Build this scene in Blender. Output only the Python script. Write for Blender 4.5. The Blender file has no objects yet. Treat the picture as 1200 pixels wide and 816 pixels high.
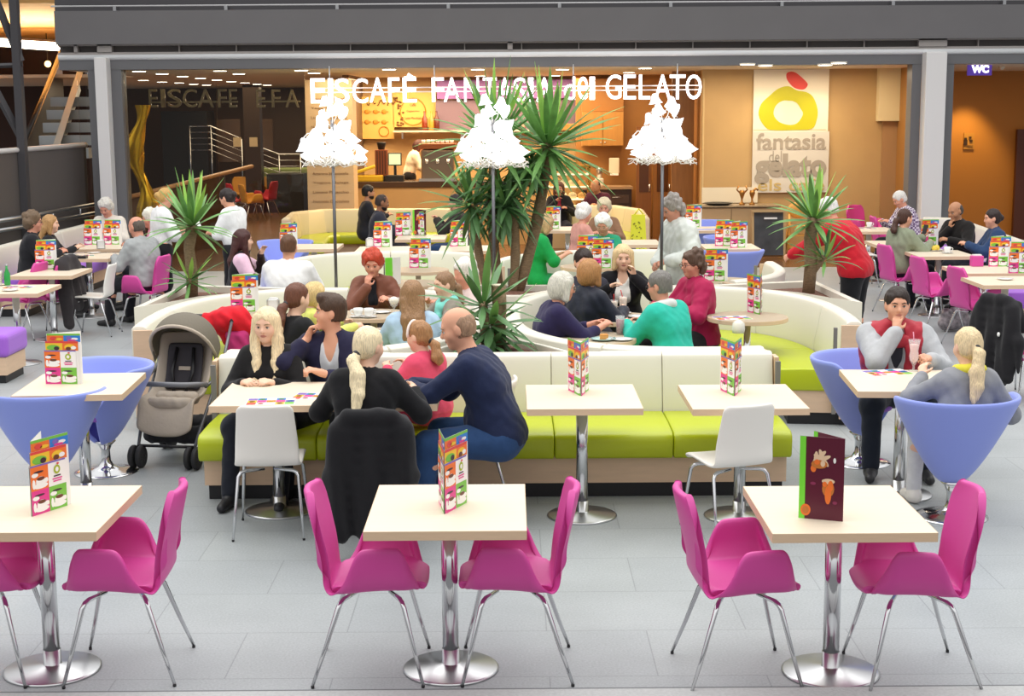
import bpy, math, random
import numpy as np
from mathutils import Vector, Matrix
random.seed(7)
R = math.radians
scn = bpy.context.scene
COL = scn.collection
# ------------------------------------------------------------------ camera
F, P, RO, H = 1750., .158, -.007, 2.53
cd = bpy.data.cameras.new('camera'); cam = bpy.data.objects.new('camera', cd); COL.objects.link(cam)
cd.sensor_width = 36; cd.lens = F*36/1200; cd.clip_end = 200
cam.matrix_world = Matrix.Translation((0,0,H)) @ Matrix.Rotation(math.pi/2-P,4,'X') @ Matrix.Rotation(RO,4,'Z')
scn.camera = cam
def ray(px, py):
    X, Y = px-600, py-408
    c, s = math.cos(RO), math.sin(RO)
    X, Y = c*X+s*Y, -s*X+c*Y
    cp, sp = math.cos(P), math.sin(P)
    u = -Y/F
    return X/F, cp+sp*u, -sp+cp*u
def G(px, py, z=0.):            # point of the horizontal plane at height z seen at a photo position
    x, y, w = ray(px, py); t = (z-H)/w
    return x*t, y*t
def W(px, py, Y):               # (x, z) on the upright plane at distance Y
    x, y, w = ray(px, py); t = Y/y
    return x*t, H+w*t
# ------------------------------------------------------------------ materials
def lin(h):
    h = h.lstrip('#'); o = []
    for i in (0,2,4):
        c = int(h[i:i+2],16)/255
        o.append(c/12.92 if c <= .04045 else ((c+.055)/1.055)**2.4)
    return (*o, 1)
MATS = {}
def mat(name, col, rough=.5, metal=0., bump=0., scale=40., var=0., emit=0., coat=0., spec=.5, ecol=None, stretch=None, sheen=0.):
    if name in MATS: return MATS[name]
    m = bpy.data.materials.new(name); m.use_nodes = True
    nt = m.node_tree; b = nt.nodes['Principled BSDF']
    b.inputs['Base Color'].default_value = lin(col); b.inputs['Roughness'].default_value = rough
    b.inputs['Metallic'].default_value = metal; b.inputs['Coat Weight'].default_value = coat
    b.inputs['Specular IOR Level'].default_value = spec
    if sheen: b.inputs['Sheen Weight'].default_value = sheen
    if emit:
        b.inputs['Emission Color'].default_value = lin(ecol or col); b.inputs['Emission Strength'].default_value = emit
    if bump or var:
        tc = nt.nodes.new('ShaderNodeTexCoord'); n = nt.nodes.new('ShaderNodeTexNoise')
        n.inputs['Scale'].default_value = scale; n.inputs['Detail'].default_value = 4
        src = tc.outputs['Object']
        if stretch:
            mp = nt.nodes.new('ShaderNodeMapping'); mp.inputs['Scale'].default_value = stretch
            nt.links.new(src, mp.inputs[0]); src = mp.outputs[0]
        nt.links.new(src, n.inputs['Vector'])
        if bump:
            bp = nt.nodes.new('ShaderNodeBump'); bp.inputs['Strength'].default_value = bump; bp.inputs['Distance'].default_value = .01
            nt.links.new(n.outputs['Fac'], bp.inputs['Height']); nt.links.new(bp.outputs[0], b.inputs['Normal'])
        if var:
            hs = nt.nodes.new('ShaderNodeHueSaturation'); hs.inputs['Color'].default_value = lin(col)
            mr = nt.nodes.new('ShaderNodeMapRange'); mr.inputs[1].default_value = .3; mr.inputs[2].default_value = .7
            mr.inputs[3].default_value = 1-var; mr.inputs[4].default_value = 1+var
            nt.links.new(n.outputs['Fac'], mr.inputs[0]); nt.links.new(mr.outputs[0], hs.inputs['Value'])
            nt.links.new(hs.outputs[0], b.inputs['Base Color'])
    MATS[name] = m
    return m
M = {}
M['pink'] = mat('pink_upholstery','#D2489B',.45,bump=.03,scale=220)
M['pinkb'] = mat('far_pink_upholstery','#CE4A9E',.5)
M['white'] = mat('cream_leather','#E2DED0',.38,bump=.02,scale=120)
M['whitesh'] = mat('white_chair_shell','#F0ECE4',.35)
M['lime'] = mat('lime_leather','#B3BF12',.34,bump=.03,scale=90)
M['blue'] = mat('lavender_fabric','#8C9BE6',.75,bump=.05,scale=400,sheen=.2)
M['purple'] = mat('purple_fabric','#A05FD0',.75,bump=.05,scale=400,sheen=.2)
M['wood'] = mat('pale_maple','#E4D6BF',.4,var=.025,scale=3,stretch=(1,14,1))
M['edge'] = mat('maple_edge','#DDBF9F',.5,var=.03,scale=4,stretch=(3,3,30))
M['panel'] = mat('maple_panel','#DDBD9E',.5,var=.04,scale=3,stretch=(2,2,12))
M['plinth'] = mat('black_plinth','#17171A',.5)
M['chrome'] = mat('chrome','#D5D6D8',.12,1.)
M['steel'] = mat('brushed_steel','#C9CACB',.28,1.)
M['black'] = mat('black_plastic','#17171A',.4)
M['rubber'] = mat('black_rubber','#2A2A2C',.7)
M['cup'] = mat('white_porcelain','#F5F4F0',.2)
M['paper'] = mat('white_paper','#F4F3EE',.6)
M['soil'] = mat('bark_mulch','#7A5444',.9,bump=1.,scale=40,var=.4)
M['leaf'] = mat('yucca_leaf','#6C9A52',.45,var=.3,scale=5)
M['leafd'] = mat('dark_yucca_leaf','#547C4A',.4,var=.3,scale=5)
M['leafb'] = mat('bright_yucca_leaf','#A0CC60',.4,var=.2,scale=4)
M['trunk'] = mat('yucca_bark','#8A7458',.85,bump=.8,scale=30,var=.25,stretch=(1,1,4))
M['cut'] = mat('sawn_trunk_end','#D9CDB5',.8)
for n_,c_ in dict(orange='#F0762B',mblue='#2C7FD0',mred='#E0483F',myel='#F3C52F',mgreen='#79C143',mpink='#E23B8F',mwhite='#F7F5F0',mbrown='#6B3A20',mpurple='#7D68B5',mdark='#3B2A30',mlogo='#A8B92A').items():
    M[n_] = mat('print_'+n_, c_, .4)
M['maroon'] = mat('maroon_print','#5A0F2A',.3)
M['spiral'] = mat('lime_spine','#7BE03A',.35)
def glassmat():
    m = bpy.data.materials.new('window_glass'); m.use_nodes = True; nt = m.node_tree
    for n in list(nt.nodes):
        if n.type != 'OUTPUT_MATERIAL': nt.nodes.remove(n)
    o = nt.nodes['Material Output']
    t = nt.nodes.new('ShaderNodeBsdfTransparent'); t.inputs[0].default_value = (.93,.94,.93,1)
    g = nt.nodes.new('ShaderNodeBsdfGlossy'); g.inputs['Roughness'].default_value = .02
    f = nt.nodes.new('ShaderNodeFresnel'); f.inputs[0].default_value = 1.3
    x = nt.nodes.new('ShaderNodeMixShader')
    nt.links.new(f.outputs[0], x.inputs[0]); nt.links.new(t.outputs[0], x.inputs[1]); nt.links.new(g.outputs[0], x.inputs[2])
    nt.links.new(x.outputs[0], o.inputs[0]); return m
M['glass'] = glassmat()
def thinglass():
    m = bpy.data.materials.new('thin_glass'); m.use_nodes = True; nt = m.node_tree; b = nt.nodes['Principled BSDF']
    b.inputs['Base Color'].default_value = lin('#F2F6F6'); b.inputs['Roughness'].default_value = .08; b.inputs['Alpha'].default_value = .22
    return m
M['glassware'] = thinglass()
# ------------------------------------------------------------------ mesh builder
class MB:
    def __init__(s): s.v=[]; s.f=[]; s.m=[]; s.sm=[]
    def add(s, vs, fs, mi=0, smooth=False):
        o = len(s.v); s.v += [tuple(v) for v in vs]
        for f in fs: s.f.append([i+o for i in f]); s.m.append(mi); s.sm.append(smooth)
        return s
    def box(s, c, d, rz=0, mi=0, taper=1., rot=None):
        x,y,z = d[0]/2,d[1]/2,d[2]/2
        vs = [(-x,-y,-z),(x,-y,-z),(x,y,-z),(-x,y,-z),(-x*taper,-y*taper,z),(x*taper,-y*taper,z),(x*taper,y*taper,z),(-x*taper,y*taper,z)]
        mt = Matrix.Translation(c) @ ((rot.to_4x4() if rot else Matrix.Identity(4)) @ Matrix.Rotation(rz,4,'Z'))
        return s.add([mt@Vector(v) for v in vs], [(0,3,2,1),(4,5,6,7),(0,1,5,4),(1,2,6,5),(2,3,7,6),(3,0,4,7)], mi)
    def quad(s, a,b,c,d, mi=0): return s.add([a,b,c,d],[(0,1,2,3)],mi)
    def lathe(s, prof, c=(0,0,0), n=24, mi=0, smooth=True, rot=None, a0=0, a1=2*math.pi):
        full = abs(a1-a0-2*math.pi) < 1e-6; k = n if full else n+1
        vs=[]
        for r,z in prof:
            for i in range(k):
                a = a0+(a1-a0)*i/n; v = Vector((r*math.cos(a), r*math.sin(a), z))
                if rot: v = rot@v
                vs.append(v+Vector(c))
        fs=[]
        for j in range(len(prof)-1):
            for i in range(n):
                i2 = (i+1)%k
                fs.append((j*k+i, j*k+i2, (j+1)*k+i2, (j+1)*k+i))
        if full:
            if prof[0][0] > 1e-5: fs.append(tuple(range(k-1,-1,-1)))
            if prof[-1][0] > 1e-5: fs.append(tuple((len(prof)-1)*k+i for i in range(k)))
        return s.add(vs, fs, mi, smooth)
    def tube(s, pts, r, n=8, mi=0, caps=True, smooth=True):
        pts = [Vector(p) for p in pts]; m = len(pts)
        rs = r if isinstance(r,(list,tuple)) else [r]*m
        up = None; vs=[]
        for i,p in enumerate(pts):
            t = (pts[min(i+1,m-1)]-pts[max(i-1,0)])
            t = t.normalized() if t.length > 1e-9 else Vector((0,0,1))
            if up is None:
                up = Vector((0,0,1)) if abs(t.z) < .9 else Vector((1,0,0))
            a = t.cross(up).normalized(); up = a.cross(t).normalized()
            for k in range(n):
                q = 2*math.pi*k/n
                vs.append(p + a*math.cos(q)*rs[i] + up*math.sin(q)*rs[i])
        fs = [(j*n+k, j*n+(k+1)%n, (j+1)*n+(k+1)%n, (j+1)*n+k) for j in range(m-1) for k in range(n)]
        if caps: fs += [tuple(range(n-1,-1,-1)), tuple((m-1)*n+k for k in range(n))]
        return s.add(vs, fs, mi, smooth)
    def grid(s, P_, nu, nv, mi=0, smooth=True, closeu=False):
        fs=[]
        for j in range(nv-1):
            for i in range(nu if closeu else nu-1):
                fs.append((j*nu+i, j*nu+(i+1)%nu, (j+1)*nu+(i+1)%nu, (j+1)*nu+i))
        return s.add(P_, fs, mi, smooth)
    def prism(s, poly, z0, z1, mi=0, mt=None, smooth=False):
        n=len(poly)
        vs=[Vector((x,y,z0)) for x,y in poly]+[Vector((x,y,z1)) for x,y in poly]
        if mt: vs=[mt@v for v in vs]
        ar = sum(poly[i][0]*poly[(i+1)%n][1]-poly[(i+1)%n][0]*poly[i][1] for i in range(n))
        fs=[tuple(range(n-1,-1,-1)), tuple(range(n,2*n))]+[(i,(i+1)%n,n+(i+1)%n,n+i) for i in range(n)]
        if ar < 0: fs=[tuple(reversed(f)) for f in fs]
        return s.add(vs, fs, mi, smooth)
    def ball(s, c, r, n=12, mi=0, rot=None):
        r = r if isinstance(r,(tuple,list)) else (r,r,r); m=max(6,n//2+2)
        vs=[]
        for j in range(m+1):
            t=math.pi*j/m
            for i in range(n):
                a=2*math.pi*i/n
                v=Vector((r[0]*math.sin(t)*math.cos(a), r[1]*math.sin(t)*math.sin(a), -r[2]*math.cos(t)))
                if rot: v=rot@v
                vs.append(v+Vector(c))
        fs=[(j*n+i,j*n+(i+1)%n,(j+1)*n+(i+1)%n,(j+1)*n+i) for j in range(m) for i in range(n)]
        return s.add(vs,fs,mi,True)
    def build(s, name, mats, parent=None, loc=None, rz=0, bevel=0, solid=0, sub=0, seg=2, offset=0):
        me = bpy.data.meshes.new(name); me.from_pydata(s.v, [], s.f)
        me.polygons.foreach_set('material_index', s.m); me.polygons.foreach_set('use_smooth', [bool(x) or sub>0 for x in s.sm])
        for m in (mats if isinstance(mats,(list,tuple)) else [mats]): me.materials.append(m)
        me.update(); me.validate()
        return link(name, me, parent, loc, rz, bevel, solid, sub, seg, offset)
def link(name, me, parent=None, loc=None, rz=0, bevel=0, solid=0, sub=0, seg=2, offset=0):
    o = bpy.data.objects.new(name, me); COL.objects.link(o)
    if parent: o.parent = parent
    if loc is not None: o.location = loc
    o.rotation_euler = (0,0,rz)
    if solid:
        q = o.modifiers.new('solid','SOLIDIFY'); q.thickness = solid; q.offset = offset; q.use_even_offset = False
    if sub:
        q = o.modifiers.new('sub','SUBSURF'); q.levels = sub; q.render_levels = sub
    if bevel:
        q = o.modifiers.new('bevel','BEVEL'); q.width = bevel; q.segments = seg; q.limit_method = 'ANGLE'; q.angle_limit = R(35); q.harden_normals = False
    return o
def tag(o, label, cat, group=None, kind=None):
    o['label'] = label; o['category'] = cat
    if group: o['group'] = group
    if kind: o['kind'] = kind
    return o
def struct(o, label=None, cat=None):
    o['kind'] = 'structure'
    if label: o['label'] = label; o['category'] = cat or 'structure'
    return o
def thing(name, loc, label, cat, rz=0, group=None):
    o = bpy.data.objects.new(name, None); COL.objects.link(o); o.location = loc; o.rotation_euler = (0,0,rz); o.empty_display_size = .1
    return tag(o, label, cat, group)
def dup(o, loc, rz=0, label=None, group=None, parent=None):
    c = o.copy(); COL.objects.link(c)
    if parent is None:
        c.location = loc; c.rotation_euler = (0,0,rz)
        if label: c['label'] = label
        if group: c['group'] = group
    else: c.parent = parent
    for ch in list(o.children): dup(ch, None, parent=c)
    return c
class Maker:                    # the first call builds the thing, later calls copy it with its parts
    def __init__(s, fn): s.fn = fn; s.o = None
    def __call__(s, loc, rz, label, group=None):
        if len(loc) == 2: loc = (*loc, 0)
        if s.o is None:
            s.o = s.fn(); s.o.location = loc; s.o.rotation_euler = (0,0,rz); s.o['label'] = label
            if group: s.o['group'] = group
            return s.o
        c = dup(s.o, loc, rz, label, group)
        if not group and 'group' in c: del c['group']
        return c
# ------------------------------------------------------------------ signed distance modelling for bodies, clothes and hair
def V3(*a): return np.array(a, dtype=np.float64)
def unit(v): n = np.linalg.norm(v); return v/n if n > 1e-9 else V3(0,0,1)
def rc(a, b, ra, rb=None): return ('rc', np.array(a,float), np.array(b,float), ra, ra if rb is None else rb)
def el(c, r, A=None): return ('el', np.array(c,float), np.array(r if hasattr(r,'__len__') else (r,r,r),float), A)   # A rows = local axes
def pbounds(p):
    if p[0]=='rc':
        r = max(p[3],p[4]); return np.minimum(p[1],p[2])-r, np.maximum(p[1],p[2])+r
    r = p[2].max(); return p[1]-r, p[1]+r
def pdist(p, X, Y, Z):
    if p[0]=='rc':
        a,b,ra,rb = p[1:]; ba = b-a; l2 = float(ba@ba)
        px,py,pz = X-a[0],Y-a[1],Z-a[2]
        if l2 < 1e-10: return np.sqrt(px*px+py*py+pz*pz)-max(ra,rb)
        t = np.clip((px*ba[0]+py*ba[1]+pz*ba[2])/l2,0,1)
        dx,dy,dz = px-t*ba[0],py-t*ba[1],pz-t*ba[2]
        return np.sqrt(dx*dx+dy*dy+dz*dz)-(ra+(rb-ra)*t)
    c,r,A = p[1:]
    px,py,pz = X-c[0],Y-c[1],Z-c[2]
    if A is not None:
        px,py,pz = (A[0][0]*px+A[0][1]*py+A[0][2]*pz, A[1][0]*px+A[1][1]*py+A[1][2]*pz, A[2][0]*px+A[2][1]*py+A[2][2]*pz)
    qx,qy,qz = px/r[0],py/r[1],pz/r[2]
    k0 = np.sqrt(qx*qx+qy*qy+qz*qz)+1e-9
    k1 = np.sqrt((qx/r[0])**2+(qy/r[1])**2+(qz/r[2])**2)+1e-9
    return k0*(k0-1)/k1
def grow(p, o):
    if p[0]=='rc': return ('rc',p[1],p[2],p[3]+o,p[4]+o)
    return ('el',p[1],p[2]+o,p[3])
def surfnets(Fd, org, h):
    S = Fd < 0
    nx,ny,nz = Fd.shape
    c = np.zeros((nx-1,ny-1,nz-1), np.int8)
    sl = lambda d,n: slice(d, n-1+d)
    for i in (0,1):
        for j in (0,1):
            for k in (0,1): c += S[sl(i,nx),sl(j,ny),sl(k,nz)]
    act = (c>0)&(c<8)
    ii,jj,kk = np.nonzero(act); n = len(ii)
    if n == 0: return None
    idx = -np.ones(act.shape, np.int64); idx[ii,jj,kk] = np.arange(n)
    pos = np.zeros((n,3)); cnt = np.zeros(n)
    cor = [(0,0,0),(1,0,0),(0,1,0),(1,1,0),(0,0,1),(1,0,1),(0,1,1),(1,1,1)]
    val = [Fd[ii+a,jj+b,kk+d] for a,b,d in cor]
    for a in range(8):
        for b in range(a+1,8):
            df = [cor[b][q]-cor[a][q] for q in range(3)]
            if sum(abs(q) for q in df) != 1: continue
            va,vb = val[a],val[b]; mk = (va<0)!=(vb<0)
            t = np.where(mk, va/np.where(mk, va-vb, 1), 0)
            for q in range(3): pos[:,q] += np.where(mk, cor[a][q]+t*df[q], 0)
            cnt += mk
    pos /= cnt[:,None]
    pos[:,0]+=ii; pos[:,1]+=jj; pos[:,2]+=kk
    quads=[]
    for ax in range(3):
        s0=[slice(None)]*3; s1=[slice(None)]*3; s0[ax]=slice(0,-1); s1[ax]=slice(1,None)
        A,B = S[tuple(s0)],S[tuple(s1)]
        e = np.argwhere(A!=B)
        o1,o2 = (ax+1)%3,(ax+2)%3
        e = e[(e[:,o1]>0)&(e[:,o2]>0)&(e[:,o1]<Fd.shape[o1]-1)&(e[:,o2]<Fd.shape[o2]-1)]
        if len(e)==0: continue
        def cell(d1,d2):
            q=e.copy(); q[:,o1]-=d1; q[:,o2]-=d2; return idx[q[:,0],q[:,1],q[:,2]]
        qd = np.stack([cell(1,1),cell(0,1),cell(0,0),cell(1,0)],1)
        flip = ~A[e[:,0],e[:,1],e[:,2]]
        qd[flip] = qd[flip][:,::-1]
        quads.append(qd)
    return pos*h+org, np.concatenate(quads)
def sdf_mesh(name, add, mats, parent, vox=.01, k=.03, sub=(), keep=(), noise=None, ksub=.006, smooth=1, mask=None):
    """add: prims or (prim,k) pairs; sub: prims carved out; keep: half-spaces (point, normal) kept on the normal side"""
    add = [a if (len(a)==2) else (a,k) for a in add]
    bb = [pbounds(a[0]) for a in add]
    lo = np.min([b[0] for b in bb],0)-.03; hi = np.max([b[1] for b in bb],0)+.03
    n = np.ceil((hi-lo)/vox).astype(int)+1
    ax = [lo[q]+np.arange(n[q])*vox for q in range(3)]
    BIG = .07
    Fd = np.full(n, BIG, np.float32)
    def local(p, m):
        l,h = pbounds(p); i0 = np.maximum(((l-m-lo)/vox).astype(int),0); i1 = np.minimum(((h+m-lo)/vox).astype(int)+2, n)
        if np.any(i1<=i0): return None
        s = tuple(slice(a,b) for a,b in zip(i0,i1))
        return s, pdist(p, ax[0][s[0]][:,None,None], ax[1][s[1]][None,:,None], ax[2][s[2]][None,None,:])
    for p,kk in add:
        r = local(p, BIG+kk)
        if r is None: continue
        s,d = r; f = Fd[s]; kk=max(kk,1e-4)
        hh = np.maximum(kk-np.abs(f-d),0)/kk
        Fd[s] = np.minimum(f,d)-hh*hh*kk*.25
    for p in sub:
        kk = ksub
        if isinstance(p[1], (int,float)): p,kk = p
        r = local(p, .03)
        if r is None: continue
        s,d = r; f = Fd[s]; d=-d
        hh = np.maximum(kk-np.abs(f-d),0)/kk
        Fd[s] = np.maximum(f,d)+hh*hh*kk*.25
    for (pt,nm) in keep:
        nm = unit(np.array(nm,float)); pt=np.array(pt,float)
        d = -((ax[0]-pt[0])[:,None,None]*nm[0]+(ax[1]-pt[1])[None,:,None]*nm[1]+(ax[2]-pt[2])[None,None,:]*nm[2])
        Fd = np.maximum(Fd, d.astype(np.float32))
    if noise: Fd = Fd + noise(ax[0][:,None,None],ax[1][None,:,None],ax[2][None,None,:]).astype(np.float32)
    Fd[0]=Fd[-1]=BIG; Fd[:,0]=Fd[:,-1]=BIG; Fd[:,:,0]=Fd[:,:,-1]=BIG
    r = surfnets(Fd, lo, vox)
    if r is None: return None
    v,q = r
    for _ in range(smooth):                       # one light relaxation pass
        e = np.concatenate([q[:,[0,1]],q[:,[1,2]],q[:,[2,3]],q[:,[3,0]]])
        acc = np.zeros_like(v); cn = np.zeros(len(v))
        for q_ in range(3):
            acc[:,q_] = np.bincount(e[:,0], v[e[:,1],q_], len(v))+np.bincount(e[:,1], v[e[:,0],q_], len(v))
        cn = np.bincount(e[:,0],minlength=len(v))+np.bincount(e[:,1],minlength=len(v))
        v = v*.5+acc/np.maximum(cn,1)[:,None]*.5
    me = bpy.data.meshes.new(name)
    me.vertices.add(len(v)); me.vertices.foreach_set('co', v.astype(np.float32).ravel())
    nq=len(q); me.loops.add(nq*4); me.loops.foreach_set('vertex_index', q.astype(np.int32).ravel())
    me.polygons.add(nq); me.polygons.foreach_set('loop_start', (np.arange(nq)*4).astype(np.int32))
    me.polygons.foreach_set('use_smooth', np.ones(nq,bool))
    for m in (mats if isinstance(mats,(list,tuple)) else [mats]): me.materials.append(m)
    if mask is not None:
        cen = v[q].mean(1); me.polygons.foreach_set('material_index', mask(cen).astype(np.int32))
    me.update(); me.validate()
    return link(name, me, parent)
# ------------------------------------------------------------------ people
SK = dict(fair=mat('fair_skin','#EDBFA3',.5,spec=.35), light=mat('light_skin','#E2A88A',.5,spec=.35), rosy=mat('rosy_skin','#DD9C82',.5,spec=.35), tan=mat('tan_skin','#C08A68',.5,spec=.35), brown=mat('brown_skin','#9C6A4C',.5,spec=.35))
EYEW = mat('eye_white','#EDE9E4',.2); EYED = mat('eye_iris','#33261E',.2); LIP = mat('lips','#BF7A6C',.45)
def hairmat(c): return mat('hair_'+c.strip('#'), c, .45, bump=.5, scale=60, var=.28, stretch=(3,3,.35), spec=.4)
def cloth(c, rough=.85): return mat('cloth_'+c.strip('#'), c, rough, bump=.25, scale=28, var=.05, sheen=.1, spec=.2)
def rotm(ax, a):
    return np.array(Matrix.Rotation(a,3,ax))
def ik(sh, tgt, l1, l2, hint):
    d = tgt-sh; L = np.linalg.norm(d)
    if L > (l1+l2)*.995: d = d*((l1+l2)*.995/L); L = (l1+l2)*.995; tgt = sh+d
    L = max(L, abs(l1-l2)*1.05+.02)
    u = unit(d); a = (l1*l1-l2*l2+L*L)/(2*L); h = math.sqrt(max(l1*l1-a*a,0))
    hv = hint-u*(hint@u); hv = unit(hv)
    return sh+u*a+hv*h, tgt
PEOPLE = []
def person(label, head, face, seat=.45, S=1., sex='f', lean=6, hy=0, hp=0, hr=0, hands=None, curl=.9, skin='light', hair=None, top=None, bottom='#22242C',
           shoes='#1C1C1E', stand=False, vox=.012, eyes=True, glasses=None, belly=0., extra=None, sleeve=1., zoff=0., Y=None, tl=1., tuck=0., spread=.09, group=None, twist=0, at=None, side=0, feet=True, bw=1., cat='person', jaw=1.):
    """head = photo position of the top of the head; face = heading in degrees (0 looks away from the camera, 90 to its left)"""
    s = S if S < .9 else S*(.985 if sex=='m' else .945)
    hipz = .93*s if stand else seat+.085*s
    if Y: tl = min(max((W(head[0],head[1],Y)[1]-zoff-hipz-.305*s)/(.50*s*math.cos(R(lean))),.74),1.15)
    tl *= .98
    hip = V3(0,0,hipz); th = R(lean)
    u1 = V3(math.sin(R(side))*.6,math.sin(th*.75),math.cos(th*.75)); u2 = V3(math.sin(R(side)),math.sin(th*1.25),math.cos(th*1.25)); u1=unit(u1);u2=unit(u2)
    tw = R(twist); rx = V3(math.cos(tw),math.sin(tw),0)
    f2 = np.cross(u2, rx); f1 = np.cross(u1, V3(1,0,0))
    m = sex=='m'
    sw = (.180 if m else .150)*s*bw; 
    waist = hip+u1*.14*s*tl; chest = hip+u1*.31*s*tl; nb = chest+u2*.19*s*(.5+.5*tl)
    neckdir = unit(u2*.8+V3(0,.12,1)*.6)
    hd0 = nb+neckdir*.075*s
    # head frame
    Hm = rotm('Z',R(hy)) @ rotm('X',R(-hp)) @ rotm('Y',R(hr))
    hx,hf,hu = Hm[:,0],Hm[:,1],Hm[:,2]
    hs = s*(1.0 if s > .9 else 1.0+(1-s)*.42)
    hc = hd0+(hu*.115+hf*.018)*hs
    HP = lambda x,y,z: hc+(hx*x+hf*y+hu*z)*hs
    A = Hm.T
    body = []; gt = {}
    def put(tagn, p, k=.03): body.append((p,k)); gt.setdefault(tagn,[]).append((p,k))
    b = bw*s
    put('pelvis', rc(hip+V3(-.075,0,.0)*b, hip+V3(.075,0,0)*b, .115*b if m else .122*b), .05)
    put('waist', rc(waist-rx*.06*b, waist+rx*.06*b, (.105 if m else .092)*b), .07)
    if belly: put('waist', el(waist+f1*(.03+belly*.4)*s-u1*.02, np.array((.14,.11+belly*.5,.13))*s), .08)
    put('chest', rc(chest-rx*(.085 if m else .072)*b, chest+rx*(.085 if m else .072)*b, (.112 if m else .094)*b), .07)
    put('chest', rc(chest+u2*.09*s-rx*.10*b, chest+u2*.09*s+rx*.10*b, (.095 if m else .082)*b), .06)
    if not m and S > .85:
        for q in (-1,1): put('chest', el(chest+u2*.02*s+rx*q*.07*b+f2*.085*b, .062*s), .04)
    shc = nb-u2*.035*s
    put('chest', rc(shc-rx*sw*.72, shc+rx*sw*.72, .058*s), .05)
    put('chest', rc(shc+u2*.0*s-rx*.06*s, nb+u2*.03*s, .055*s,.05*s), .05)
    put('neck', rc(nb-u2*.03*s, hc-hu*.05*hs-hf*.012*hs, (.056 if m else .048)*s, (.054 if m else .046)*hs), .03)
    # head
    put('head', el(HP(0,-.010,.03), np.array((.077,.096,.09))*hs, A), .03)
    put('head', el(HP(0,.018,-.035), np.array((.062*jaw,.072,.083))*hs, A), .03)
    put('head', el(HP(0,.060,-.094), np.array((.026*jaw,.024,.022))*hs, A), .03)
    for q in (-1,1): put('head', el(HP(q*.04,.052,-.03), .028*hs), .03)
    put('head', rc(HP(-.034,.074,.026), HP(.034,.074,.026), .014*hs), .02)
    put('head', rc(HP(0,.084,.008), HP(0,.104,-.028), .009*hs, .0135*hs), .010)
    for q in (-1,1):
        put('head', el(HP(q*.011,.094,-.033), .009*hs), .006)
        put('head', el(HP(q*.078,-.004,-.010), np.array((.012,.022,.034))*hs, A), .008)
    put('head', rc(HP(-.016,.080,-.060), HP(.016,.080,-.060), .009*hs), .010)
    # arms
    l1,l2 = .285*s,.245*s
    hands = hands or {}
    wr = {}
    for q,nm in ((-1,'L'),(1,'R')):
        sh = shc+rx*q*sw
        if stand: deft = sh+V3(q*.07,.06,-.52)*s
        else: deft = V3(q*.13*s, .30*s, seat+.24*s)
        hspec = hands.get(nm)
        if hspec is not None and hspec[0]=='chin':
            o_ = hspec[1] if len(hspec) > 1 else (.03,.13,-.205)
            dd = unit(hu*.9-hf*.3-hx*q*.15); hspec = (*HP(q*o_[0],o_[1],o_[2]), q*.7,.3,-1, *dd, *(-hf-hx*q*.4))
        tgt = np.array(hspec[:3],float)*V3(1,1,1) if hspec is not None else deft
        hint = V3(q*.75,-.35,-.9) if not (hspec is not None and len(hspec) > 3) else np.array(hspec[3:6],float)
        elb,wrist = ik(sh, tgt, l1, l2, hint)
        wr[nm] = (sh,elb,wrist)
        put('up'+nm, rc(sh, elb, (.052 if m else .046)*b, (.041 if m else .037)*b), .04)
        put('fo'+nm, rc(elb, wrist, .040*b, .026*b), .02)
        # hand
        d = unit(wrist-elb)
        if hspec is not None and len(hspec) > 6: d = unit(np.array(hspec[6:9],float))
        inn = V3(-q*.5,.25,-.35); n_ = unit(inn-d*(inn@d))           # palm normal
        if hspec is not None and len(hspec) > 9: inn = np.array(hspec[9:12],float); n_ = unit(inn-d*(inn@d))
        sd = np.cross(d,n_)*q                                         # towards the thumb
        if (sd@V3(-q,0,0)) < 0 and abs(sd[0]) > .5: sd = -sd
        pc = wrist+d*.045*s
        put('hand'+nm, rc(wrist, pc, .025*s,.023*s), .012)
        for w_ in (-.026,-.009,.009,.026): put('hand'+nm, rc(wrist+d*.025*s+sd*w_*.5*s, wrist+d*.085*s+sd*w_*s, .014*s, .0115*s), .010)
        for w_,L in ((.029,.070),(.0095,.080),(-.0095,.074),(-.028,.058)):
            r0 = wrist+d*.085*s+sd*w_*s; a1 = curl*.55; a2 = curl*1.35
            p1 = r0+(d*math.cos(a1)+n_*math.sin(a1))*L*.52*s; p2 = p1+(d*math.cos(a2)+n_*math.sin(a2))*L*.48*s
            put('hand'+nm, rc(r0,p1,.0095*s,.0088*s), .004); put('hand'+nm, rc(p1,p2,.0088*s,.0072*s), .004)
        t0 = wrist+d*.025*s+sd*.022*s; t1 = t0+(d*.55+sd*.65+n_*.35)*.045*s; t2 = t1+(d*.85+sd*.1+n_*.5)*.034*s
        put('hand'+nm, rc(t0,t1,.0125*s,.0105*s), .006); put('hand'+nm, rc(t1,t2,.0105*s,.0085*s), .004)
    # legs
    legs = {}
    for q,nm in ((-1,'L'),(1,'R')):
        hj = hip+V3(q*.088*b,0,-.01)
        if stand:
            kn = V3(q*.10*s,.03,.50*s); an = V3(q*.105*s,-.02,.085*s)
            if tuck: an = V3(q*.105*s,-.02+q*tuck,.085*s); kn = V3(q*.10*s,.03+q*tuck*.5,.50*s)
            tf = V3(0,1,0)
        else:
            kn = hj+V3(q*spread*s,.415*s,-.02); kn[2] = max(min(hj[2]-.02,.54*s),.40*s) if s > .9 else hj[2]-.02
            an = V3(kn[0],kn[1]+.04*s-tuck,.085*s if s > .9 else kn[2]-.36*s); tf = V3(q*.12,1,0)
        tf = unit(tf)
        legs[nm] = (hj,kn,an,tf)
        put('th'+nm, rc(hj,kn,.088*b,.060*b), .05)
        put('sh'+nm, rc(kn,an,.058*b,.037*b), .03)
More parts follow.
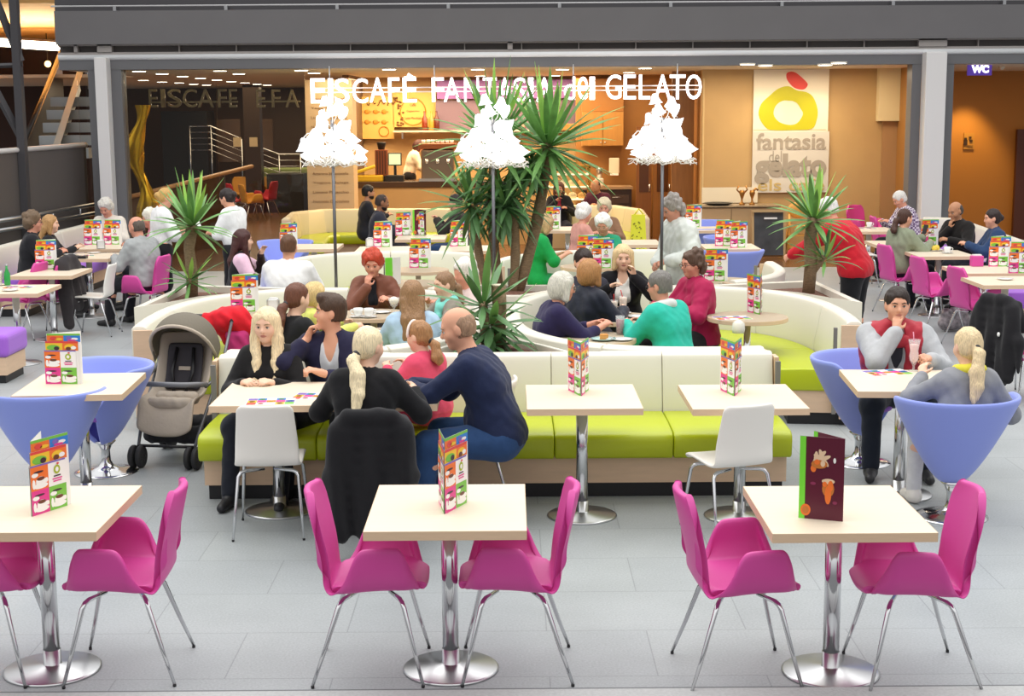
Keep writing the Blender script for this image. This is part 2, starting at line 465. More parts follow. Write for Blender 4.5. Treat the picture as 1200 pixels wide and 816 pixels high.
        cal = kn+(an-kn)*.3-tf*.012*s
        put('sh'+nm, el(cal,.055*b), .04)
        put('ft'+nm, rc(an+V3(0,0,-.035*s)-tf*.03*s, an+tf*.15*s+V3(0,0,-.055*s), .040*s,.027*s), .02)
    # placement
    topz = HP(0,-.01,.122)
    a = R(face); ca,sa = math.cos(a),math.sin(a)
    if at is None:
        gx,gy = G(head[0],head[1],topz[2]+zoff)
        lx,ly = gx-(ca*topz[0]-sa*topz[1]), gy-(sa*topz[0]+ca*topz[1])
    else: lx,ly = at
    root = thing('person',(lx,ly,zoff),label,cat,a,group)
    PEOPLE.append((label,round(lx,2),round(ly,2),round(topz[2],2)))
    vb = vox
    sub = [(el(HP(q*.032,.0985,-.001), np.array((.019,.016,.012))*hs,A),.008) for q in (-1,1)] if eyes else []
    sdf_mesh('body', body, SK[skin], root, vb, sub=sub)
    ctx = dict(s=s,hs=hs,HP=HP,A=A,hx=hx,hf=hf,hu=hu,hc=hc,gt=gt,nb=nb,shc=shc,rx=rx,f1=f1,f2=f2,u1=u1,u2=u2,chest=chest,waist=waist,hip=hip,sw=sw,wr=wr,legs=legs,root=root,vox=vox,b=b)
    if eyes:
        for q in (-1,1):
            mb = MB(); Rm = Matrix(Hm.tolist()); mb.ball(HP(q*.032,.0775,-.002), (.0135*hs,.0105*hs,.0068*hs), 12, 0, Rm)
            mb.ball(HP(q*.032,.0845,-.0015), (.0066*hs,.0045*hs,.0062*hs), 10, 1, Rm)
            mb.tube([HP(q*.018,.0865,.0005),HP(q*.031,.0895,.0065),HP(q*.046,.0835,.0015)],[.0012*hs,.0022*hs,.0012*hs],5,1)
            mb.build('eye',[EYEW,EYED],root)
            mb = MB(); mb.tube([HP(q*.014,.0925,.020),HP(q*.034,.090,.0255),HP(q*.052,.076,.019)],[.003*hs,.0042*hs,.002*hs],6)
            mb.build('eyebrow', hairmat(hair[1] if hair and int(hair[1][1:3],16) < 0xD0 else '#A08460'), root)
        mb = MB(); mb.tube([HP(-.026,.0835,-.0605),HP(-.013,.0890,-.0575),HP(-.004,.0905,-.0560),HP(0,.0900,-.0570),HP(.004,.0905,-.0560),HP(.013,.0890,-.0575),HP(.026,.0835,-.0605)],[.0022*hs,.0034*hs,.0040*hs,.0036*hs,.0040*hs,.0034*hs,.0022*hs],6)
        mb.tube([HP(-.021,.0850,-.0635),HP(-.008,.0885,-.0655),HP(.008,.0885,-.0655),HP(.021,.0850,-.0635)],[.0022*hs,.0048*hs,.0048*hs,.0022*hs],6)
        mb.build('mouth', LIP, root)
    if glasses:
        mb = MB()
        for q in (-1,1):
            pts=[HP(q*.034+.024*math.cos(t),.100,-.003+.016*math.sin(t)) for t in np.linspace(0,2*math.pi,13)]
            mb.tube(pts,.0026*hs,5)
            mb.tube([HP(q*.058,.098,.004),HP(q*.082,.06,.004),HP(q*.084,-.01,.0)],.0026*hs,5)
        mb.tube([HP(-.011,.101,0),HP(.011,.101,0)],.0024*hs,5)
        mb.build('glasses', mat('frame_'+glasses.strip('#'),glasses,.3), root)
    if hair: do_hair(ctx, *hair)
    if bottom:
        pr = [(grow(p,.010),k) for t in ('pelvis','thL','thR') for p,k in gt[t]]
        for nm in 'LR':
            hj,kn,an,tf = legs[nm]
            pr.append((rc(kn, kn+(an-kn)*.97, .070*b,.056*b),.03)); pr.append((rc(hj,kn,.10*b,.072*b),.05))
        if not feet: pr = pr
        sdf_mesh('trousers', pr, cloth(bottom), root, vox, noise=fold(.0035))
    if shoes:
        for nm in 'LR':
            hj,kn,an,tf = legs[nm]; g = V3(0,0,1)
            mb_ = [(rc(an-g*.035*s-tf*.03*s, an-g*.052*s+tf*.15*s,.047*s,.033*s),.02),(rc(an+g*.01*s,an-g*.03*s,.046*s,.046*s),.03)]
            sdf_mesh('shoe', mb_, mat('shoe_'+shoes.strip('#'),shoes,.5), root, min(vox,.012), keep=[((0,0,an[2]-.082*s),(0,0,1))])
    for g in (top or []): garment(ctx, **g)
    if extra: extra(ctx)
    return root
def fold(a):
    return lambda x,y,z: a*.55*(np.sin(x*31+np.sin(z*19+y*7)*1.9+y*27)*np.sin(z*26+x*23*np.sign(np.sin(x*9))+np.sin(y*21)*1.5)+.5*np.sin(x*71+z*53+np.sin(y*60)))
def garment(c, name='shirt', col='#222222', off=.012, sleeve=1., open=0., vneck=0., collar=0., hem=.04, amp=.004, mats=None, noarms=False, hood=0., rough=.85, ccol=None, pelvis=True, cuff=0., puff=0.):
    s = c['s']; pr=[]; gt=c['gt']
    for t in ('waist','chest'):
        for p,k in gt[t]: pr.append((grow(p,off),k))
    pr.append((rc(c['waist']-c['rx']*.07*c['b'], c['hip']+c['u1']*.03, .10*s+off, .118*s+off),.06))
    if pelvis: pr += [(grow(p,off+.004),k) for p,k in gt['pelvis']]
    if not noarms:
        for nm in 'LR':
            sh,elb,wr = c['wr'][nm]; b=c['b']
            if sleeve <= .5:
                pr.append((rc(sh, sh+(elb-sh)*(sleeve*2), .056*b+off, .050*b+off),.05))
            else:
                pr.append((rc(sh, elb, .056*b+off, .046*b+off+puff),.05))
                e = elb+(wr-elb)*((sleeve-.5)*2*.97)
                pr.append((rc(elb, e, .046*b+off+puff, .031*b+off),.03))
    if collar:
        n=c['nb']+c['u2']*.015*s; 
        for t in range(10):
            a0,a1 = 2*math.pi*t/10, 2*math.pi*(t+1)/10
            if vneck and (t in (2,)): continue
            q = lambda a_: n+(c['rx']*math.cos(a_)*.072+c['f2']*(math.sin(a_)*.068+.012))*s - c['u2']*max(0,math.sin(a_))*.045*s
            pr.append((rc(q(a0),q(a1),collar*s),.015))
    if hood:
        n=c['nb']-c['f2']*.07*s
        for t in range(8):
            a0,a1 = math.pi*(1.0+ (t/8-.5)*1.6)+math.pi/2, math.pi*(1.0+((t+1)/8-.5)*1.6)+math.pi/2
            q = lambda a_: c['nb']+(c['rx']*math.cos(a_)*.105+c['f2']*(math.sin(a_)*.095-.005))*s - c['u2']*(.03+.03*math.sin(a_))*s
            pr.append((rc(q(a0),q(a1),hood*s),.03))
    sub=[]
    if vneck:
        a = c['nb']+c['f2']*.06*s+c['u2']*.03*s; b_ = c['nb']-c['u2']*vneck*s+c['f2']*.14*s
        sub.append((rc(a,b_,.062*s,.006*s),.008))
    else: sub.append((rc(c['nb']+c['u2']*.02*s, c['nb']+c['u2']*.12*s, .058*s),.006))
    if open:
        a = c['nb']+c['f2']*.10*s+c['u2']*.02*s
        sub += [(rc(a, c['chest']+c['f2']*.17*s, open*s*.9,open*s),.01),(rc(c['chest']+c['f2']*.17*s, c['hip']+c['f1']*.20*s, open*s, open*s*1.3),.01)]
    keep=[(c['hip']-V3(0,0,1)*hem*s, (0,0,1))]
    o = sdf_mesh(name, pr, mats or cloth(col,rough), c['root'], c['vox'], sub=sub, keep=keep, noise=fold(amp))
    return o
def ring(c, name, col, r=.03, rad=.075, dz=.0, tail=0, m=None):       # scarf or loose collar
    s=c['s']; n=c['nb']+c['u2']*(.02+dz)*s; pr=[]
    q = lambda a_: n+(c['rx']*math.cos(a_)*rad+c['f2']*(math.sin(a_)*rad+.012))*s - c['u2']*max(0,math.sin(a_))*.05*s
    for t in range(12): pr.append((rc(q(2*math.pi*t/12),q(2*math.pi*(t+1)/12),r*s*(1+.15*math.sin(t*2.3))),.02))
    if tail:
        a = q(math.pi/2)+c['rx']*.02*s
        pr += [(rc(a,a+(c['f2']*.05-c['u2']*tail)*s+c['rx']*.02*s,r*s,r*.9*s),.02),(rc(a,a+(c['f2']*.05-c['u2']*tail*.8)*s-c['rx']*.05*s,r*s,r*.9*s),.02)]
    return sdf_mesh(name, pr, m or cloth(col), c['root'], c['vox'], noise=fold(.006))
def do_hair(c, style, col, L=.3, extra=None):
    HP,A,hs = c['HP'],c['A'],c['hs']; hu,hf,hx=c['hu'],c['hf'],c['hx']; m=hairmat(col)
    E = lambda x,y,z,rx,ry,rz: el(HP(x,y,z),np.array((rx,ry,rz))*hs,A)
    face = [(E(0,.088,-.045,.074,.070,.108),.012)]
    add=[]; sub=list(face); keep=[]
    cap = [(E(0,-.012,.035,.088,.105,.098),.02)]
    dn = V3(0,0,-1); D = unit(dn*.9-hf*.15)
    P_ = lambda x,y,z: HP(x,y,z)
    if style=='short':
        add = cap+[(E(0,-.03,-.02,.080,.082,.075),.02)]; keep=[(HP(0,0,-.062),hu+hf*.0)]; sub += [(E(q*.085,.04,-.05,.03,.05,.06),.01) for q in (-1,1)]+[(E(q*.09,0,-.015,.025,.028,.04),.008) for q in (-1,1)]
    elif style=='crop':
        add = [(E(0,-.012,.034,.082,.100,.094),.02),(E(0,-.03,-.02,.077,.079,.075),.02)]; keep=[(HP(0,0,-.055),hu)]; sub += [(E(q*.085,.04,-.05,.03,.05,.07),.01) for q in (-1,1)]+[(E(q*.09,0,-.015,.025,.028,.04),.008) for q in (-1,1)]
    elif style=='quiff':
        add = cap+[(E(0,-.03,-.02,.080,.082,.075),.02),(E(0,.065,.098,.055,.035,.032),.02),(E(.01,.03,.105,.06,.05,.03),.02)]; keep=[(HP(0,0,-.06),hu)]; sub += [(E(q*.085,.04,-.05,.03,.05,.07),.01) for q in (-1,1)]+[(E(q*.09,0,-.015,.025,.028,.04),.008) for q in (-1,1)]
    elif style=='fringe':        # bald crown
        add = [(E(0,-.018,.015,.083,.098,.085),.02),(E(0,-.03,-.02,.079,.080,.07),.02)]; keep=[(HP(0,0,-.06),hu),(HP(0,-.02,.058),-hu-hf*.45),(HP(0,.006,0),-hf)]; sub += [(E(0,.10,0,.09,.095,.14),.01)]+[(E(q*.09,.0,-.015,.025,.028,.04),.008) for q in (-1,1)]
    elif style=='stubble':
        add = [(E(0,-.014,.032,.0795,.0985,.0915),.02),(E(0,-.03,-.02,.0755,.078,.07),.02)]; keep=[(HP(0,0,-.055),hu)]; sub += [(E(0,.12,0,.09,.105,.14),.01)]+[(E(q*.09,.0,-.015,.025,.028,.04),.008) for q in (-1,1)]
    elif style=='fluffy':        # short full hair
        add = [(E(0,-.015,.04,.098,.112,.105),.03),(E(0,-.05,-.02,.090,.085,.085),.03)]+[(E(.075*math.cos(t),-.03+.07*math.sin(t),.03+.05*math.sin(3*t),.04,.045,.05),.02) for t in np.linspace(2.6,6.8,7)]; rn=random.Random(5); add += [(el(HP(.085*math.cos(a_)*math.cos(b_),-.02+.095*math.sin(a_)*math.cos(b_),.045+.095*math.sin(b_)),.024*hs),.008) for a_,b_ in [(rn.uniform(0,6.28),rn.uniform(.15,1.4)) for _ in range(26)]]; keep=[(HP(0,0,-.095),hu)]
    elif style=='bob':
        add = cap+[(E(0,-.035,-.02,.096,.092,.11),.03)]+[(rc(HP(q*.075,.02,.05),HP(q*.085,.025,-.095),.028*hs,.03*hs),.03) for q in (-1,1)]; keep=[(HP(0,0,-.125),hu)]
        face = [(E(0,.098,-.045,.066,.075,.105),.012)]; sub=face
    elif style=='curly':
        add = [(E(0,-.02,.035,.098,.108,.100),.03)]
        rnd = random.Random(3)
        for t in range(46):
            a_ = rnd.uniform(0,2*math.pi); z_ = rnd.uniform(-.10,.12); rr = math.sqrt(max(.02,1-(z_/.14)**2))
            y_ = -.02+math.sin(a_)*.105*rr; 
            if (y_ > .05 and z_ < .06) or (y_ > -.01 and z_ < -.01): continue
            add.append((el(HP(math.cos(a_)*.092*rr,y_,z_+.01),.026*hs),.008))
        keep=[(HP(0,0,-.12),hu)]
    elif style=='long':
        add = cap+[(E(0,-.035,-.02,.092,.088,.11),.03)]
        sub = [(E(0,.10,-.05,.060,.075,.112),.012)]
        n0 = c['nb']
        for q in (-1,1):
            for o_,lk,fw in ((0,1.,.085),(.022,.85,.055),(-.020,.92,.10)):
                a0=HP(q*(.066+o_*.3),.015,.05); a1=HP(q*(.080+o_*.5),.020,-.09); a2 = n0+c['rx']*q*(.082+o_)*c['s']+c['f2']*fw*c['s']-c['u2']*.06*c['s']; a3=a2-V3(0,0,1)*L*lk*.55*c['s']+c['f2']*.035*c['s']+c['rx']*q*.01; a4=a2-V3(0,0,1)*L*lk*c['s']+c['f2']*.04*c['s']-c['rx']*q*.015
                add += [(rc(a0,a1,.026*hs,.028*hs),.02),(rc(a1,a2,.028*hs,.027*hs),.015),(rc(a2,a3,.027*hs,.024*hs),.012),(rc(a3,a4,.024*hs,.008*hs),.01)]
        b1=HP(0,-.085,-.06); b2 = n0-c['f2']*.10*c['s']-c['u2']*.06*c['s']
        for x_ in (-.045,0,.045): add += [(rc(b1+hx*x_*hs,b2+c['rx']*x_*1.4*c['s'],.04*hs,.04*hs),.03),(rc(b2+c['rx']*x_*1.4*c['s'],b2+c['rx']*x_*1.2*c['s']-c['u2']*L*.8*c['s'],.04*hs,.026*hs),.03)]
    elif style=='straight':       # long hair falling down the back only
        add = cap+[(E(0,-.035,-.02,.092,.088,.11),.03)]+[(rc(HP(q*.072,.0,.03),HP(q*.078,-.01,-.12),.028*hs,.03*hs),.03) for q in (-1,1)]
        b1=HP(0,-.075,-.05); b2=c['nb']-c['f2']*.105*c['s']-c['u2']*.02*c['s']
        for x_ in (-.06,-.02,.02,.06): add += [(rc(b1+hx*x_*hs,b2+c['rx']*x_*c['s'],.04*hs,.038*hs),.03),(rc(b2+c['rx']*x_*c['s'],b2+c['rx']*x_*1.1*c['s']-c['u2']*L*c['s'],.038*hs,.026*hs),.03)]
    elif style in ('ponytail','bun','lowpony'):
        add = [(E(0,-.014,.034,.084,.102,.096),.02),(E(0,-.035,-.015,.078,.078,.075),.02)]; keep=[]
        sub += [(E(q*.088,.03,-.055,.028,.045,.06),.01) for q in (-1,1)]
        if style=='bun':
            add += [(E(0,-.115,-.005,.042,.04,.042),.01)]
        else:
            zz = -.015 if style=='ponytail' else -.055
            t0=HP(0,-.098,zz); t1=t0-hf*.045*hs-V3(0,0,1)*.035*hs
            base=c['nb']-c['f2']*.155*c['s']-c['u2']*.02*c['s']; t2=t1*.35+base*.65-V3(0,0,1)*.02; t3=t2-c['u2']*L*c['s']-c['f2']*.01*c['s']
            mid=(t2+t3)/2+c['rx']*.012
            add += [(rc(t0,t1,.026*hs,.034*hs),.01),(rc(t1,t2,.036*hs,.042*hs),.02),(rc(t2,mid,.042*hs,.036*hs),.02),(rc(mid,t3,.036*hs,.012*hs),.02)]
            for x_ in (-.03,.028): add.append((rc(t2+c['rx']*x_,t3+c['rx']*x_*.6+c['u2']*L*.12,.022*hs,.009*hs),.015))
            mb=MB(); 
            mb.ball(t0-hf*.008*hs,(.031*hs,.024*hs,.031*hs),10); mb.build('hair_tie',M['black'],c['root'])
    if extra: add += extra(c,E,HP)
    ph = c['hc']
    nz = lambda x,y,z: .0026*np.sin((x-ph[0])*190+(y-ph[1])*150+np.sin(z*24)*2.2)+.002*np.sin((x-ph[0])*80-(y-ph[1])*95+np.sin(z*17)*1.5)
    sdf_mesh('hair', add, m, c['root'], min(c['vox'],.010), sub=sub, keep=keep, noise=nz)
# ------------------------------------------------------------------ furniture makers
def sstep(a,b,x):
    t=min(max((x-a)/(b-a),0),1); return t*t*(3-2*t)
def poly_at(pts, t):
    L=[0]
    for i in range(1,len(pts)): L.append(L[-1]+math.dist(pts[i-1],pts[i]))
    d=t*L[-1]
    for i in range(1,len(pts)):
        if d<=L[i]+1e-9:
            q=(d-L[i-1])/(L[i]-L[i-1]+1e-12); return [a+(b-a)*q for a,b in zip(pts[i-1],pts[i])]
    return list(pts[-1])
def smoothpoly(pts, it=2):
    for _ in range(it):
        q=[pts[0]]
        for a,b in zip(pts,pts[1:]): q += [tuple(.75*x+.25*y for x,y in zip(a,b)), tuple(.25*x+.75*y for x,y in zip(a,b))]
        q.append(pts[-1]); pts=q
    return pts
def chair_shell(arms):
    prof = smoothpoly([(.240,.395),(.222,.416),(.05,.42),(-.14,.40),(-.205,.43),(-.225,.52),(-.265,.70),(-.305,.865)],2) if arms else smoothpoly([(.22,.41),(.18,.445),(.02,.44),(-.14,.425),(-.20,.45),(-.215,.55),(-.245,.70),(-.275,.82)],2)
    nt=40; mb=MB(); P_=[]; us=[]
    na=6 if arms else 0; ns=13
    for j in range(nt):
        t=j/(nt-1); y,z=poly_at(prof,t)
        if arms:
            w=.225 if t<.42 else .225-.035*sstep(.42,.56,t)+.015*sstep(.6,.8,t)
            w-= .085*(1-sstep(0,.13,t))**2
            if t>.80: w*= math.sqrt(max(.05,1-.62*((t-.80)/.20)**2.4))
            h=.205*(.04+.96*sstep(-.01,.095,t))*(1-sstep(.30,.445,t))
        else:
            w=.205 if t<.4 else .205-.012*sstep(.4,.6,t)-.02*sstep(.6,1,t)
            w-= .03*sstep(.95,1.0,t)**2+.03*(1-sstep(0,.06,t)); h=0
        row=[]
        for k in range(ns):
            u=-1+2*k/(ns-1)
            if arms: dip=.02*(u*u)*(1 if t<.45 else 0)
            else: dip=.006*u*u
            cur=(.03*u*u if t>.5 else 0)*sstep(.45,.7,t)
            row.append((u*w, y+cur, z+dip))
        if arms:
            L_=[];R_=[]
            for k in range(1,na+1):
                q=k/na; 
                x=w+.055*math.sin(min(1,q*1.5)*math.pi/2)*min(1,h/.10)+.001; zz=z+.02*(1 if t<.45 else 0)+h*(q**1.25)+.001*k
                back=-.0*q
                # arms lean slightly back at the front edge
                yy=y-.02*q*(1-sstep(0,.3,t))
                if t>.45: yy=y+(.03)*sstep(.45,.7,t); 
                L_.append((-x,yy,zz)); R_.append((x,yy,zz))
            row=L_[::-1]+row+R_
        P_+=row
    return MB().grid(P_, ns+2*na, nt)
def chair_legs(root, fx=.245, fy=.235, ry=-.255, top=.375):
    for sx in (-1,1):
        for (y0,y1) in ((.13,fy),(-.12,ry)):
            mb=MB(); s=1 if y0>0 else -1
            mb.tube([(sx*.03,y0*.6,top),(sx*.14,y0,top),(sx*.165,y0+s*.012,top-.008),(sx*.18,y0+s*.022,top-.03),(sx*(.18+(fx-.18)*.5),(y0+s*.022+y1)/2,top*.5-.015),(sx*fx,y1,.012)],[.009,.0115,.0115,.0115,.010,.0075],8)
            o=mb.build('leg',M['chrome'],root)
            mb=MB().lathe([(.0078,0),(.0082,.006),(.0078,.012)],(sx*fx,y1,0),8); mb.build('foot_cap',M['black'],o)
def mk_pink():
    r=thing('armchair',(0,0,0),'','chair')
    chair_shell(True).build('seat_shell',M['pink'],r,solid=.034,sub=1,offset=-1)
    chair_legs(r); return r
def mk_whitechair():
    r=thing('shell_chair',(0,0,0),'','chair')
    chair_shell(False).build('seat_shell',M['whitesh'],r,solid=.022,sub=1,offset=-1)
    chair_legs(r,.21,.22,-.25,.40); return r
pink=Maker(mk_pink); whitechair=Maker(mk_whitechair)
def mk_tub():
    r=thing('tub_chair',(0,0,0),'','chair')
    mb=MB(); P_=[]; nu=45; nv=12
    for j in range(nv):
        v=j/(nv-1)
        for i in range(nu):
            th=(-1+2*i/(nu-1))*R(142)                       # 0 = back
            c=abs(th)/R(142)
            ztop=.775-.29*sstep(.66,1,c)
            z=.20+(ztop-.20)*v
            q=(z-.20)/.57
            rad=.045+.355*q**.72
            x=math.sin(th)*rad*1.0; y=-math.cos(th)*rad*.90+.02*(1-q)
            P_.append((x,y,z))
    mb.grid(P_,nu,nv); mb.build('shell',M['blue'],r,solid=.035,sub=1,offset=-1)
    pts=[(.195*math.cos(a), .04+.195*math.sin(a)) for a in np.linspace(0,2*math.pi,29)[:-1]]
    mb=MB()
    rows=[(.75,.40),(.95,.405),(1.0,.43),(.99,.455),(.92,.47),(.5,.475)]
    P_=[]
    for k,z in rows:
        for x,y in pts: P_.append((x*k,y*k+.02*(1-k),z))
    mb.grid(P_,28,len(rows),closeu=True); n0=len(mb.v); mb.f.append(list(range(n0-28,n0))); mb.m.append(0); mb.sm.append(True); mb.f.append(list(range(27,-1,-1))); mb.m.append(0); mb.sm.append(True)
    mb.build('seat_cushion',M['purple'],r)
    MB().lathe([(.225,0),(.225,.006),(.19,.012),(.10,.022),(.055,.045),(.035,.085),(.032,.16),(.05,.20),(.075,.225)],(0,0,0),32).build('swivel_base',M['chrome'],r)
    return r
tub=Maker(mk_tub)
TZ=.767
def mk_sqtable():
    r=thing('square_table',(0,0,0),'','table')
    MB().box((0,0,TZ-.02),(.69,.80,.04)).build('tabletop',M['wood'],r)
    mb=MB(); z0,z1=.714,.7399
    for (c,d) in (((0,-.401,TZ-.02),(.694,.004,.0396)),((0,.401,TZ-.02),(.694,.004,.0396)),((-.346,0,TZ-.02),(.004,.80,.0396)),((.346,0,TZ-.02),(.004,.80,.0396))): mb.box(c,d)
    mb.build('edge_band',M['edge'],r)
    MB().lathe([(.037,.10),(.037,TZ-.04)],(0,0,0),24).build('pole',M['chrome'],r)
    MB().lathe([(.22,0),(.22,.008),(.21,.013),(.045,.03),(.040,.032),(.040,.10)],(0,0,0),40).build('base_plate',M['steel'],r)
    return r
sqmk=Maker(mk_sqtable); TABLES=[]
def sqtable(loc,rz,label,group=None):
    TABLES.append((loc[0],loc[1],.30,.35)); return sqmk(loc,rz,label,group)
def mk_rdtable():
    r=thing('round_table',(0,0,0),'','table')
    MB().lathe([(.342,TZ-.035),(.345,TZ-.032),(.345,TZ-.003),(.342,TZ)],(0,0,0),48,1,smooth=False).build('tabletop',[M['wood'],M['edge']],r)
    mb=MB().lathe([(.0,TZ+.0003),(.343,TZ+.0003)],(0,0,0),48,0,smooth=False); mb.build('top_surface',M['wood'],r)
    MB().lathe([(.03,.05),(.03,TZ-.034)],(0,0,0),20).build('pole',M['chrome'],r)
    MB().lathe([(.22,0),(.22,.008),(.21,.013),(.04,.03),(.036,.10)],(0,0,0),36).build('base_plate',M['steel'],r)
    return r
rdmk=Maker(mk_rdtable)
def rdtable(loc,rz,label,group=None):
    TABLES.append((loc[0],loc[1],.23,.23)); return rdmk(loc,rz,label,group)
def snap(x,y,label=''):
    best=min(TABLES,key=lambda t: max(abs(x-t[0])-t[2],0)**2+max(abs(y-t[1])-t[3],0)**2)
    nx=min(max(x,best[0]-best[2]),best[0]+best[2]); ny=min(max(y,best[1]-best[3]),best[1]+best[3])
    if math.hypot(nx-x,ny-y)>.45: print('SNAP',label,round(x,2),round(y,2),'->',round(nx,2),round(ny,2))
    return nx,ny
# --- menu stand: three nested stepped cards, each folded once down the middle and standing open
PM=[M['mwhite'],M['orange'],M['mblue'],M['mred'],M['myel'],M['mgreen'],M['mpink'],M['mbrown'],M['mpurple'],M['mlogo'],M['mdark']]
def mk_menu():
    r=thing('menu_stand',(0,0,0),'','menu stand')
    W_=.225
    for nm,off,h in (('back_card',0,.335),('middle_card',.0045,.285),('front_card',.009,.225)):
        mb=MB()
        for sx in (-1,1):
            a=R(17); u=Vector((sx*math.sin(a),math.cos(a),0)); n=Vector((sx*math.cos(a),-math.sin(a),0))
            o0=Vector((0,-.105-off*2.2,0))+n*0
            Lw=W_-off*1.5
            # x runs 0..1 left to right as read from outside
            q=lambda x,z,o=0.: o0+u*(Lw*(x if sx>0 else 1-x))+n*(o+off*.3)+Vector((0,0,z))
            def cell(x0,x1,z0,z1,mi,o=.0006): mb.quad(q(x0,z0,o),q(x1,z0,o),q(x1,z1,o),q(x0,z1,o),mi)
            def disc(x,z,rx,rz,mi,o): mb.add([q(x+rx*math.cos(t)/Lw,z+rz*math.sin(t),o) for t in np.linspace(0,2*math.pi,15)[:-1]],[tuple(range(14))],mi)
            mb.quad(q(0,0),q(1,0),q(1,h),q(0,h),0); mb.quad(q(0,0,-.0014),q(0,h,-.0014),q(1,h,-.0014),q(1,0,-.0014),0)
            if nm=='front_card':
                cell(0,.5,.11,.217,1); cell(.5,1,0,.11,5); cell(0,.5,0,.11,6); cell(0,1,.217,.225,8)
                for (x,z) in ((.25,.15),(.25,.045),(.75,.045)):
                    disc(x+.02,z-.022,.044,.013,0,.0012); disc(x+.03,z-.004,.030,.024,0,.0014); disc(x+.03,z+.010,.024,.0085,7,.0018); disc(x+.19,z-.002,.010,.011,0,.0013)
                    disc(x-.13,z+.030,.020,.010,0,.0013); disc(x-.02,z+.042,.030,.005,10,.0013); disc(x-.17,z-.01,.009,.022,0,.0013)
                disc(.75,.182,.020,.021,9,.0012); disc(.75,.182,.010,.011,0,.0018); disc(.78,.208,.008,.005,3,.0018)
                for z,w_ in ((.150,.2),(.138,.28),(.127,.24)): cell(.75-w_/2,.75+w_/2,z,z+.006,10 if z>.145 else 6,.0012)
            elif nm=='middle_card':
                cell(0,1,.272,.285,3); cell(0,.52,.222,.272,4); cell(.52,1,.222,.272,1)
                disc(.24,.243,.044,.018,5,.0012); disc(.34,.238,.018,.013,10,.0018); disc(.74,.246,.036,.020,4,.0012); disc(.70,.236,.018,.012,7,.0018); disc(.86,.242,.018,.011,0,.0018)
            else:
                cell(0,1,.322,.335,5); cell(0,.5,.28,.322,1); cell(.5,1,.28,.322,2)
                disc(.2,.303,.024,.013,3,.0012); disc(.36,.298,.026,.008,4,.0012); disc(.66,.306,.020,.012,8,.0012); disc(.82,.300,.026,.008,0,.0012); disc(.74,.291,.03,.006,6,.0014)
        mb.build(nm,PM,r)
    return r
menu=Maker(mk_menu)
def mk_booklet(h=.365,w=.19,ang=38,face='maroon'):
    r=thing('menu_booklet',(0,0,0),'','menu')
    for nm,a in (('front_cover',0),('back_cover',ang)):
        mb=MB(); mt=Matrix.Rotation(R(-a),4,'Z')
        # spine at x=w (right edge), cover runs to the left
        def P3(x,y,z): v=mt@Vector((x-w,y,z)); return Vector((v.x+w,v.y,v.z))
        mb.box((0,0,0),(1,1,1)); 
        mb.v=[P3((x+.5)*w,(y)*.004,(z+.5)*h) for x,y,z in mb.v]
        def disc(cx,cz,rx,rz,mi,o,rot=0):
            cz*=1.33;rz*=1.2
            ct,st=math.cos(rot),math.sin(rot)
            pts=[P3(cx+rx*math.cos(t)*ct-rz*math.sin(t)*st,o,cz+rx*math.cos(t)*st+rz*math.sin(t)*ct) for t in np.linspace(0,2*math.pi,17)[:-1]]
            mb.add(pts,[tuple(range(16))],mi)
        for s_ in (-1,1):
            o=s_*.0030
            mb.quad(P3(0,o*.95,0),P3(.026,o*.95,0),P3(.026,o*.95,h),P3(0,o*.95,h),1)
            for i in range(7): disc(.085+.020*math.cos(i*1.3),.205+.010*math.sin(i*2.1),.030,.008,2,o*(1.1+.06*i),R(25+i*21))
            disc(.085,.185,.035,.016,4,o*1.7); disc(.075,.192,.012,.010,3,o*1.8); disc(.10,.188,.01,.012,2,o*1.85)
            disc(.125,.105,.026,.030,4,o*1.3); disc(.125,.085,.014,.035,3,o*1.4); disc(.125,.13,.028,.010,2,o*1.5); disc(.11,.12,.010,.010,3,o*1.6); disc(.135,.115,.012,.02,3,o*1.55)
            disc(.03,.03,.022,.022,3,o*1.3); disc(.03,.03,.014,.014,4,o*1.5); disc(.06,.17,.012,.014,3,o*1.3)
            disc(.15,.20,.006,.01,5,o*1.3); disc(.06,.12,.012,.006,6,o*1.2); disc(.155,.06,.01,.006,6,o*1.2)
        mb.build(nm,[M[face],M['spiral'],mat('print_cream','#E9C9A6',.4),M['orange'],mat('print_caramel','#C9762F',.4),M['paper'],mat('print_plum','#8A2B52',.4)],r)
    return r
booklet=Maker(mk_booklet)
greenbook=Maker(lambda: mk_greenbook())
def mk_greenbook():
    r=thing('menu_booklet',(0,0,0),'','menu')
    MB().box((0,0,.14),(.075,.012,.28)).build('spine',M['spiral'],r,bevel=.003)
    mb=MB().box((.085,.03,.14),(.10,.006,.28),R(35)); mb.build('front_cover',M['mwhite'],r)
    mb=MB()
    for x,z,mi in ((.06,.06,1),(.10,.10,2),(.07,.16,0),(.11,.2,3),(.07,.24,1),(.10,.04,3)): mb.ball((x,.012+(x-.05)*.7-.003,z),(.02,.006,.018),8,mi,Matrix.Rotation(R(35),3,'Z'))
    mb.build('printed_picture',[M['orange'],M['mred'],M['mgreen'],M['myel']],r)
    MB().box((-.045,.03,.14),(.006,.07,.28)).build('back_cover',M['black'],r)
    return r
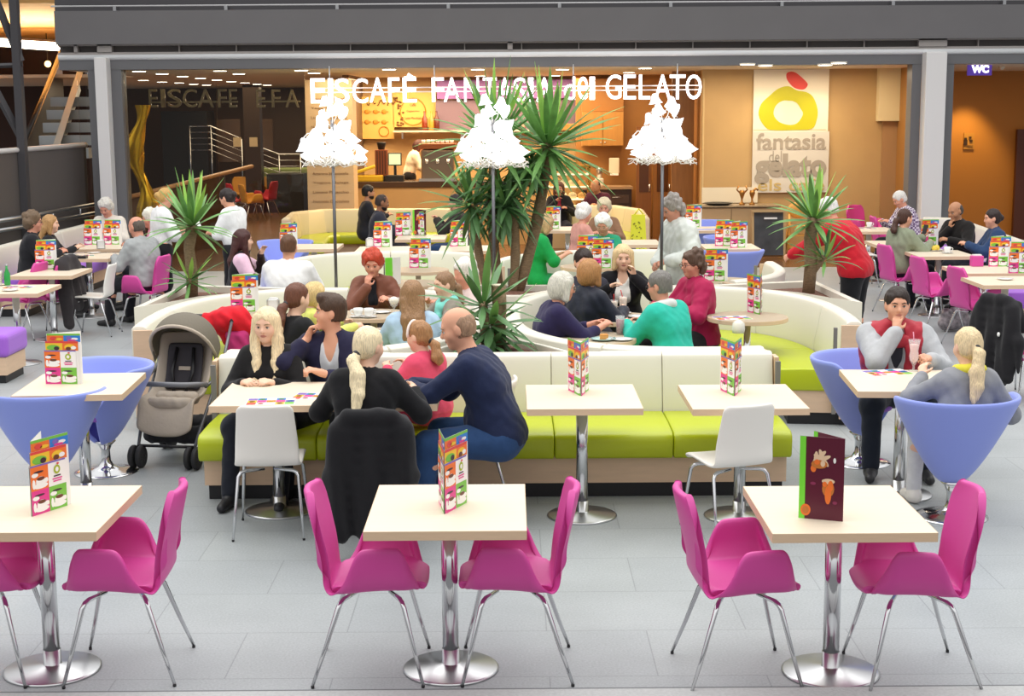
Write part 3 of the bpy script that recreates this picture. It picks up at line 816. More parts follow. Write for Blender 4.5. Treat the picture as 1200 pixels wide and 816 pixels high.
def mk_flat():
    r=thing('menu_leaflet',(0,0,0),'','leaflet')
    mb=MB().box((0,0,.0015),(.30,.21,.003)); mb.build('sheet',M['mwhite'],r)
    mb=MB()
    cs=[1,2,3,4,5,6,7]
    rnd=random.Random(5)
    for i in range(5):
        for j in range(3):
            x=-.145+i*.058; y=-.10+j*.067; mi=rnd.choice((0,0,1,2,3,4,5,6,8))
            mb.quad((x,y,.0034),(x+.056,y,.0034),(x+.056,y+.065,.0034),(x,y+.065,.0034),mi)
            if (i+j)%2: mb.lathe([(0,.0038),(.02,.0038)],(x+.028,y+.03,0),12,(mi+3)%9,False)
    mb.build('print',PM,r); return r
leaflet=Maker(mk_flat)
# --- tableware
def mk_cup():
    r=thing('coffee_cup',(0,0,0),'','cup')
    MB().lathe([(.0,.014),(.028,.014),(.030,.018),(.040,.05),(.043,.08),(.040,.08),(.037,.05),(.027,.022),(0,.022)],(0,0,0),20).build('bowl',M['cup'],r)
    MB().tube([(.040,0,.068),(.062,0,.066),(.068,0,.05),(.058,0,.034),(.035,0,.032)],.005,8).build('handle',M['cup'],r)
    MB().lathe([(0,.002),(.04,.002),(.072,.010),(.074,.013),(.04,.007),(0,.007)],(0,0,0),24).build('saucer',M['cup'],r)
    MB().lathe([(0,.068),(.039,.068)],(0,0,0),16,smooth=False).build('coffee',M['mbrown'],r)
    return r
cup=Maker(mk_cup)
SHAKE=mat('milky_drink','#F0DCC8',.4)
def mk_latte(col='#EBD3BC', straw='#D83A3A', nm='latte_glass'):
    r=thing(nm,(0,0,0),'','drink')
    MB().lathe([(0,.012),(.024,.012),(.028,.02),(.036,.13),(.038,.155),(.0355,.155),(.034,.13),(.026,.022),(0,.020)],(0,0,0),20).build('glass',M['glassware'],r)
    MB().lathe([(0,.022),(.0255,.023),(.0335,.13),(.030,.143),(0,.150)],(0,0,0),18).build('milky_drink',mat('drink_'+col.strip('#'),col,.5),r)
    MB().tube([(.01,0,.03),(-.015,.0,.17),(-.03,0,.21)],.004,6).build('straw',mat('straw_'+straw.strip('#'),straw,.4),r)
    MB().lathe([(0,.002),(.04,.002),(.072,.010),(.074,.013),(.04,.007),(0,.007)],(0,0,0),24).build('saucer',M['cup'],r)
    return r
latte=Maker(mk_latte)
def mk_goblet(fill=None):
    r=thing('ice_cream_goblet',(0,0,0),'','glass')
    MB().lathe([(.035,0),(.036,.004),(.008,.012),(.006,.05),(.010,.06),(.03,.08),(.047,.12),(.05,.15),(.048,.15),(.044,.12),(.027,.083),(0,.07)],(0,0,0),20).build('bowl',M['glassware'],r)
    MB().ball((0,0,.125),(.040,.040,.035),12).build('ice_cream',mat('vanilla_cream','#F6EBD6',.6),r)
    return r
goblet=Maker(mk_goblet)
def mk_shake():
    r=thing('milkshake_glass',(0,0,0),'','drink')
    MB().lathe([(.036,0),(.037,.004),(.008,.012),(.007,.035),(.012,.045),(.028,.07),(.033,.10),(.028,.14),(.036,.19),(.042,.215),(.040,.215),(.034,.19),(.026,.14),(.031,.10),(.026,.072),(0,.05)],(0,0,0),24).build('glass',M['glassware'],r)
    MB().lathe([(0,.052),(.024,.072),(.029,.10),(.024,.14),(.031,.182),(.0,.186)],(0,0,0),20).build('milkshake',mat('pink_milkshake','#F0B9B6',.5),r)
    MB().tube([(.0,.0,.06),(.0,.012,.20),(-.005,.02,.265)],.004,6).build('straw',mat('pink_straw','#D98AA0',.4),r)
    return r
shake=Maker(mk_shake)
def mk_napkin():
    r=thing('napkin_holder',(0,0,0),'','napkin holder')
    mb=MB()
    for y in (-.025,.025): mb.tube([(-.05,y,0),(-.05,y,.10),(-.03,y,.115),(.03,y,.115),(.05,y,.10),(.05,y,0)],.005,8)
    mb.box((0,0,.005),(.10,.055,.006)); mb.build('bracket',M['chrome'],r)
    mb=MB().box((0,0,.055),(.085,.035,.095)); mb.build('napkins',M['paper'],r,bevel=.004)
    return r
napkin=Maker(mk_napkin)
def mk_plate():
    r=thing('cake_plate',(0,0,0),'','plate')
    MB().lathe([(0,.003),(.06,.003),(.095,.014),(.098,.017),(.06,.008),(0,.008)],(0,0,0),28).build('dish',mat('mint_dish','#BCDCD6',.25),r)
    MB().prism([(-.03,-.02),(.04,-.01),(.03,.03),(-.02,.03)],.008,.05).build('cake_slice',mat('cake','#D9964F',.8,bump=.5,scale=80),r,bevel=.006)
    MB().tube([(.02,-.07,.02),(.07,-.02,.022),(.09,0,.025)],.004,6).build('fork',M['chrome'],r)
    return r
cakeplate=Maker(mk_plate)
def mk_saucer():
    r=thing('plate',(0,0,0),'','plate')
    MB().lathe([(0,.003),(.05,.003),(.083,.012),(.085,.015),(.05,.008),(0,.008)],(0,0,0),28).build('dish',M['cup'],r)
    MB().box((.01,.0,.0105),(.09,.07,.003),.5).build('napkin',M['paper'],r); return r
plate=Maker(mk_saucer)
# ------------------------------------------------------------------ sofas
def ribbon(mb, pts, prof, mi=0, smooth=True, cap=True, closed=False):
    """sweep a closed profile (offset to the left of the path, height) along a ground path"""
    n=len(prof); m=len(pts); V_=[]
    for i,p in enumerate(pts):
        a=Vector(pts[max(i-1,0)]); b=Vector(pts[min(i+1,m-1)]); t=(b-a); t=Vector((t.x,t.y)).normalized(); nrm=Vector((-t.y,t.x))
        sc=1.
        if 0<i<m-1:
            t1=(Vector(pts[i])-Vector(pts[i-1])).normalized(); cs=max(.5,abs(t1.dot(t))); sc=1/cs
        for o,z in prof: V_.append((p[0]+nrm.x*o*sc,p[1]+nrm.y*o*sc,z))
    fs=[(j*n+k,j*n+(k+1)%n,(j+1)*n+(k+1)%n,(j+1)*n+k) for j in range(m-1) for k in range(n)]
    if cap: fs+=[tuple(range(n-1,-1,-1)),tuple((m-1)*n+k for k in range(n))]
    ar=sum(prof[k][0]*prof[(k+1)%n][1]-prof[(k+1)%n][0]*prof[k][1] for k in range(n))
    if ar>0: fs=[tuple(reversed(f)) for f in fs]
    return mb.add(V_,fs,mi,smooth)
def pathlen(pts):
    L=[0]
    for a,b in zip(pts,pts[1:]): L.append(L[-1]+math.dist(a,b))
    return L
def cutpath(pts,d0,d1,step=.06):
    L=pathlen(pts); out=[]
    n=max(2,int((d1-d0)/step)+1)
    for i in range(n):
        d=d0+(d1-d0)*i/(n-1)
        out.append(tuple(poly_at(pts, min(max(d/L[-1],0),1))))
    return out
BACKP=lambda z0,z1,t,l: [(0,z0),(-.0+l,z1-.03),(-.01+l,z1-.008),(-.03+l,z1),(-t+.015,z1),(-t,z1-.02),(-t,z0)]
def sofa(name,label,pts,panel=.95,seat=True,inner=1,backz=.85,t=.13,depth=.52,mback=None,mseat=None,seatjoint=None,ends=(True,True),base=True,plinth=True,group=None,seatrange=None,recline=-.05):
    """pts: line of the seat/back junction; seats lie to the left of the path"""
    mback=mback or M['white']; mseat=mseat or M['lime']
    r=thing(name,(0,0,0),label,'sofa',0,group)
    L=pathlen(pts)[-1]; n=max(1,round(L/panel))
    for i in range(n):
        d0,d1=L*i/n+.002,L*(i+1)/n-.002
        pp=cutpath(pts,d0,d1)
        prof=[(0,.30),(.012,.50),(recline,backz-.05),(recline-.012,backz-.015),(recline-.04,backz),(recline-t+.03,backz),(recline-t,backz-.02),(recline-t,.10),(0,.10)]
        mb=MB(); ribbon(mb,pp,prof); mb.build('backrest_panel',mback,r,bevel=.008)
    if seat:
        s0,s1=seatrange or (0,L); n2=max(1,round((s1-s0)/panel))
        for i in range(n2):
            pp=cutpath(pts,s0+(s1-s0)*i/n2+.002,s0+(s1-s0)*(i+1)/n2-.002)
            prof=[(.02,.28),(.02,.455),(depth*.5,.462),(depth-.05,.455),(depth-.01,.435),(depth+.005,.40),(depth-.005,.30),(depth-.02,.28)]
            mb=MB(); ribbon(mb,pp,prof); mb.build('seat_cushion',mseat,r,bevel=.012)
        if base:
            pp=cutpath(pts,max(s0,.02),min(s1,L-.02))
            mb=MB(); ribbon(mb,pp,[(0,.10),(0,.28),(depth-.10,.28),(depth-.10,.10)],smooth=False); mb.build('base',M['panel'],r)
    if plinth:
        pp=cutpath(pts,.04,L-.04); mb=MB(); ribbon(mb,pp,[(-t+.02,0),(-t+.02,.10),(depth-.13 if seat else 0,.10),(depth-.13 if seat else 0,0)],smooth=False); mb.build('plinth',M['plinth'],r)
    for e,on in zip((0,1),ends):
        if not on: continue
        d=0 if e==0 else L; pp=cutpath(pts,max(0,d-.03),min(L,d+.03)); a,b=Vector(pp[0]),Vector(pp[-1]); tt=(b-a).normalized(); nn=Vector((-tt.y,tt.x)); c=Vector(pts[0] if e==0 else pts[-1])+tt*(-.02 if e==0 else .02)
        cc=c+nn*(-t/2+recline/2)
        an=math.atan2(tt.y,tt.x)
        MB().box((cc.x,cc.y,(.06+backz-.03)/2),(.03,t+.02,backz-.09),an).build('end_panel',M['panel'],r)
        cs=c+nn*(.03)
        MB().box((cs.x,cs.y,.45),(.034,.03,.70),an).build('end_strip',mat('edge_profile','#8A8680',.45,.4),r)
    return r
# ------------------------------------------------------------------ plants
def leaves(mb, c, n, Ls, rnd, tilt=(10,110), w=.032, droop=.5, mis=(0,1,2)):
    for i in range(n):
        a=i*2.39996+rnd.uniform(-.3,.3); q=(i+.5)/n
        el_=R(90-(tilt[0]+(tilt[1]-tilt[0])*q**.9+rnd.uniform(-10,10))); L=Ls*rnd.uniform(.75,1.1); ww=w*rnd.uniform(.8,1.15)
        d=Vector((math.cos(a)*math.cos(el_),math.sin(a)*math.cos(el_),math.sin(el_))); sd=Vector((-math.sin(a),math.cos(a),0))
        p=Vector(c)+Vector((math.cos(a)*.02,math.sin(a)*.02,-q*.06)); N=7; dr=droop*rnd.uniform(.5,1.5)*(.4+q)
        vs=[]
        for k in range(N):
            t=k/(N-1); prof=(.55+1.2*t if t<.3 else .91+.09*math.cos((t-.3)*4) if t<.5 else 1.0*(1-((t-.5)/.5)**1.8)+.02)
            up=sd.cross(d).normalized()
            vs += [p-sd*ww*prof*.5+up*ww*.18*prof, p-up*.002, p+sd*ww*prof*.5+up*ww*.18*prof]
            p=p+d*(L/(N-1)); d=(d+Vector((0,0,-dr*.30*t*(1-abs(d.z)*.4)))).normalized()
        fs=[]
        for k in range(N-1):
            o=k*3; fs += [(o,o+1,o+4,o+3),(o+1,o+2,o+5,o+4)]
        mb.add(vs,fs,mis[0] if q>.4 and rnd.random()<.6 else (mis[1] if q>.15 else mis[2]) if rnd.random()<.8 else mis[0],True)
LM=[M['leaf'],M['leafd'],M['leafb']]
def trunk(pts, r, root, cut=False, name='trunk'):
    rr=[r*(1+.08*math.sin(i*2.7)) for i in range(len(pts))] if not isinstance(r,list) else r
    o=MB().tube(pts,rr,12).build(name,M['trunk'],root)
    if cut:
        p=pts[-1]; MB().lathe([(0,.003),(rr[-1]*.9,.002),(rr[-1]*1.03,-.006)],p,16).build('sawn_end',M['cut'],o)
    return o
# ------------------------------------------------------------------ lamp
LAMPW=mat('glowing_glass','#FFFFFF',.3,emit=1.0); WIRE=mat('white_wire','#EFEAE2',.3)
BELL=[(.010,.060),(.020,.056),(.032,.036),(.040,.010),(.052,-.016),(.070,-.036),(.064,-.032),(.046,-.012),(.034,.010),(.0,.045)]
def mk_lamp():
    r=thing('chandelier_lamp',(0,0,0),'','lamp')
    zt=2.10
    PL=mat('lamp_pole','#77777A',.3,1.)
    MB().tube([(0,0,.0),(0,0,zt+.35)],.016,12).build('pole',PL,r)
    MB().lathe([(.16,0),(.16,.012),(.03,.03),(.018,.06)],(0,0,0),28).build('base',PL,r)
    rnd=random.Random(11)
    mb=MB()
    for i in range(30):
        a=i*2.4; pts=[]
        for k in range(9):
            t=k/8; rr=.05+.28*t; pts.append((rr*math.cos(a+math.sin(t*9+i)*.22),rr*math.sin(a+math.sin(t*9+i)*.22),zt-.035+.030*math.sin(t*11+i*1.7)-.03*t))
        mb.tube(pts,.0045,5)
    mb.build('wire_skirt',WIRE,r)
    rings=[(.265,zt+.025,10,0),(.13,zt+.04,4,.3),(.215,zt+.13,7,.35),(.16,zt+.225,6,.1),(.135,zt+.315,4,.5),(.095,zt+.40,3,.2),(.08,zt+.50,2,.35)]
    for rr,z,n,ph in rings:
        for i in range(n):
            a=2*math.pi*i/n+ph+rnd.uniform(-.18,.18); q=rr*rnd.uniform(.88,1.12); zz=z+rnd.uniform(-.03,.03)
            c=Vector((q*math.cos(a),q*math.sin(a),zz))
            arm=MB().tube([(0,0,zz-.12),(q*.5*math.cos(a+.2),q*.5*math.sin(a+.2),zz-.06),(q*.85*math.cos(a+.05),q*.85*math.sin(a+.05),zz+.07),tuple(c+Vector((0,0,.055)))],.0048,5).build('arm',WIRE,r)
            rot=(Matrix.Rotation(a,3,'Z')@Matrix.Rotation(R(rnd.uniform(-70,20)),3,'Y')@Matrix.Rotation(R(rnd.uniform(-30,30)),3,'X'))
            MB().lathe(BELL,c,12,rot=rot).build('glass_shade',LAMPW,arm)
    arm=MB().tube([(-.10,0,zt+.12),(-.18,0,zt+.215),(-.24,0,zt+.225),(-.285,0,zt+.18),(-.29,0,zt+.15)],.006,6).build('arm',WIRE,r)
    MB().lathe(BELL,(-.29,0,zt+.09),12).build('glass_shade',LAMPW,arm)
    return r
lamp=Maker(mk_lamp)
# ------------------------------------------------------------------ setting
def floormat():
    m=bpy.data.materials.new('granite_slabs'); m.use_nodes=True; nt=m.node_tree; b=nt.nodes['Principled BSDF']; L_=nt.links
    tc=nt.nodes.new('ShaderNodeTexCoord'); br=nt.nodes.new('ShaderNodeTexBrick')
    mp=nt.nodes.new('ShaderNodeMapping'); mp.inputs['Location'].default_value=(.33,.17,0); L_.new(tc.outputs['Object'],mp.inputs[0]); L_.new(mp.outputs[0],br.inputs['Vector'])
    br.inputs['Scale'].default_value=1; br.inputs['Brick Width'].default_value=.98; br.inputs['Row Height'].default_value=.60; br.inputs['Mortar Size'].default_value=.0035; br.inputs['Mortar Smooth'].default_value=.2; br.inputs['Bias'].default_value=0
    br.inputs['Color1'].default_value=lin('#9FA4A6'); br.inputs['Color2'].default_value=lin('#A3A8A9'); br.inputs['Mortar'].default_value=lin('#8C9092')
    n=nt.nodes.new('ShaderNodeTexNoise'); n.inputs['Scale'].default_value=90; n.inputs['Detail'].default_value=5; L_.new(tc.outputs['Object'],n.inputs['Vector'])
    n2=nt.nodes.new('ShaderNodeTexNoise'); n2.inputs['Scale'].default_value=1.6; n2.inputs['Detail'].default_value=3; L_.new(tc.outputs['Object'],n2.inputs['Vector'])
    mr=nt.nodes.new('ShaderNodeMapRange'); mr.inputs[1].default_value=.3; mr.inputs[2].default_value=.7; mr.inputs[3].default_value=.86; mr.inputs[4].default_value=1.12; L_.new(n.outputs['Fac'],mr.inputs[0])
    mr2=nt.nodes.new('ShaderNodeMapRange'); mr2.inputs[1].default_value=.35; mr2.inputs[2].default_value=.65; mr2.inputs[3].default_value=.93; mr2.inputs[4].default_value=1.05; L_.new(n2.outputs['Fac'],mr2.inputs[0])
    mu=nt.nodes.new('ShaderNodeMath'); mu.operation='MULTIPLY'; L_.new(mr.outputs[0],mu.inputs[0]); L_.new(mr2.outputs[0],mu.inputs[1])
    hs=nt.nodes.new('ShaderNodeHueSaturation'); L_.new(br.outputs['Color'],hs.inputs['Color']); L_.new(mu.outputs[0],hs.inputs['Value']); L_.new(hs.outputs[0],b.inputs['Base Color'])
    b.inputs['Roughness'].default_value=.42; b.inputs['Specular IOR Level'].default_value=.4
    return m
FLOORM=floormat()
struct(MB().box((0,15.1,-.05),(26,17.7,.1)).build('floor',FLOORM),'grey granite slab floor of the mall','floor')
WOODF=mat('brown_wood_floor','#6B4A30',.25,var=.15,scale=3,stretch=(1,8,1))
struct(MB().box((0,36,-.05),(26,24.1,.1)).build('floor',WOODF),'polished brown wooden floor inside the shop','floor')
kb=MB().box((0,6.0,-.035),(26,.5,.10)); 
struct(kb.build('trim_1',mat('kerb_stone','#B4B7B6',.7,bump=.3,scale=60,var=.08),bevel=.004),'pale stone kerb along the front edge of the floor','kerb')
struct(MB().box((0,6.262,-.035),(26,.02,.09)).build('trim_2',mat('kerb_joint','#6F7375',.7)),'dark metal strip behind the front kerb','trim')
YS=24.
GREY=mat('grey_cladding','#6A6869',.55,var=.03,scale=2); GREYD=mat('dark_grey_frame','#6A6A6C',.45); COLM=mat('column_paint','#DEDCDA',.5)
def pbox(name,px0,px1,py0,py1,Y,dep,m,parent=None,bevel=0):
    xa,za=W(px0,py1,Y); xb,zb=W(px1,py0,Y)
    return MB().box(((xa+xb)/2,Y+dep/2,(za+zb)/2),(abs(xb-xa),dep,abs(zb-za))).build(name,m,parent,bevel=bevel)
def wbox(name,x0,x1,z0,z1,Y,dep,m,parent=None,bevel=0):
    return MB().box(((x0+x1)/2,Y+dep/2,(z0+z1)/2),(abs(x1-x0),dep,abs(z1-z0))).build(name,m,parent,bevel=bevel)
X=lambda px,Y=YS: W(px,100,Y)[0]
Z=lambda py,Y=YS,px=600: W(px,py,Y)[1]
z_h0=Z(78.5); z_h1=Z(67); z_v0=Z(59); z_v1=Z(49); z_f1=Z(10)
xl=X(71); xr=X(1300)
struct(wbox('wall_fascia',xl,xr,z_v1,z_f1,YS-.15,1.2,GREY),'wide grey fascia band above the ice cream shop','fascia')
struct(wbox('wall_upper',xl-.1,xr,z_f1,z_f1+1.2,YS+.25,.6,mat('dark_upper_edge','#4A484B',.6)),'dark edge of the floor above the shop','wall')
t=thing('balcony_rail',(0,YS,0),'thin pale rail along the dark edge above the grey fascia','rail')
zz=z_f1+.085
mb=MB(); mb.tube([(xl-.1,YS+.05-YS,zz),(xr,.05,zz)],.012,8); mb.build('rail',mat('pale_rail','#D9D8D8',.3),t)
for k in range(10):
    xx=xl+.9+k*1.75; MB().box((xx,.12,zz-.05),(.05,.16,.10)).build('bracket',M['steel'],t)
struct(wbox('trim_3',xl,xr,z_v0-.005,z_v1,YS+.06,.9,mat('vent_recess','#5C5755',.7)),'recessed vent strip under the fascia','vent')
VF=mat('vent_frame','#A29C98',.5)
mb=MB()
def vb(x0,x1,z0,z1): mb.box(((x0+x1)/2,YS+.0,(z0+z1)/2),(x1-x0,.12,z1-z0))
vb(xl,xr,z_v1-.02,z_v1+.01); vb(xl,xr,z_v0-.03,z_v0+.01)
for a,b in ((90,94),(117,134),(595,601),(1074,1107)): vb(X(a),X(b),z_v0,z_v1)
struct(mb.build('trim_4',VF),'grey frame around the vent strip','vent frame')
mb=MB()
for k in range(15): xx=xl+1.9+k*.9; mb.box((xx,YS+.03,(z_v0+z_v1)/2),(.015,.08,z_v1-z_v0))
struct(mb.build('trim_5',VF),'thin dividers of the vent strip','vent divider')
struct(MB().tube([(X(71),YS-.02,(z_v0+z_h1)/2-.005),(xr,YS-.02,(z_v0+z_h1)/2-.005)],.052,12).build('trim_6',mat('white_pipe','#EDEFF0',.3)),'round white trim above the shop front','trim')
struct(wbox('wall_header',xl,xr,z_h0,z_h1,YS-.03,.35,GREYD),'dark grey header over the shop front','header')
# columns and frames
struct(wbox('wall_column',X(117),X(131),0,z_h1+.03,YS-.28,.26,COLM,bevel=.01),'pale column at the left end of the shop front','column')
struct(wbox('wall_column',X(1079),X(1103),0,z_h1+.03,YS-.28,.26,COLM,bevel=.01),'pale column between shop front and toilet corridor','column')
for n_,(a,b) in enumerate(((104,117),(131,143),(1068,1079),(1103,1117))):
    struct(wbox('trim_%d'%(7+n_),X(a),X(b),0,z_h0+.02,YS-.02,.3,GREYD),'dark grey upright frame of the shop front %s'%('left of the left column','right of the left column','left of the right column','right of the right column')[n_],'frame')
# ceiling of the shop
CEIL=mat('shop_ceiling','#E9DDC8',.7)
zc=Z(78.5)+.0
struct(MB().box(((xl+13.5)/2,YS+13.3,zc+.25),(13.5-xl,26.,.5)).build('ceiling',CEIL),'cream ceiling inside the shop','ceiling')
struct(MB().box(((xl-15)/2,40,zc+.03),(15+xl,22.,.06)).build('ceiling_corridor',CEIL),'cream ceiling of the corridor behind the escalator','ceiling')
# walls of the shop
OCH=mat('ochre_wall','#C4A06A',.6,var=.04,scale=2); OCHD=mat('brown_wall','#A8763A',.6,var=.05,scale=2); DK=mat('dark_brown_wall','#5A4434',.5); WOODB=mat('brown_wood','#9A6A38',.4,var=.15,scale=3,stretch=(6,6,.6))
struct(wbox('wall_back',X(410,31.),X(700,31.),0,zc,31.,.2,OCH),'warm ochre back wall behind the counter','wall')
struct(wbox('wall_left',-12.5,X(398,43.),0,zc,43.,.2,DK),'dark wall at the far end of the left interior','wall')
struct(MB().box((X(410,28.)-.12,34.9,zc/2),(.12,13,zc)).build('wall_side',DK),'dark partition between corridor and counter','wall')
struct(wbox('wall_right',X(823,26.5),X(1056,26.5),0,zc,26.5,.2,OCH),'ochre wall carrying the big poster','wall')
struct(wbox('wall_cabinet',X(675,30.),X(830,30.),0,zc,30.,.2,OCHD),'brown wall behind the cabinets','wall')
struct(MB().box((X(823,26.6)+.10,28.3,zc/2),(.12,3.5,zc)).build('wall_return',WOODB),'wooden return wall beside the poster wall','wall')
struct(pbox('trim_11',1029,1058,68,142,26.3,.18,mat('cream_box','#EBD9A8',.6)),'cream boxed-in panel at the top right of the shop','panel')
struct(pbox('trim_12',1031,1056,142,262,26.42,.07,mat('tan_strip','#B38A5C',.6)),'tan strip of wall under the cream box','panel')
struct(wbox('wall_corridor',X(1090,29.),X(1300,29.),0,zc,29.,.2,mat('corridor_wall','#B8782C',.6)),'orange-brown wall of the toilet corridor','wall')
struct(MB().box((X(1084,25),26.8,zc/2),(.14,5.2,zc)).build('wall_partition',OCHD),'wall between shop and toilet corridor','wall')
struct(wbox('door_1',X(1194,28.9),X(1290,28.9),0,2.1,28.85,.1,mat('dark_door','#5A2E1C',.4)),'dark brown door at the end of the toilet corridor','door')
# downlights
DL=mat('downlight_glow','#FFF3D8',.3,emit=14.)
def mk_dl():
    r=thing('downlight',(0,0,0),'','ceiling light')
    MB().lathe([(.115,-.022),(.12,-.010),(.12,.0)],(0,0,0),20).build('trim_ring',mat('lamp_ring','#F2EAD8',.4),r)
    MB().lathe([(0,-.024),(.105,-.024),(.105,-.015),(0,-.015)],(0,0,0),20).build('diffuser',DL,r)
    return r
downlight=Maker(mk_dl)
dls=[(163,82.5),(190,85.5),(214,88.5),(235,90.5),(258,82),(280,85.5),(254,92.5),(271,94.5),(287,96),(301,97.5),(313,98.5),(168,93),(190,95),(210,96),(227,97.5),(242,98.5),(353,81.5),(368,84.5),(456,80.5),(480,88.5),(560,80.5),(563,88),(659,80.5),(650,87.5),(737,84),(756,79),(876,74.6),(897,76),(967,75.2),(983,73)]
for i,(px,py) in enumerate(dls):
    x,y=G(px,py+1.2,zc-.02)
    where='over the dark left interior' if px<345 else 'over the ice cream counter' if px<700 else 'over the poster wall'
    downlight((x,y,zc),0,'round white downlight in the shop ceiling '+where,'downlights '+where)
# shop sign
def textmesh(body, bold=.0, ext=.02, spacing=1.):
    cu=bpy.data.curves.new('letters','FONT'); cu.body=body; cu.size=1; cu.extrude=0; cu.offset=bold; cu.resolution_u=5; cu.space_character=spacing
    ob=bpy.data.objects.new('tmp',cu); COL.objects.link(ob); bpy.context.view_layer.update()
    me=bpy.data.meshes.new_from_object(ob.evaluated_get(bpy.context.evaluated_depsgraph_get())); bpy.data.objects.remove(ob); bpy.data.curves.remove(cu)
    return me
def text_obj(name, body, x0,x1,z0,z1, Y, m, parent=None, bold=.02, ext=.03, flip=False, spacing=1., rz=None):
    cu=bpy.data.curves.new('letters','FONT'); cu.body=body; cu.size=1; cu.offset=bold; cu.resolution_u=4; cu.space_character=spacing; cu.extrude=.05
    ob=bpy.data.objects.new('tmp',cu); COL.objects.link(ob); bpy.context.view_layer.update()
    me=bpy.data.meshes.new_from_object(ob.evaluated_get(bpy.context.evaluated_depsgraph_get())); bpy.data.objects.remove(ob); bpy.data.curves.remove(cu)
    n=len(me.vertices); co=np.zeros(n*3,np.float32); me.vertices.foreach_get('co',co); co=co.reshape(-1,3)
    lo,hi=co.min(0),co.max(0); q=(co-lo)/np.maximum(hi-lo,1e-6)
    xx=x0+(x1-x0)*(q[:,0] if not flip else 1-q[:,0]); zz_=z0+(z1-z0)*q[:,1]; yy=Y+ext*(1-q[:,2])-ext/2
    me.vertices.foreach_set('co',np.stack([xx,yy,zz_],1).astype(np.float32).ravel()); me.materials.clear(); me.materials.append(m); me.update(); me.name=name
    if not flip: pass
    return link(name,me,parent)
SIGNM=mat('sign_glow','#FFF4F2',.4,emit=3.2); SIGNS=mat('sign_rim','#F6C9C4',.4,emit=.6)
YSG=YS-.22
sg=thing('shop_sign',(0,YSG,Z(104,YSG)),'long row of white glowing letters hung above the ice cream shop front','sign')
def letters(word,pxs,py0,py1,Y,m,par,name='letter',bold=.0):
    for ch,(a,b) in zip(word,pxs):
        xa=X(a,Y)-par.location.x; xb=X(b,Y)-par.location.x; z1=W(a,py0,Y)[1]-par.location.z; z0=W(a,py1,Y)[1]-par.location.z
        text_obj(name,ch,xa,xb,z0,z1,0,m,par,bold=bold,ext=.05)
letters('EISC',[(364,381),(384.5,390),(392,409),(413,431)],92,121,YSG,SIGNM,sg); letters('AFE',[(433,452),(455,468),(472,488)],91,120,YSG,SIGNM,sg)
mb=MB().tube([(X(478,YSG),0,W(478,87,YSG)[1]-sg.location.z),(X(484,YSG),0,W(484,91,YSG)[1]-sg.location.z)],.022,8); mb.build('accent',SIGNM,sg)
letters('FANTASIA',[(506,520),(520,539),(544,561),(566,582),(583,600),(602,616),(619,625),(628,648)],91,119.5,YSG,SIGNM,sg)
letters('del',[(661,674),(677,689),(691,697)],90,117,YSG,SIGNM,sg,bold=.0)
letters('GELATO',[(710,728),(731,745),(749,762),(767,786),(785,803),(804,822)],87.5,116.5,YSG,SIGNM,sg)
mb=MB()
for py in (101.5,106.5): mb.tube([(X(364,YSG),.045,W(364,py+2,YSG)[1]-sg.location.z),(X(822,YSG),.045,W(822,py-1.5,YSG)[1]-sg.location.z)],.010,6)
mb.build('support_rail',mat('sign_rail','#E8E0D8',.4),sg)
for px in (386,509,672,794):
    MB().tube([(X(px,YSG),.045,0),(X(px,YSG),.045,z_h0-sg.location.z+.03)],.010,6).build('hanger',M['steel'],sg)
REFL=mat('sign_reflection','#8A7A58',.3,metal=.6)  # reflection of the glowing sign, modelled as dim letters behind the glass
ds=thing('reflected_letters',(0,26.2,Z(117,26.2)),'longer row of dim letters modelling the glowing sign mirrored in the left shop window','sign')
letters('EISCAFE',[(174,184),(188,193),(196,212),(214,230),(231,250),(255,265),(268,277)],104.5,126,26.2,REFL,ds,bold=.0)
mb=MB().box((X(225,26.2),.05,0),(X(278,26.2)-X(173,26.2),.02,.03)); mb.build('support_rail',REFL,ds)  # rail is part of the sign reflection
ds=thing('reflected_letters',(0,26.4,Z(117,26.4)),'three dim letters modelling the sign reflection just left of the printed beige pillar','sign')
letters('EFA',[(300,310),(318,328),(334,350)],105,126,26.4,REFL,ds,bold=.0)
mb=MB().box((X(325,26.4),.05,0),(X(351,26.4)-X(299,26.4),.02,.03)); mb.build('support_rail',REFL,ds)  # rail is part of the sign reflection
# left glass front
gl=wbox('window_1',X(143),X(251),.05,z_h0,YS+.12,.012,M['glass']); struct(gl,'large glass pane of the left shop front','window')
gl=wbox('window_2',X(251.5),X(356),.05,z_h0,YS+.12,.012,M['glass']); struct(gl,'narrow glass pane beside the text pillar','window')
struct(wbox('trim_13',X(284,38.),X(303,38.),0,zc,38.,.4,mat('bronze_mullion','#3B2A1E',.35,.3)),'dark bronze column deep in the left interior','mullion')
for px,nm in ((278,'left'),(297,'right')):
    tag(pbox('door_plate',px-4.5,px+4.5,161,172,37.96,.02,mat('beige_plate','#C9B48E',.5)),'small beige notice plate, %s of the two on the dark bronze column'%nm,'sign')
struct(wbox('window_3',X(88),X(104),.9,z_h0,YS+.12,.012,M['glass']),'glass strip left of the pale left column','window')
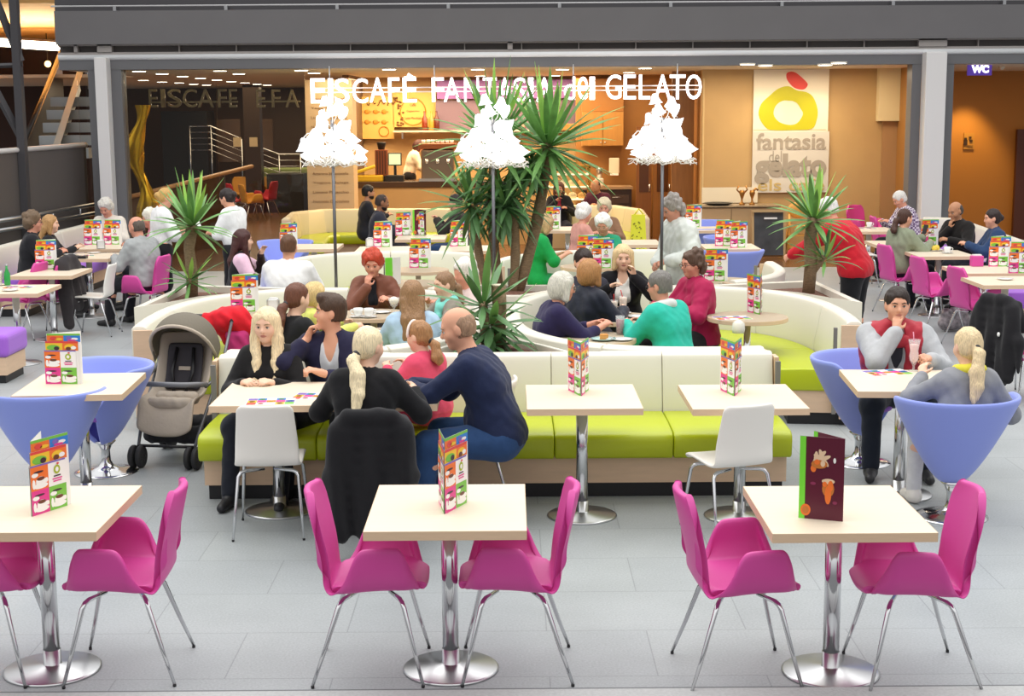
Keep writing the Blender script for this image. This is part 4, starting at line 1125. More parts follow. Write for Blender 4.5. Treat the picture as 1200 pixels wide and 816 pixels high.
# --- interior things
def solid(name,label,cat,px0,px1,py0,py1,Y,dep,m,bevel=.004): return tag(pbox(name,px0,px1,py0,py1,Y,dep,m,None,bevel),label,cat)
pl=wbox('wall_pillar',X(357,26.9),X(412,26.9),0,Z(92,26.9),26.9,.7,mat('beige_text_pillar','#CDB088',.6)); struct(pl,'beige pillar printed with rows of small lettering','pillar')
INK=mat('faint_ink','#8A6844',.6)
xa,xb=X(360,26.88),X(409,26.88)
tx='Amarena Stracciatella Vaniglia Nocciola Cioccolato Fragola Limone Pistacchio Caffe Yogurt Malaga Banana'.split()
pt=bpy.data.objects.new('pillar_lettering',None); COL.objects.link(pt); pt.parent=pl
pt2=[]
zz0=.75
for k in range(13):
    o=text_obj('lettering',' '.join(tx[(k*3+j)%len(tx)] for j in range(2)),xa+.05,xb-.05,zz0+k*.165,zz0+k*.165+.045,26.895,INK,pl,bold=0,ext=.004)
bpy.data.objects.remove(pt)
# counter
cx0,cx1=X(413,28.5),X(640,28.5)
ct=thing('shop_counter',((cx0+cx1)/2,28.8,0),'long ochre ice cream counter with dark top behind the booths','counter')
wl=(cx1-cx0)
MB().box((0,0,.55),(wl,.7,1.1)).build('body',OCH,ct)
zt_=Z(212,28.5)
MB().box((0,-.0,(1.1+zt_)/2),(wl+.06,.78,zt_-1.1+.01)).build('worktop',mat('dark_worktop','#4A3320',.25),ct,bevel=.01)
MB().box((0,-.36,.45),(wl,.02,.05)).build('foot_band',mat('pearl_band','#B98F4A',.4),ct)
def wallboard(name,label,px0,px1,py0,py1,Y,m): 
    return tag(pbox(name,px0,px1,py0,py1,Y,.03,m),label,'menu board')
BO=mat('amber_board','#D9AC58',.5); PRB=mat('brown_print','#6A3F16',.6); PRO=mat('orange_print','#C8801E',.6)
b1=wallboard('menu_board','amber wall menu board with two rows of cup drawings',414,461,113,163,30.8,BO)
b2=wallboard('menu_board','amber wall menu board listing Caffè, Cappuccino and Latte Macchiato in a ring',461,511,108,149,30.8,BO)
def wtext(par,body,px0,px1,py0,py1,Y,m=PRB):
    return text_obj('lettering',body,X(px0,Y),X(px1,Y),W(px0,py1,Y)[1],W(px0,py0,Y)[1],Y-.004,m,par,bold=0,ext=.006)
wtext(b2,'Caffè',480,487,121.5,124.5,30.8); wtext(b2,'Cappuccino',476,491,129,132,30.8); wtext(b2,'Latte Macchiato',474,494,137,140,30.8)
mb=MB(); xc,zcn=W(484,131,30.79)
mb.tube([(xc+.26*math.cos(t),30.79,zcn+.27*math.sin(t)) for t in np.linspace(0,2*math.pi,25)],.012,5); mb.build('ring',PRO,b2)
mb=MB(); rnd=random.Random(2)
for i in range(22):
    xq,zq=W(462+rnd.uniform(0,11),rnd.uniform(114,147),30.785); mb.ball((xq,30.785,zq),(.025,.008,.018),6)
mb.build('coffee_beans',PRB,b2)
mb=MB()
for j in range(2):
    for i in range(4):
        xq,zq=W(420+i*10,131+j*12,30.785); mb.ball((xq,30.785,zq),(.055,.008,.045),8); mb.box((xq+.07,30.785,zq),(.04,.008,.02))
xq,zq=W(450,154,30.785); mb.tube([(xq+.10*math.cos(t),30.785,zq+.10*math.sin(t)) for t in np.linspace(0,2*math.pi,17)],.010,5)
mb.build('cup_drawings',PRO,b1)
mb=MB()
for i in range(3):
    xs=[W(430+i*12+k*1.3,121+3*math.sin(k*1.1+i)-k*.3,30.785) for k in range(9)]
    mb.tube([(x,30.785,z) for x,z in xs],.010,5)
mb.build('script_heading',PRB,b1)
b3=wallboard('banner','purple illuminated banner behind the middle of the glowing letters',512,672,93,116,30.6,mat('purple_banner','#8A5C9A',.5,emit=.12)); b3['category']='banner'
b4=wallboard('menu_board','mauve menu board below the purple banner',511,680,116.5,154,30.7,mat('mauve_board','#7A6472',.5))
mb=MB()
for k in range(8):
    xq,zq=W(566+k*12,147,30.68); mb.lathe([(.0,-.05),(.04,-.02),(.05,.03),(0,.06)],(xq,30.68,zq),8)
mb.build('drawings',mat('peach_print','#C99A88',.6),b4)
# equipment on the counter (each stands on the worktop)
def oncounter(px,depth=28.6): return X(px,depth),depth,zt_
x,y,z=oncounter(461); t=thing('till_screen',(x,y,z),'small till screen with pale display on the counter','till')
MB().box((0,0,.06),(.34,.3,.12)).build('base',M['black'],t,bevel=.01); MB().box((0,.05,.22),(.05,.05,.24)).build('stand',M['black'],t)
MB().box((0,0,.42),(.26,.03,.24)).build('bezel',M['black'],t,bevel=.008); MB().box((0,-.018,.42),(.22,.006,.20)).build('display',mat('till_display','#C9DDB8',.3,emit=.6),t)
x,y,z=oncounter(445); t=thing('coffee_grinder',(x,y+.1,z),'tall reddish wooden coffee dispenser left of the till','machine')
MB().box((0,0,.35),(.24,.2,.5)).build('body',mat('red_wood','#8A4A26',.4),t,bevel=.01)
mb=MB(); 
for k in range(4): mb.box((-.075+k*.05,-.105,.36),(.02,.02,.44))
mb.build('slats',mat('dark_slat','#4A2412',.5),t); MB().lathe([(.06,.6),(.09,.72),(.09,.74),(0,.74)],(0,0,0),14).build('hopper',M['black'],t); MB().box((0,0,.05),(.2,.18,.1)).build('foot',M['black'],t)
x,y,z=oncounter(428,28.72); t=thing('napkin_box',(x,y,z),'yellow sloping display box at the left end of the counter','box')
MB().prism([(-.32,-.2),(.32,-.2),(.32,.2),(-.32,.2)],0,.12).build('base',mat('yellow_box','#D9B21E',.5),t,bevel=.02)
MB().box((-.05,.0,.22),(.46,.36,.06),0,rot=Matrix.Rotation(R(-18),3,'Y')).build('lid',mat('yellow_lid','#E6C93A',.4),t,bevel=.02)
x,y,z=oncounter(512,28.75); t=thing('espresso_machine',(x,y,z),'large steel espresso machine with cups stacked on top','machine')
MB().box((0,.0,.30),(.62,.5,.60)).build('body',mat('dark_steel','#8A7A6A',.3,.8),t,bevel=.03); MB().box((0,-.02,.66),(.7,.55,.10)).build('cup_tray',mat('copper','#9A5A34',.3,.6),t,bevel=.01)
MB().box((0,-.2,.03),(.7,.3,.05)).build('drip_tray',M['steel'],t)
for q in (-.2,0,.2):
    MB().lathe([(.035,.34),(.04,.36),(.04,.42)],(q,-.27,0),10).build('group_head',M['chrome'],t)
for k in range(7):
    tag(MB().lathe([(0,0),(.03,0),(.04,.07),(.036,.07),(.026,.008),(0,.008)],(x-.27+k*.09,y-.05+.04*(k%2),z+.711),10).build('cup',M['cup']),'small white cup on top of the espresso machine','cup','cups on the espresso machine')
for k,(px,c) in enumerate(((497,'#7A2E14'),(505,'#B8862E'),(511,'#5A2412'))):
    xx=X(px,30.5)
    o=tag(MB().lathe([(0,0),(.055,0),(.058,.02),(.058,.22),(.02,.30),(.02,.38),(0,.38)],(xx,30.5,Z(152,30.5)),12).build('syrup_bottle',mat('bottle_%d'%k,c,.2)),('dark red','amber','brown')[k]+' syrup bottle on the shelf behind the barista','bottle')
sh=thing('wall_shelf',(X(540,30.55),30.55,Z(152,30.55)),'long wall shelf with bottles behind the barista','shelf')
MB().box((0,.1,-.02),(X(650,30.5)-X(490,30.5),.45,.036)).build('board',mat('glass_shelf','#C9BFA8',.3),sh)
for q in (-1.2,0,1.2): MB().box((q,.18,-.10),(.03,.25,.14)).build('bracket',M['steel'],sh)
# gelato display
x0,x1=X(628,27.6),X(692,27.6); zt2=Z(196,27.6)
t=thing('display_fridge',((x0+x1)/2,27.9,0),'lit glass display fridge with four bright shelves','fridge'); w_=x1-x0
MB().box((0,0,.30),(w_,.6,.6)).build('base',mat('beige_base','#C9B48E',.5),t)
BR=mat('brass','#C9A24A',.25,.9)
mb=MB()
for sx in (-1,1):
    for sy in (-1,1): mb.box((sx*(w_/2-.015),sy*.285,(.6+zt2)/2),(.03,.03,zt2-.6))
mb.box((0,0,zt2),(w_,.6,.04)); mb.build('frame',BR,t)
for k in range(4):
    o=MB().box((0,.02,.66+k*.23),(w_-.05,.5,.02)).build('shelf',mat('lit_shelf','#FFF2CF',.3,emit=1.2),t)
    for j in range(5): MB().lathe([(.0,0),(.07,0),(.085,.06),(.06,.10),(0,.12)],(-w_/2+.14+j*(w_-.28)/4,-.05,.672+k*.23),10).build('cake',mat('cream_cake_%d'%(j%3),('#E9D3A8','#D9A45A','#F3E6CF')[j%3],.6),o)
MB().box((0,-.292,(.6+zt2)/2),(w_-.06,.008,zt2-.64)).build('glass_front',M['glass'],t)
tag(pbox('cone_garland',640,679,145,153,28.6,.2,mat('wafer','#D9A95A',.7,bump=.8,scale=40)),'row of golden wafers hung above the display fridge','wafers')
# cabinets
t=thing('wall_cabinet',(X(706,29.8),29.7,Z(152,29.7)),'brown double-door wall cabinet right of the purple banner','cabinet')
xc=X(706,29.7); ww=X(731,29.6)-X(682,29.6)
MB().box((0,.1,.0),(ww,.34,Z(132,29.7)-Z(172,29.7))).build('carcass',OCHD,t)
for q in (-1,1):
    d=MB().box((q*ww/4,-.085,0),(ww/2-.012,.02,Z(132,29.7)-Z(172,29.7)-.02)).build('door',mat('cabinet_door','#B07E3C',.4,var=.08,scale=3,stretch=(6,6,.6)),t,bevel=.003)
    MB().ball((q*.04,-.11,-.26),.015,8).build('knob',M['steel'],d)
solid('upper_panel','plain brown panel above the wall cabinet','panel',682,731,92,131,29.72,.2,mat('upper_brown','#A06C30',.5))
t=thing('back_counter',(X(712,29.2),29.5,0),'dark back counter with drawers under the wall cabinet','counter'); wc=X(742,29.2)-X(684,29.2)
MB().box((0,0,.5),(wc,.6,1.0)).build('body',mat('dark_brown_body','#3E2A20',.4),t); MB().box((0,-.02,1.02),(wc+.04,.66,.05)).build('worktop',mat('tan_top','#A88A68',.3),t)
for k in range(4):
    d=MB().box((wc*.2,-.31,.2+k*.2),(wc*.5,.02,.17)).build('drawer',mat('dark_drawer','#4C3A30',.4),t,bevel=.004); MB().tube([(wc*.1,-.34,.24+k*.2),(wc*.3,-.34,.24+k*.2)],.008,6).build('handle',M['steel'],d)
t=thing('paper_dispenser',(X(720,29.8),29.78,Z(202,29.8)),'cream towel dispenser above the dark back counter','dispenser'); MB().box((0,0,.12),(.2,.16,.3)).build('housing',mat('cream_plastic','#E6D8BE',.4),t,bevel=.02); MB().box((0,-.05,-.05),(.16,.1,.04)).build('paper',M['paper'],t)
t=thing('blender_jug',(X(703,29.3),29.4,1.045),'small pale mixer on the dark back counter','machine'); MB().box((0,0,.08),(.16,.2,.16)).build('base',mat('pale_mixer','#D9CDBE',.4),t,bevel=.02); MB().lathe([(.05,.16),(.07,.34),(.06,.36),(0,.36)],(0,0,0),14).build('jug',M['steel'],t)
for k,(a,b,lb,c) in enumerate(((746,764,'left wooden door leaf with glass upper panel','#8A5A2C'),(766,788,'right wooden door leaf beside the poster wall','#9A6A34'))):
    xa,xb=X(a,29.),X(b,29.); d=thing('wooden_door',((xa+xb)/2,29.,0),lb,'door')
    MB().box((0,0,1.1),(xb-xa,.06,2.2)).build('leaf',mat('door_leaf_%d'%k,c,.35,var=.12,scale=3,stretch=(6,6,.6)),d)
    MB().box((0,-.034,1.45),((xb-xa)*.6,.01,1.0)).build('panel',mat('door_panel','#5A3A22',.2),d); MB().tube([((xb-xa)*.38,-.06,.95),((xb-xa)*.38,-.06,1.1)],.012,8).build('handle',M['chrome'],d)
tag(wbox('tall_panel',X(788,27.5),X(814,27.5),0,zc,27.5,.1,WOODB),'tall wooden panel left of the poster wall','panel')
solid('edge_post','thin bright edge post of the poster wall','post',822,826,92,262,26.45,.06,mat('pale_post','#D9BE8A',.4))
# poster
pY=26.44
ps=pbox('poster',881,972,81,226,pY,.03,mat('poster_cream','#F3E8CF',.6)); tag(ps,'tall cream poster with yellow-green ring emblem, red leaf and taupe lettering','poster')
ps2=pbox('lower_panel',881,972,154,226,pY-.002,.004,mat('poster_grey','#D9D2C4',.6),ps)
def pw(px,py,o): x,z=W(px,py,pY-o); return (x,pY-o,z)
def blob(pts,hole,m,o,name):
    import mathutils
    n=len(pts); mb=MB()
    if hole:
        mb.v=[pw(x,y,o) for x,y in pts]+[pw(x,y,o) for x,y in hole]
        for i in range(n): j=(i+1)%n; mb.f.append([i,j,n+j,n+i]); mb.m.append(0); mb.sm.append(False)
    else: mb.add([pw(x,y,o) for x,y in pts],[tuple(range(n))],0)
    return mb.build(name,m,ps,solid=.004)
def closed(pts,n=40):
    out=[]; k=len(pts)
    for i in range(k):
        p0,p1,p2,p3=[np.array(pts[(i+d)%k],float) for d in (-1,0,1,2)]
        for s_ in range(n//k):
            t=s_/(n//k); out.append(tuple(.5*((2*p1)+(-p0+p2)*t+(2*p0-5*p1+4*p2-p3)*t*t+(-p0+3*p1-3*p2+p3)*t**3)))
    return out
outer=closed([(924,101),(934,106),(945,108),(953,114),(958,128),(957,141),(951,151),(930,152.5),(905,152.5),(896,148),(889,135),(892,122),(901,113),(912,104)],56)
inner=closed([(924,118),(929,118.5),(934,121),(938,127),(941,133),(938,140),(933,145),(925,146.5),(915,144),(909,139),(906.5,133),(908,126),(912,121),(918,118)],56)
blob(outer,inner,mat('poster_lime','#C6C016',.5),.006,'ring_logo')
blob(closed([(923,85),(932,85),(945,96),(946,101),(941,105),(931,103),(924,96),(921.5,90)],40),None,mat('poster_red','#E5463C',.5),.006,'red_leaf')
GT=mat('poster_taupe','#A79C8C',.6); GG=mat('poster_gold','#C9B070',.6)
def ptext(s_,px0,px1,py0,py1,m,b=.02): 
    xa,_=W(px0,py1,pY-.01); xb,_=W(px1,py1,pY-.01)
    text_obj('lettering',s_,xa,xb,W(px0,py1,pY-.01)[1],W(px0,py0,pY-.01)[1],pY-.008,m,ps,bold=b,ext=.006)
ptext('fantasia',886,968,156,176,GT); ptext('del',901,916,177,190,GT,.0); ptext('gelato',884,968,180,216,GT,.045); ptext('els café',888,966,210,224,GG,.01)
pbox('rule',883,968,151.8,152.8,pY-.004,.004,mat('rule_gold','#C9A25A',.6),ps)
# sideboard
sY=25.75; xa,xb=X(824,sY),X(916,sY); zt3=Z(243,sY)
t=thing('sideboard',((xa+xb)/2,sY+.3,0),'tan sideboard with stone top below the poster','sideboard')
MB().box((0,0,zt3/2-.02),(xb-xa,.56,zt3-.04)).build('body',mat('tan_board','#C2A176',.5),t); MB().box((0,-.01,zt3-.015),(xb-xa+.05,.62,.03)).build('worktop',mat('stone_top','#9A8466',.3,var=.2,scale=30),t,bevel=.005)
MB().box((-.15,-.285,zt3/2),(.008,.01,zt3-.1)).build('joint',mat('joint','#7A6040',.6),t)
sp=MB().box((X(857,26.43),26.42,zt3+.145),(X(890,26.43)-X(824,26.43),.02,.27)).build('splash_panel',mat('cream_splash','#EBDFC4',.4)); tag(sp,'cream splash panel on the wall above the sideboard','panel')
tag(MB().lathe([(0,0),(.17,0),(.25,.03),(.255,.04),(.17,.015),(0,.015)],(X(844,sY+.2),sY+.22,zt3),28).build('serving_tray',mat('black_tray','#201C1A',.3)),'round black serving tray lying on the sideboard','tray')
for px,lb in ((872,'left of the two golden trophy figures on the sideboard'),(884,'right of the two golden trophy figures on the sideboard')):
    t=thing('trophy_figure',(X(px,sY+.2),sY+.22,zt3),lb,'trophy')
    MB().lathe([(.05,0),(.05,.02),(.02,.05),(.015,.10),(.03,.14),(.05,.2),(.04,.25),(0,.25)],(0,0,0),14).build('figure',mat('bronze','#A8763A',.3,.8),t)
    if px==872:
        for q in (-1,1): MB().tube([(q*.03,0,.2),(q*.09,0,.26),(q*.06,0,.33)],.014,8).build('wing',mat('bronze','#A8763A',.3,.8),t)
    else: MB().tube([(0,0,.22),(.06,0,.28),(.10,0,.25)],.02,8).build('wing',mat('bronze','#A8763A',.3,.8),t)
x,y=G(900,304); t=thing('chalkboard',(x,y,0),'dark framed chalkboard standing on the floor before the sideboard','sign',0)
rt=Matrix.Rotation(R(-8),3,'X')
MB().box((0,.0,.44),(.50,.03,.74),rot=rt).build('board',mat('slate','#3A3C40',.5,var=.4,scale=5),t)
mb=MB()
for c,d in (((-.265,0,.42),(.035,.045,.84)),((.265,0,.42),(.035,.045,.84)),((0,-.054,.82),(.565,.045,.04)),((0,.05,.06),(.565,.045,.04))): mb.box(c,d,rot=rt)
mb.build('frame',mat('chalk_frame','#B99A6C',.5),t)
MB().box((.02,-.062,.70),(.22,.004,.03),rot=rt).build('heading',M['paper'],t)
x,y=G(936,303); t=thing('high_chair',(x,y,0),'wooden high chair with orange rounded back behind the chalkboard','chair')
OR=mat('orange_wood','#D9A04A',.4)
for q in (-1,1): 
    MB().tube([(q*.20,-.1,0),(q*.17,0,.55),(q*.17,.05,.75)],.02,8).build('leg',OR,t); MB().tube([(q*.20,.25,0),(q*.17,.12,.55)],.02,8).build('leg',OR,t)
for z in (.2,.4,.55): MB().box((0,.0,z),(.36,.25,.025)).build('step',OR,t)
MB().ball((0,.08,.82),(.20,.05,.14),16).build('backrest',OR,t)
# WC corridor
t=thing('toilet_sign',(X(1147,24.7),24.7,Z(85,24.7)),'small violet lit WC sign hanging in the right corridor','sign')
hw=(X(1161,24.7)-X(1133,24.7))/2; hh=(Z(77.5,24.7)-Z(92,24.7))/2
MB().box((0,0,0),(2*hw,.06,2*hh)).build('box',mat('violet_sign','#5B3FA8',.4,emit=.5),t,bevel=.006)
text_obj('lettering','WC',-hw*.72,hw*.74,-hh*.62,hh*.66,-.034,mat('sign_white','#FFFFFF',.4,emit=1.5),t,bold=.06,ext=.01)
MB().box((-.01,0,hh+.05),(.22,.03,.10)).build('mount',M['steel'],t)
t=pbox('notice',1129,1142,156,175,28.97,.02,mat('notice_ochre','#B9802F',.5)); tag(t,'small notice with a figure on the toilet corridor wall','notice')
mb=MB(); 
for px,pyy,w_,h_ in ((1131.5,163,.05,.05),(1131.5,167,.07,.10),(1137,161,.05,.03),(1138,165,.06,.03),(1137,171,.11,.012)): xq,zq=W(px,pyy,28.955); mb.box((xq,28.955,zq),(w_,.01,h_))
mb.build('symbols',mat('dark_print','#3A220E',.6),t)
tag(MB().lathe([(.05,0),(.05,-.03),(.03,-.06),(0,-.065)],(X(1173,25.5),25.5,zc),14).build('smoke_detector',mat('cream_det','#E6D8C4',.4)),'small round detector on the corridor ceiling','detector')
# left interior (behind the glass)
t=thing('low_wall',(0,0,0),'low brown wall with sloping wooden rail behind the left window','wall')
pa=(X(146,25.2),25.2); pb=(X(292,30.),30.)
ZA=W(150,231,25.2)[1]; ZB=W(292,195,30.)[1]; pm=tuple(a+(b-a)*.74 for a,b in zip(pa,pb)); ZM=ZA+(ZB-ZA)*.74
mb=MB(); mb.add([(*pa,0),(*pm,0),(*pm,ZM-.05),(*pa,ZA-.05),(pa[0],pa[1]+.12,0),(pm[0],pm[1]+.12,0),(pm[0],pm[1]+.12,ZM-.05),(pa[0],pa[1]+.12,ZA-.05)],[(0,1,2,3),(5,4,7,6),(3,2,6,7),(0,3,7,4),(1,5,6,2)])
mb.build('panel',mat('umber_panel','#4A3524',.4),t); MB().tube([(pa[0],pa[1],ZA),(pb[0],pb[1],ZB)],.04,10).build('rail',mat('rail_wood','#B98A58',.4),t)
GOLD=mat('gold_foil','#D9A81E',.25,.7,bump=.6,scale=8)
t=thing('gold_drape',(X(160,24.9),24.9,0),'twisted golden foil drape at the left end of the window','curtain')
mb=MB(); P_=[]
for j in range(24):
    z=.7+j*.085
    for i in range(12):
        a=2*math.pi*i/12+j*.22; rr=.09+.04*math.sin(j*.55)+.03*math.sin(i*3)
        P_.append((rr*math.cos(a)*1.2+.10*math.sin(j*.35),rr*.6*math.sin(a),z))
mb.grid(P_,12,24,closeu=True); mb.build('drape',GOLD,t); MB().lathe([(.2,0),(.2,.02),(.03,.05),(.03,.7)],(0,0,0),16).build('stand',M['black'],t)
solid('dark_kiosk','tall black kiosk block behind the reflected letters','kiosk',193,242,130,236,40.,1.,mat('kiosk_black','#14110F',.4))
solid('bronze_panel','large bronze mirror panel in the left interior','panel',255,281,140,190,41.,.05,mat('bronze_glass','#6A5240',.15,.5))
solid('black_cabinet','black cabinet block left of the text pillar','cabinet',314,355,204,255,38.,.8,mat('cab_black','#171310',.5))
solid('framed_mirror','small bronze framed panel right of the dark mullion','panel',303,319,140,178,41.,.05,mat('bronze_glass','#6A5240',.15,.5))
t=thing('green_counter',(X(335,39.4),39.4,0),'pale green cushioned counter above the black cabinet','counter')
MB().box((0,0,.9),(1.6,.5,.36)).build('top',mat('green_cushion','#8A9A5A',.6),t,bevel=.05); MB().box((0,0,.36),(1.5,.4,.72)).build('body',DK,t)
for (p0,p1,p2,lb,Yr) in (((222,148),(247,148),(283,163),'bright stair rail behind the reflected letters',39.3),((303,172),(327,181),(352,181),'lower stair rail right of the dark bronze column',39.)):
    t=thing('stair_rail',(0,Yr,0),lb,'rail')
    for k in range(5):
        f=[(W(px,py+k*7,Yr)) for px,py in (p0,p1,p2)]
        MB().tube([(x,0,z) for x,z in f],.022 if k==0 else .009,6).build('bar',M['chrome'],t)
    for px,py in (p0,p1,p2):
        x,z=W(px,py,Yr); MB().tube([(x,0,0),(x,0,z)],.018,6).build('post',M['chrome'],t)
def mk_cafe(c,nm,n2):
    def f():
        r=thing(nm,(0,0,0),'','chair'); m=mat(n2,c,.5)
        chair_shell(True).build('seat_shell',m,r,solid=.034,sub=1,offset=-1); chair_legs(r); return r
    return Maker(f)
redch=mk_cafe('#B3202A','armchair','red_upholstery'); ochch=mk_cafe('#C98F2E','armchair','ochre_upholstery')
for i,(mk,px,py,rz,lb) in enumerate(((redch,312,254,70,'red armchair nearest the black cabinet behind glass'),(ochch,296,259,-60,'ochre armchair left of the nearest red one'),(redch,277,257,-40,'red armchair furthest left behind the window'),(ochch,302,247,150,'ochre armchair behind the red one near the pillar'),(redch,319,246,120,'red armchair behind the black cabinet'),(ochch,284,247,200,'ochre armchair at the back of the left interior'))):
    x,y=G(px,py); mk((x,y),R(rz),lb)
# upper left: gallery, beams, escalator, ramp
struct(MB().box((-12.3,32,4.45),(9.6,13,.2)).build('ceiling_gallery',mat('slatted_wood','#D9A45A',.5,var=.35,scale=2.2,stretch=(.4,10,1))),'warm slatted wooden ceiling at the upper left','ceiling')
struct(wbox('wall_gallery',-16,X(100,38.),-1,5,38.,.2,mat('rust_wall','#3A2015',.6)),'dark rust wall behind the escalator','wall')
for k,(a,b,p0,p1) in enumerate(((-30,26,40,53),(27,71,44,57),(73,88,54,62))):
    xa,za=W(a,p0+6,33.); xb,zb=W(b,p1,33.); t=thing('strip_light',((xa+xb)/2,33.,(za+zb)/2),('left','middle','right')[k]+' bright strip light under the wooden gallery ceiling','light')
    an=math.atan2(zb-za-(-.02),xb-xa)
    MB().box((0,0,0),(xb-xa,.3,.17),rot=Matrix.Rotation(R(4),3,'Y')).build('diffuser',mat('strip_glow','#FFF4D8',.4,emit=9.),t); MB().box((0,.0,.11),(xb-xa+.06,.36,.05),rot=Matrix.Rotation(R(4),3,'Y')).build('housing',mat('umber_house','#3A2418',.5),t)
x,z=W(56,75,35.); t=thing('pendant_lamp',(x,35,z),'small glowing orange pendant lamp at the upper left','lamp'); MB().ball((0,0,0),.075,12).build('bulb',mat('orange_glow','#FFC070',.4,emit=6.),t); MB().tube([(0,0,.1),(0,0,4.35-z)],.01,6).build('cord',M['black'],t)
STL=mat('dark_steel_beam','#3D3B3E',.5)
t=thing('steel_frame',(X(22,22.5),22.5,0),'dark steel post with diagonal braces at the left edge','frame')
x0=X(22,22.5)
MB().box((0,0,2.6),(.11,.15,5.2)).build('post',STL,t)
def beam(p0,p1,w=.09):
    a=W(*p0,22.5);b=W(*p1,22.5); MB().tube([(a[0]-x0,.02,a[1]),(b[0]-x0,.02,b[1])],w,4,smooth=False).build('brace',STL,t)
beam((-30,-60),(24,72),.06); beam((-30,60),(26,165),.06); beam((-30,78),(26,76),.035)
t=thing('escalator',(0,0,0),'escalator climbing away with glass sides left of the shop','escalator')
eY0,eY1=25.5,31.
def ep(px,py,Y): x,z=W(px,py,Y); return Vector((x,Y,z))
q=[ep(26,172,25.3),ep(72,60,30.),ep(92,62,30.),ep(66,172,25.3)]
mb=MB(); mb.add([q[0],q[1],q[1]+Vector((.06,0,0)),q[0]+Vector((.06,0,0)),q[0]-Vector((0,0,1.2)),q[1]-Vector((0,0,1.2))],[(0,1,2,3),(4,5,1,0)]); mb.build('left_balustrade',mat('dark_balustrade','#3A3A38',.3),t)
mb=MB().tube([q[0],(q[0]+q[1])/2+Vector((0,0,-.03)),q[1]],.05,8); mb.build('handrail',M['black'],t)
r0,r1=ep(62,170,25.2),ep(90,84,28.5)
mb=MB(); mb.add([r0,r1,r1+Vector((.03,.1,-.35)),r0+Vector((.03,.1,-.35)),r0+Vector((.12,0,0)),r1+Vector((.12,0,0))],[(0,1,2,3),(0,4,5,1)]); mb.build('right_skirt',mat('pale_skirt','#8F9896',.4),t)
for k in range(5):
    Y=25.5+k*.55; x,z=W(88+k*3.5,176-k*15,Y); MB().box((x-.18,Y,z-.05),(.9,.3,.17)).build('step',mat('grey_step','#A7AAAB',.5),t)
RP=mat('taupe_panel','#56504D',.55)
t=thing('ramp_balustrade',(0,0,0),'dark taupe ramp side with pale top rail at the left','balustrade')
a=Vector((-7.9,20.6,0)); b=Vector((X(97,24.2),24.2,0)); za=W(0,184,21.2)[1]; zb=W(97,172,24.2)[1]
mb=MB(); mb.add([a,b,b+Vector((0,0,zb)),a+Vector((0,0,za)),a+Vector((-.15,.1,0)),b+Vector((-.15,.1,0)),b+Vector((-.15,.1,zb)),a+Vector((-.15,.1,za))],[(0,1,2,3),(5,4,7,6),(3,2,6,7),(0,3,7,4),(1,5,6,2)]); mb.build('panel',RP,t)
MB().tube([a+Vector((0,0,za+.03)),b+Vector((0,0,zb+.03))],.04,8).build('top_rail',mat('pale_rail2','#C9C6C2',.35),t)
o=Vector((.14,-.10,0)); d=(b-a)
for dz in (0,-.14):
    MB().tube([a+o+Vector((0,0,W(0,266,21.)[1]+dz)),b+o+Vector((0,0,W(100,240,24.)[1]+dz))],.032,10).build('handrail',M['steel'],t)
for k in range(5):
    f=(k+.4)/5; p=a+d*f+o; zz_=W(0,266,21.)[1]*(1-f)+W(100,240,24.)[1]*f; MB().tube([p+Vector((0,0,zz_)),p+Vector((0,0,zz_-.14)),p-o+Vector((0,0,zz_-.17))],.016,8).build('bracket',M['steel'],t)
# ------------------------------------------------------------------ light
w=bpy.data.worlds.new('skylight'); scn.world=w; w.use_nodes=True; nt=w.node_tree
bg=nt.nodes['Background']; tc=nt.nodes.new('ShaderNodeTexCoord'); sx=nt.nodes.new('ShaderNodeSeparateXYZ'); cr=nt.nodes.new('ShaderNodeValToRGB')
nt.links.new(tc.outputs['Generated'],sx.inputs[0]); nt.links.new(sx.outputs['Z'],cr.inputs[0]); nt.links.new(cr.outputs[0],bg.inputs[0])
cr.color_ramp.elements[0].position=.0; cr.color_ramp.elements[0].color=(.22,.22,.225,1)
cr.color_ramp.elements[1].position=.55; cr.color_ramp.elements[1].color=(1.0,1.0,1.0,1)
e=cr.color_ramp.elements.new(.12); e.color=(.34,.34,.35,1)
bg.inputs[1].default_value=1.25
def area(name,loc,size,energy,col,rot=(0,0,0)):
    l=bpy.data.lights.new(name,'AREA'); l.shape='RECTANGLE'; l.size,l.size_y=size; l.energy=energy; l.color=col
    o=bpy.data.objects.new(name,l); COL.objects.link(o); o.location=loc; o.rotation_euler=rot; return o
def spot(name,loc,energy,col,ang=80,blend=.8,rot=(0,0,0),r=.08):
    l=bpy.data.lights.new(name,'SPOT'); l.energy=energy; l.color=col; l.spot_size=R(ang); l.spot_blend=blend; l.shadow_soft_size=r
    o=bpy.data.objects.new(name,l); COL.objects.link(o); o.location=loc; o.rotation_euler=rot; return o
WARM=(1,.76,.48)
for x in (-2.2,.3): area('counter_light',(x,29.2,zc-.06),(2.2,2.2),170,WARM)
area('front_light',(-1,26.2,zc-.06),(5,1.2),120,(1,.78,.5))
area('poster_light',(4.6,25.3,zc-.06),(3.2,.8),80,(1,.84,.62))
area('left_light',(-6,32,zc-.06),(4,6),230,WARM); area('left_far_light',(-5.5,38.5,zc-.06),(5,4),160,WARM)
area('gallery_fill',(-9.6,30.5,3.5),(3,2),260,(1,.78,.45),(math.pi,0,0)); area('cabinet_light',(2.2,28.6,zc-.06),(1.5,1.2),40,WARM)  # gallery lamp is an unseen uplight added to brighten the wooden ceiling
for px in (897,967): spot('wall_washer',(X(px,26.),25.9,zc-.05),20,(1,.84,.55),75,.9,(R(22),0,0))
spot('corridor_spot',(X(1138,28.6),28.3,zc-.05),190,(1,.74,.32),70,.7,(R(14),0,0))
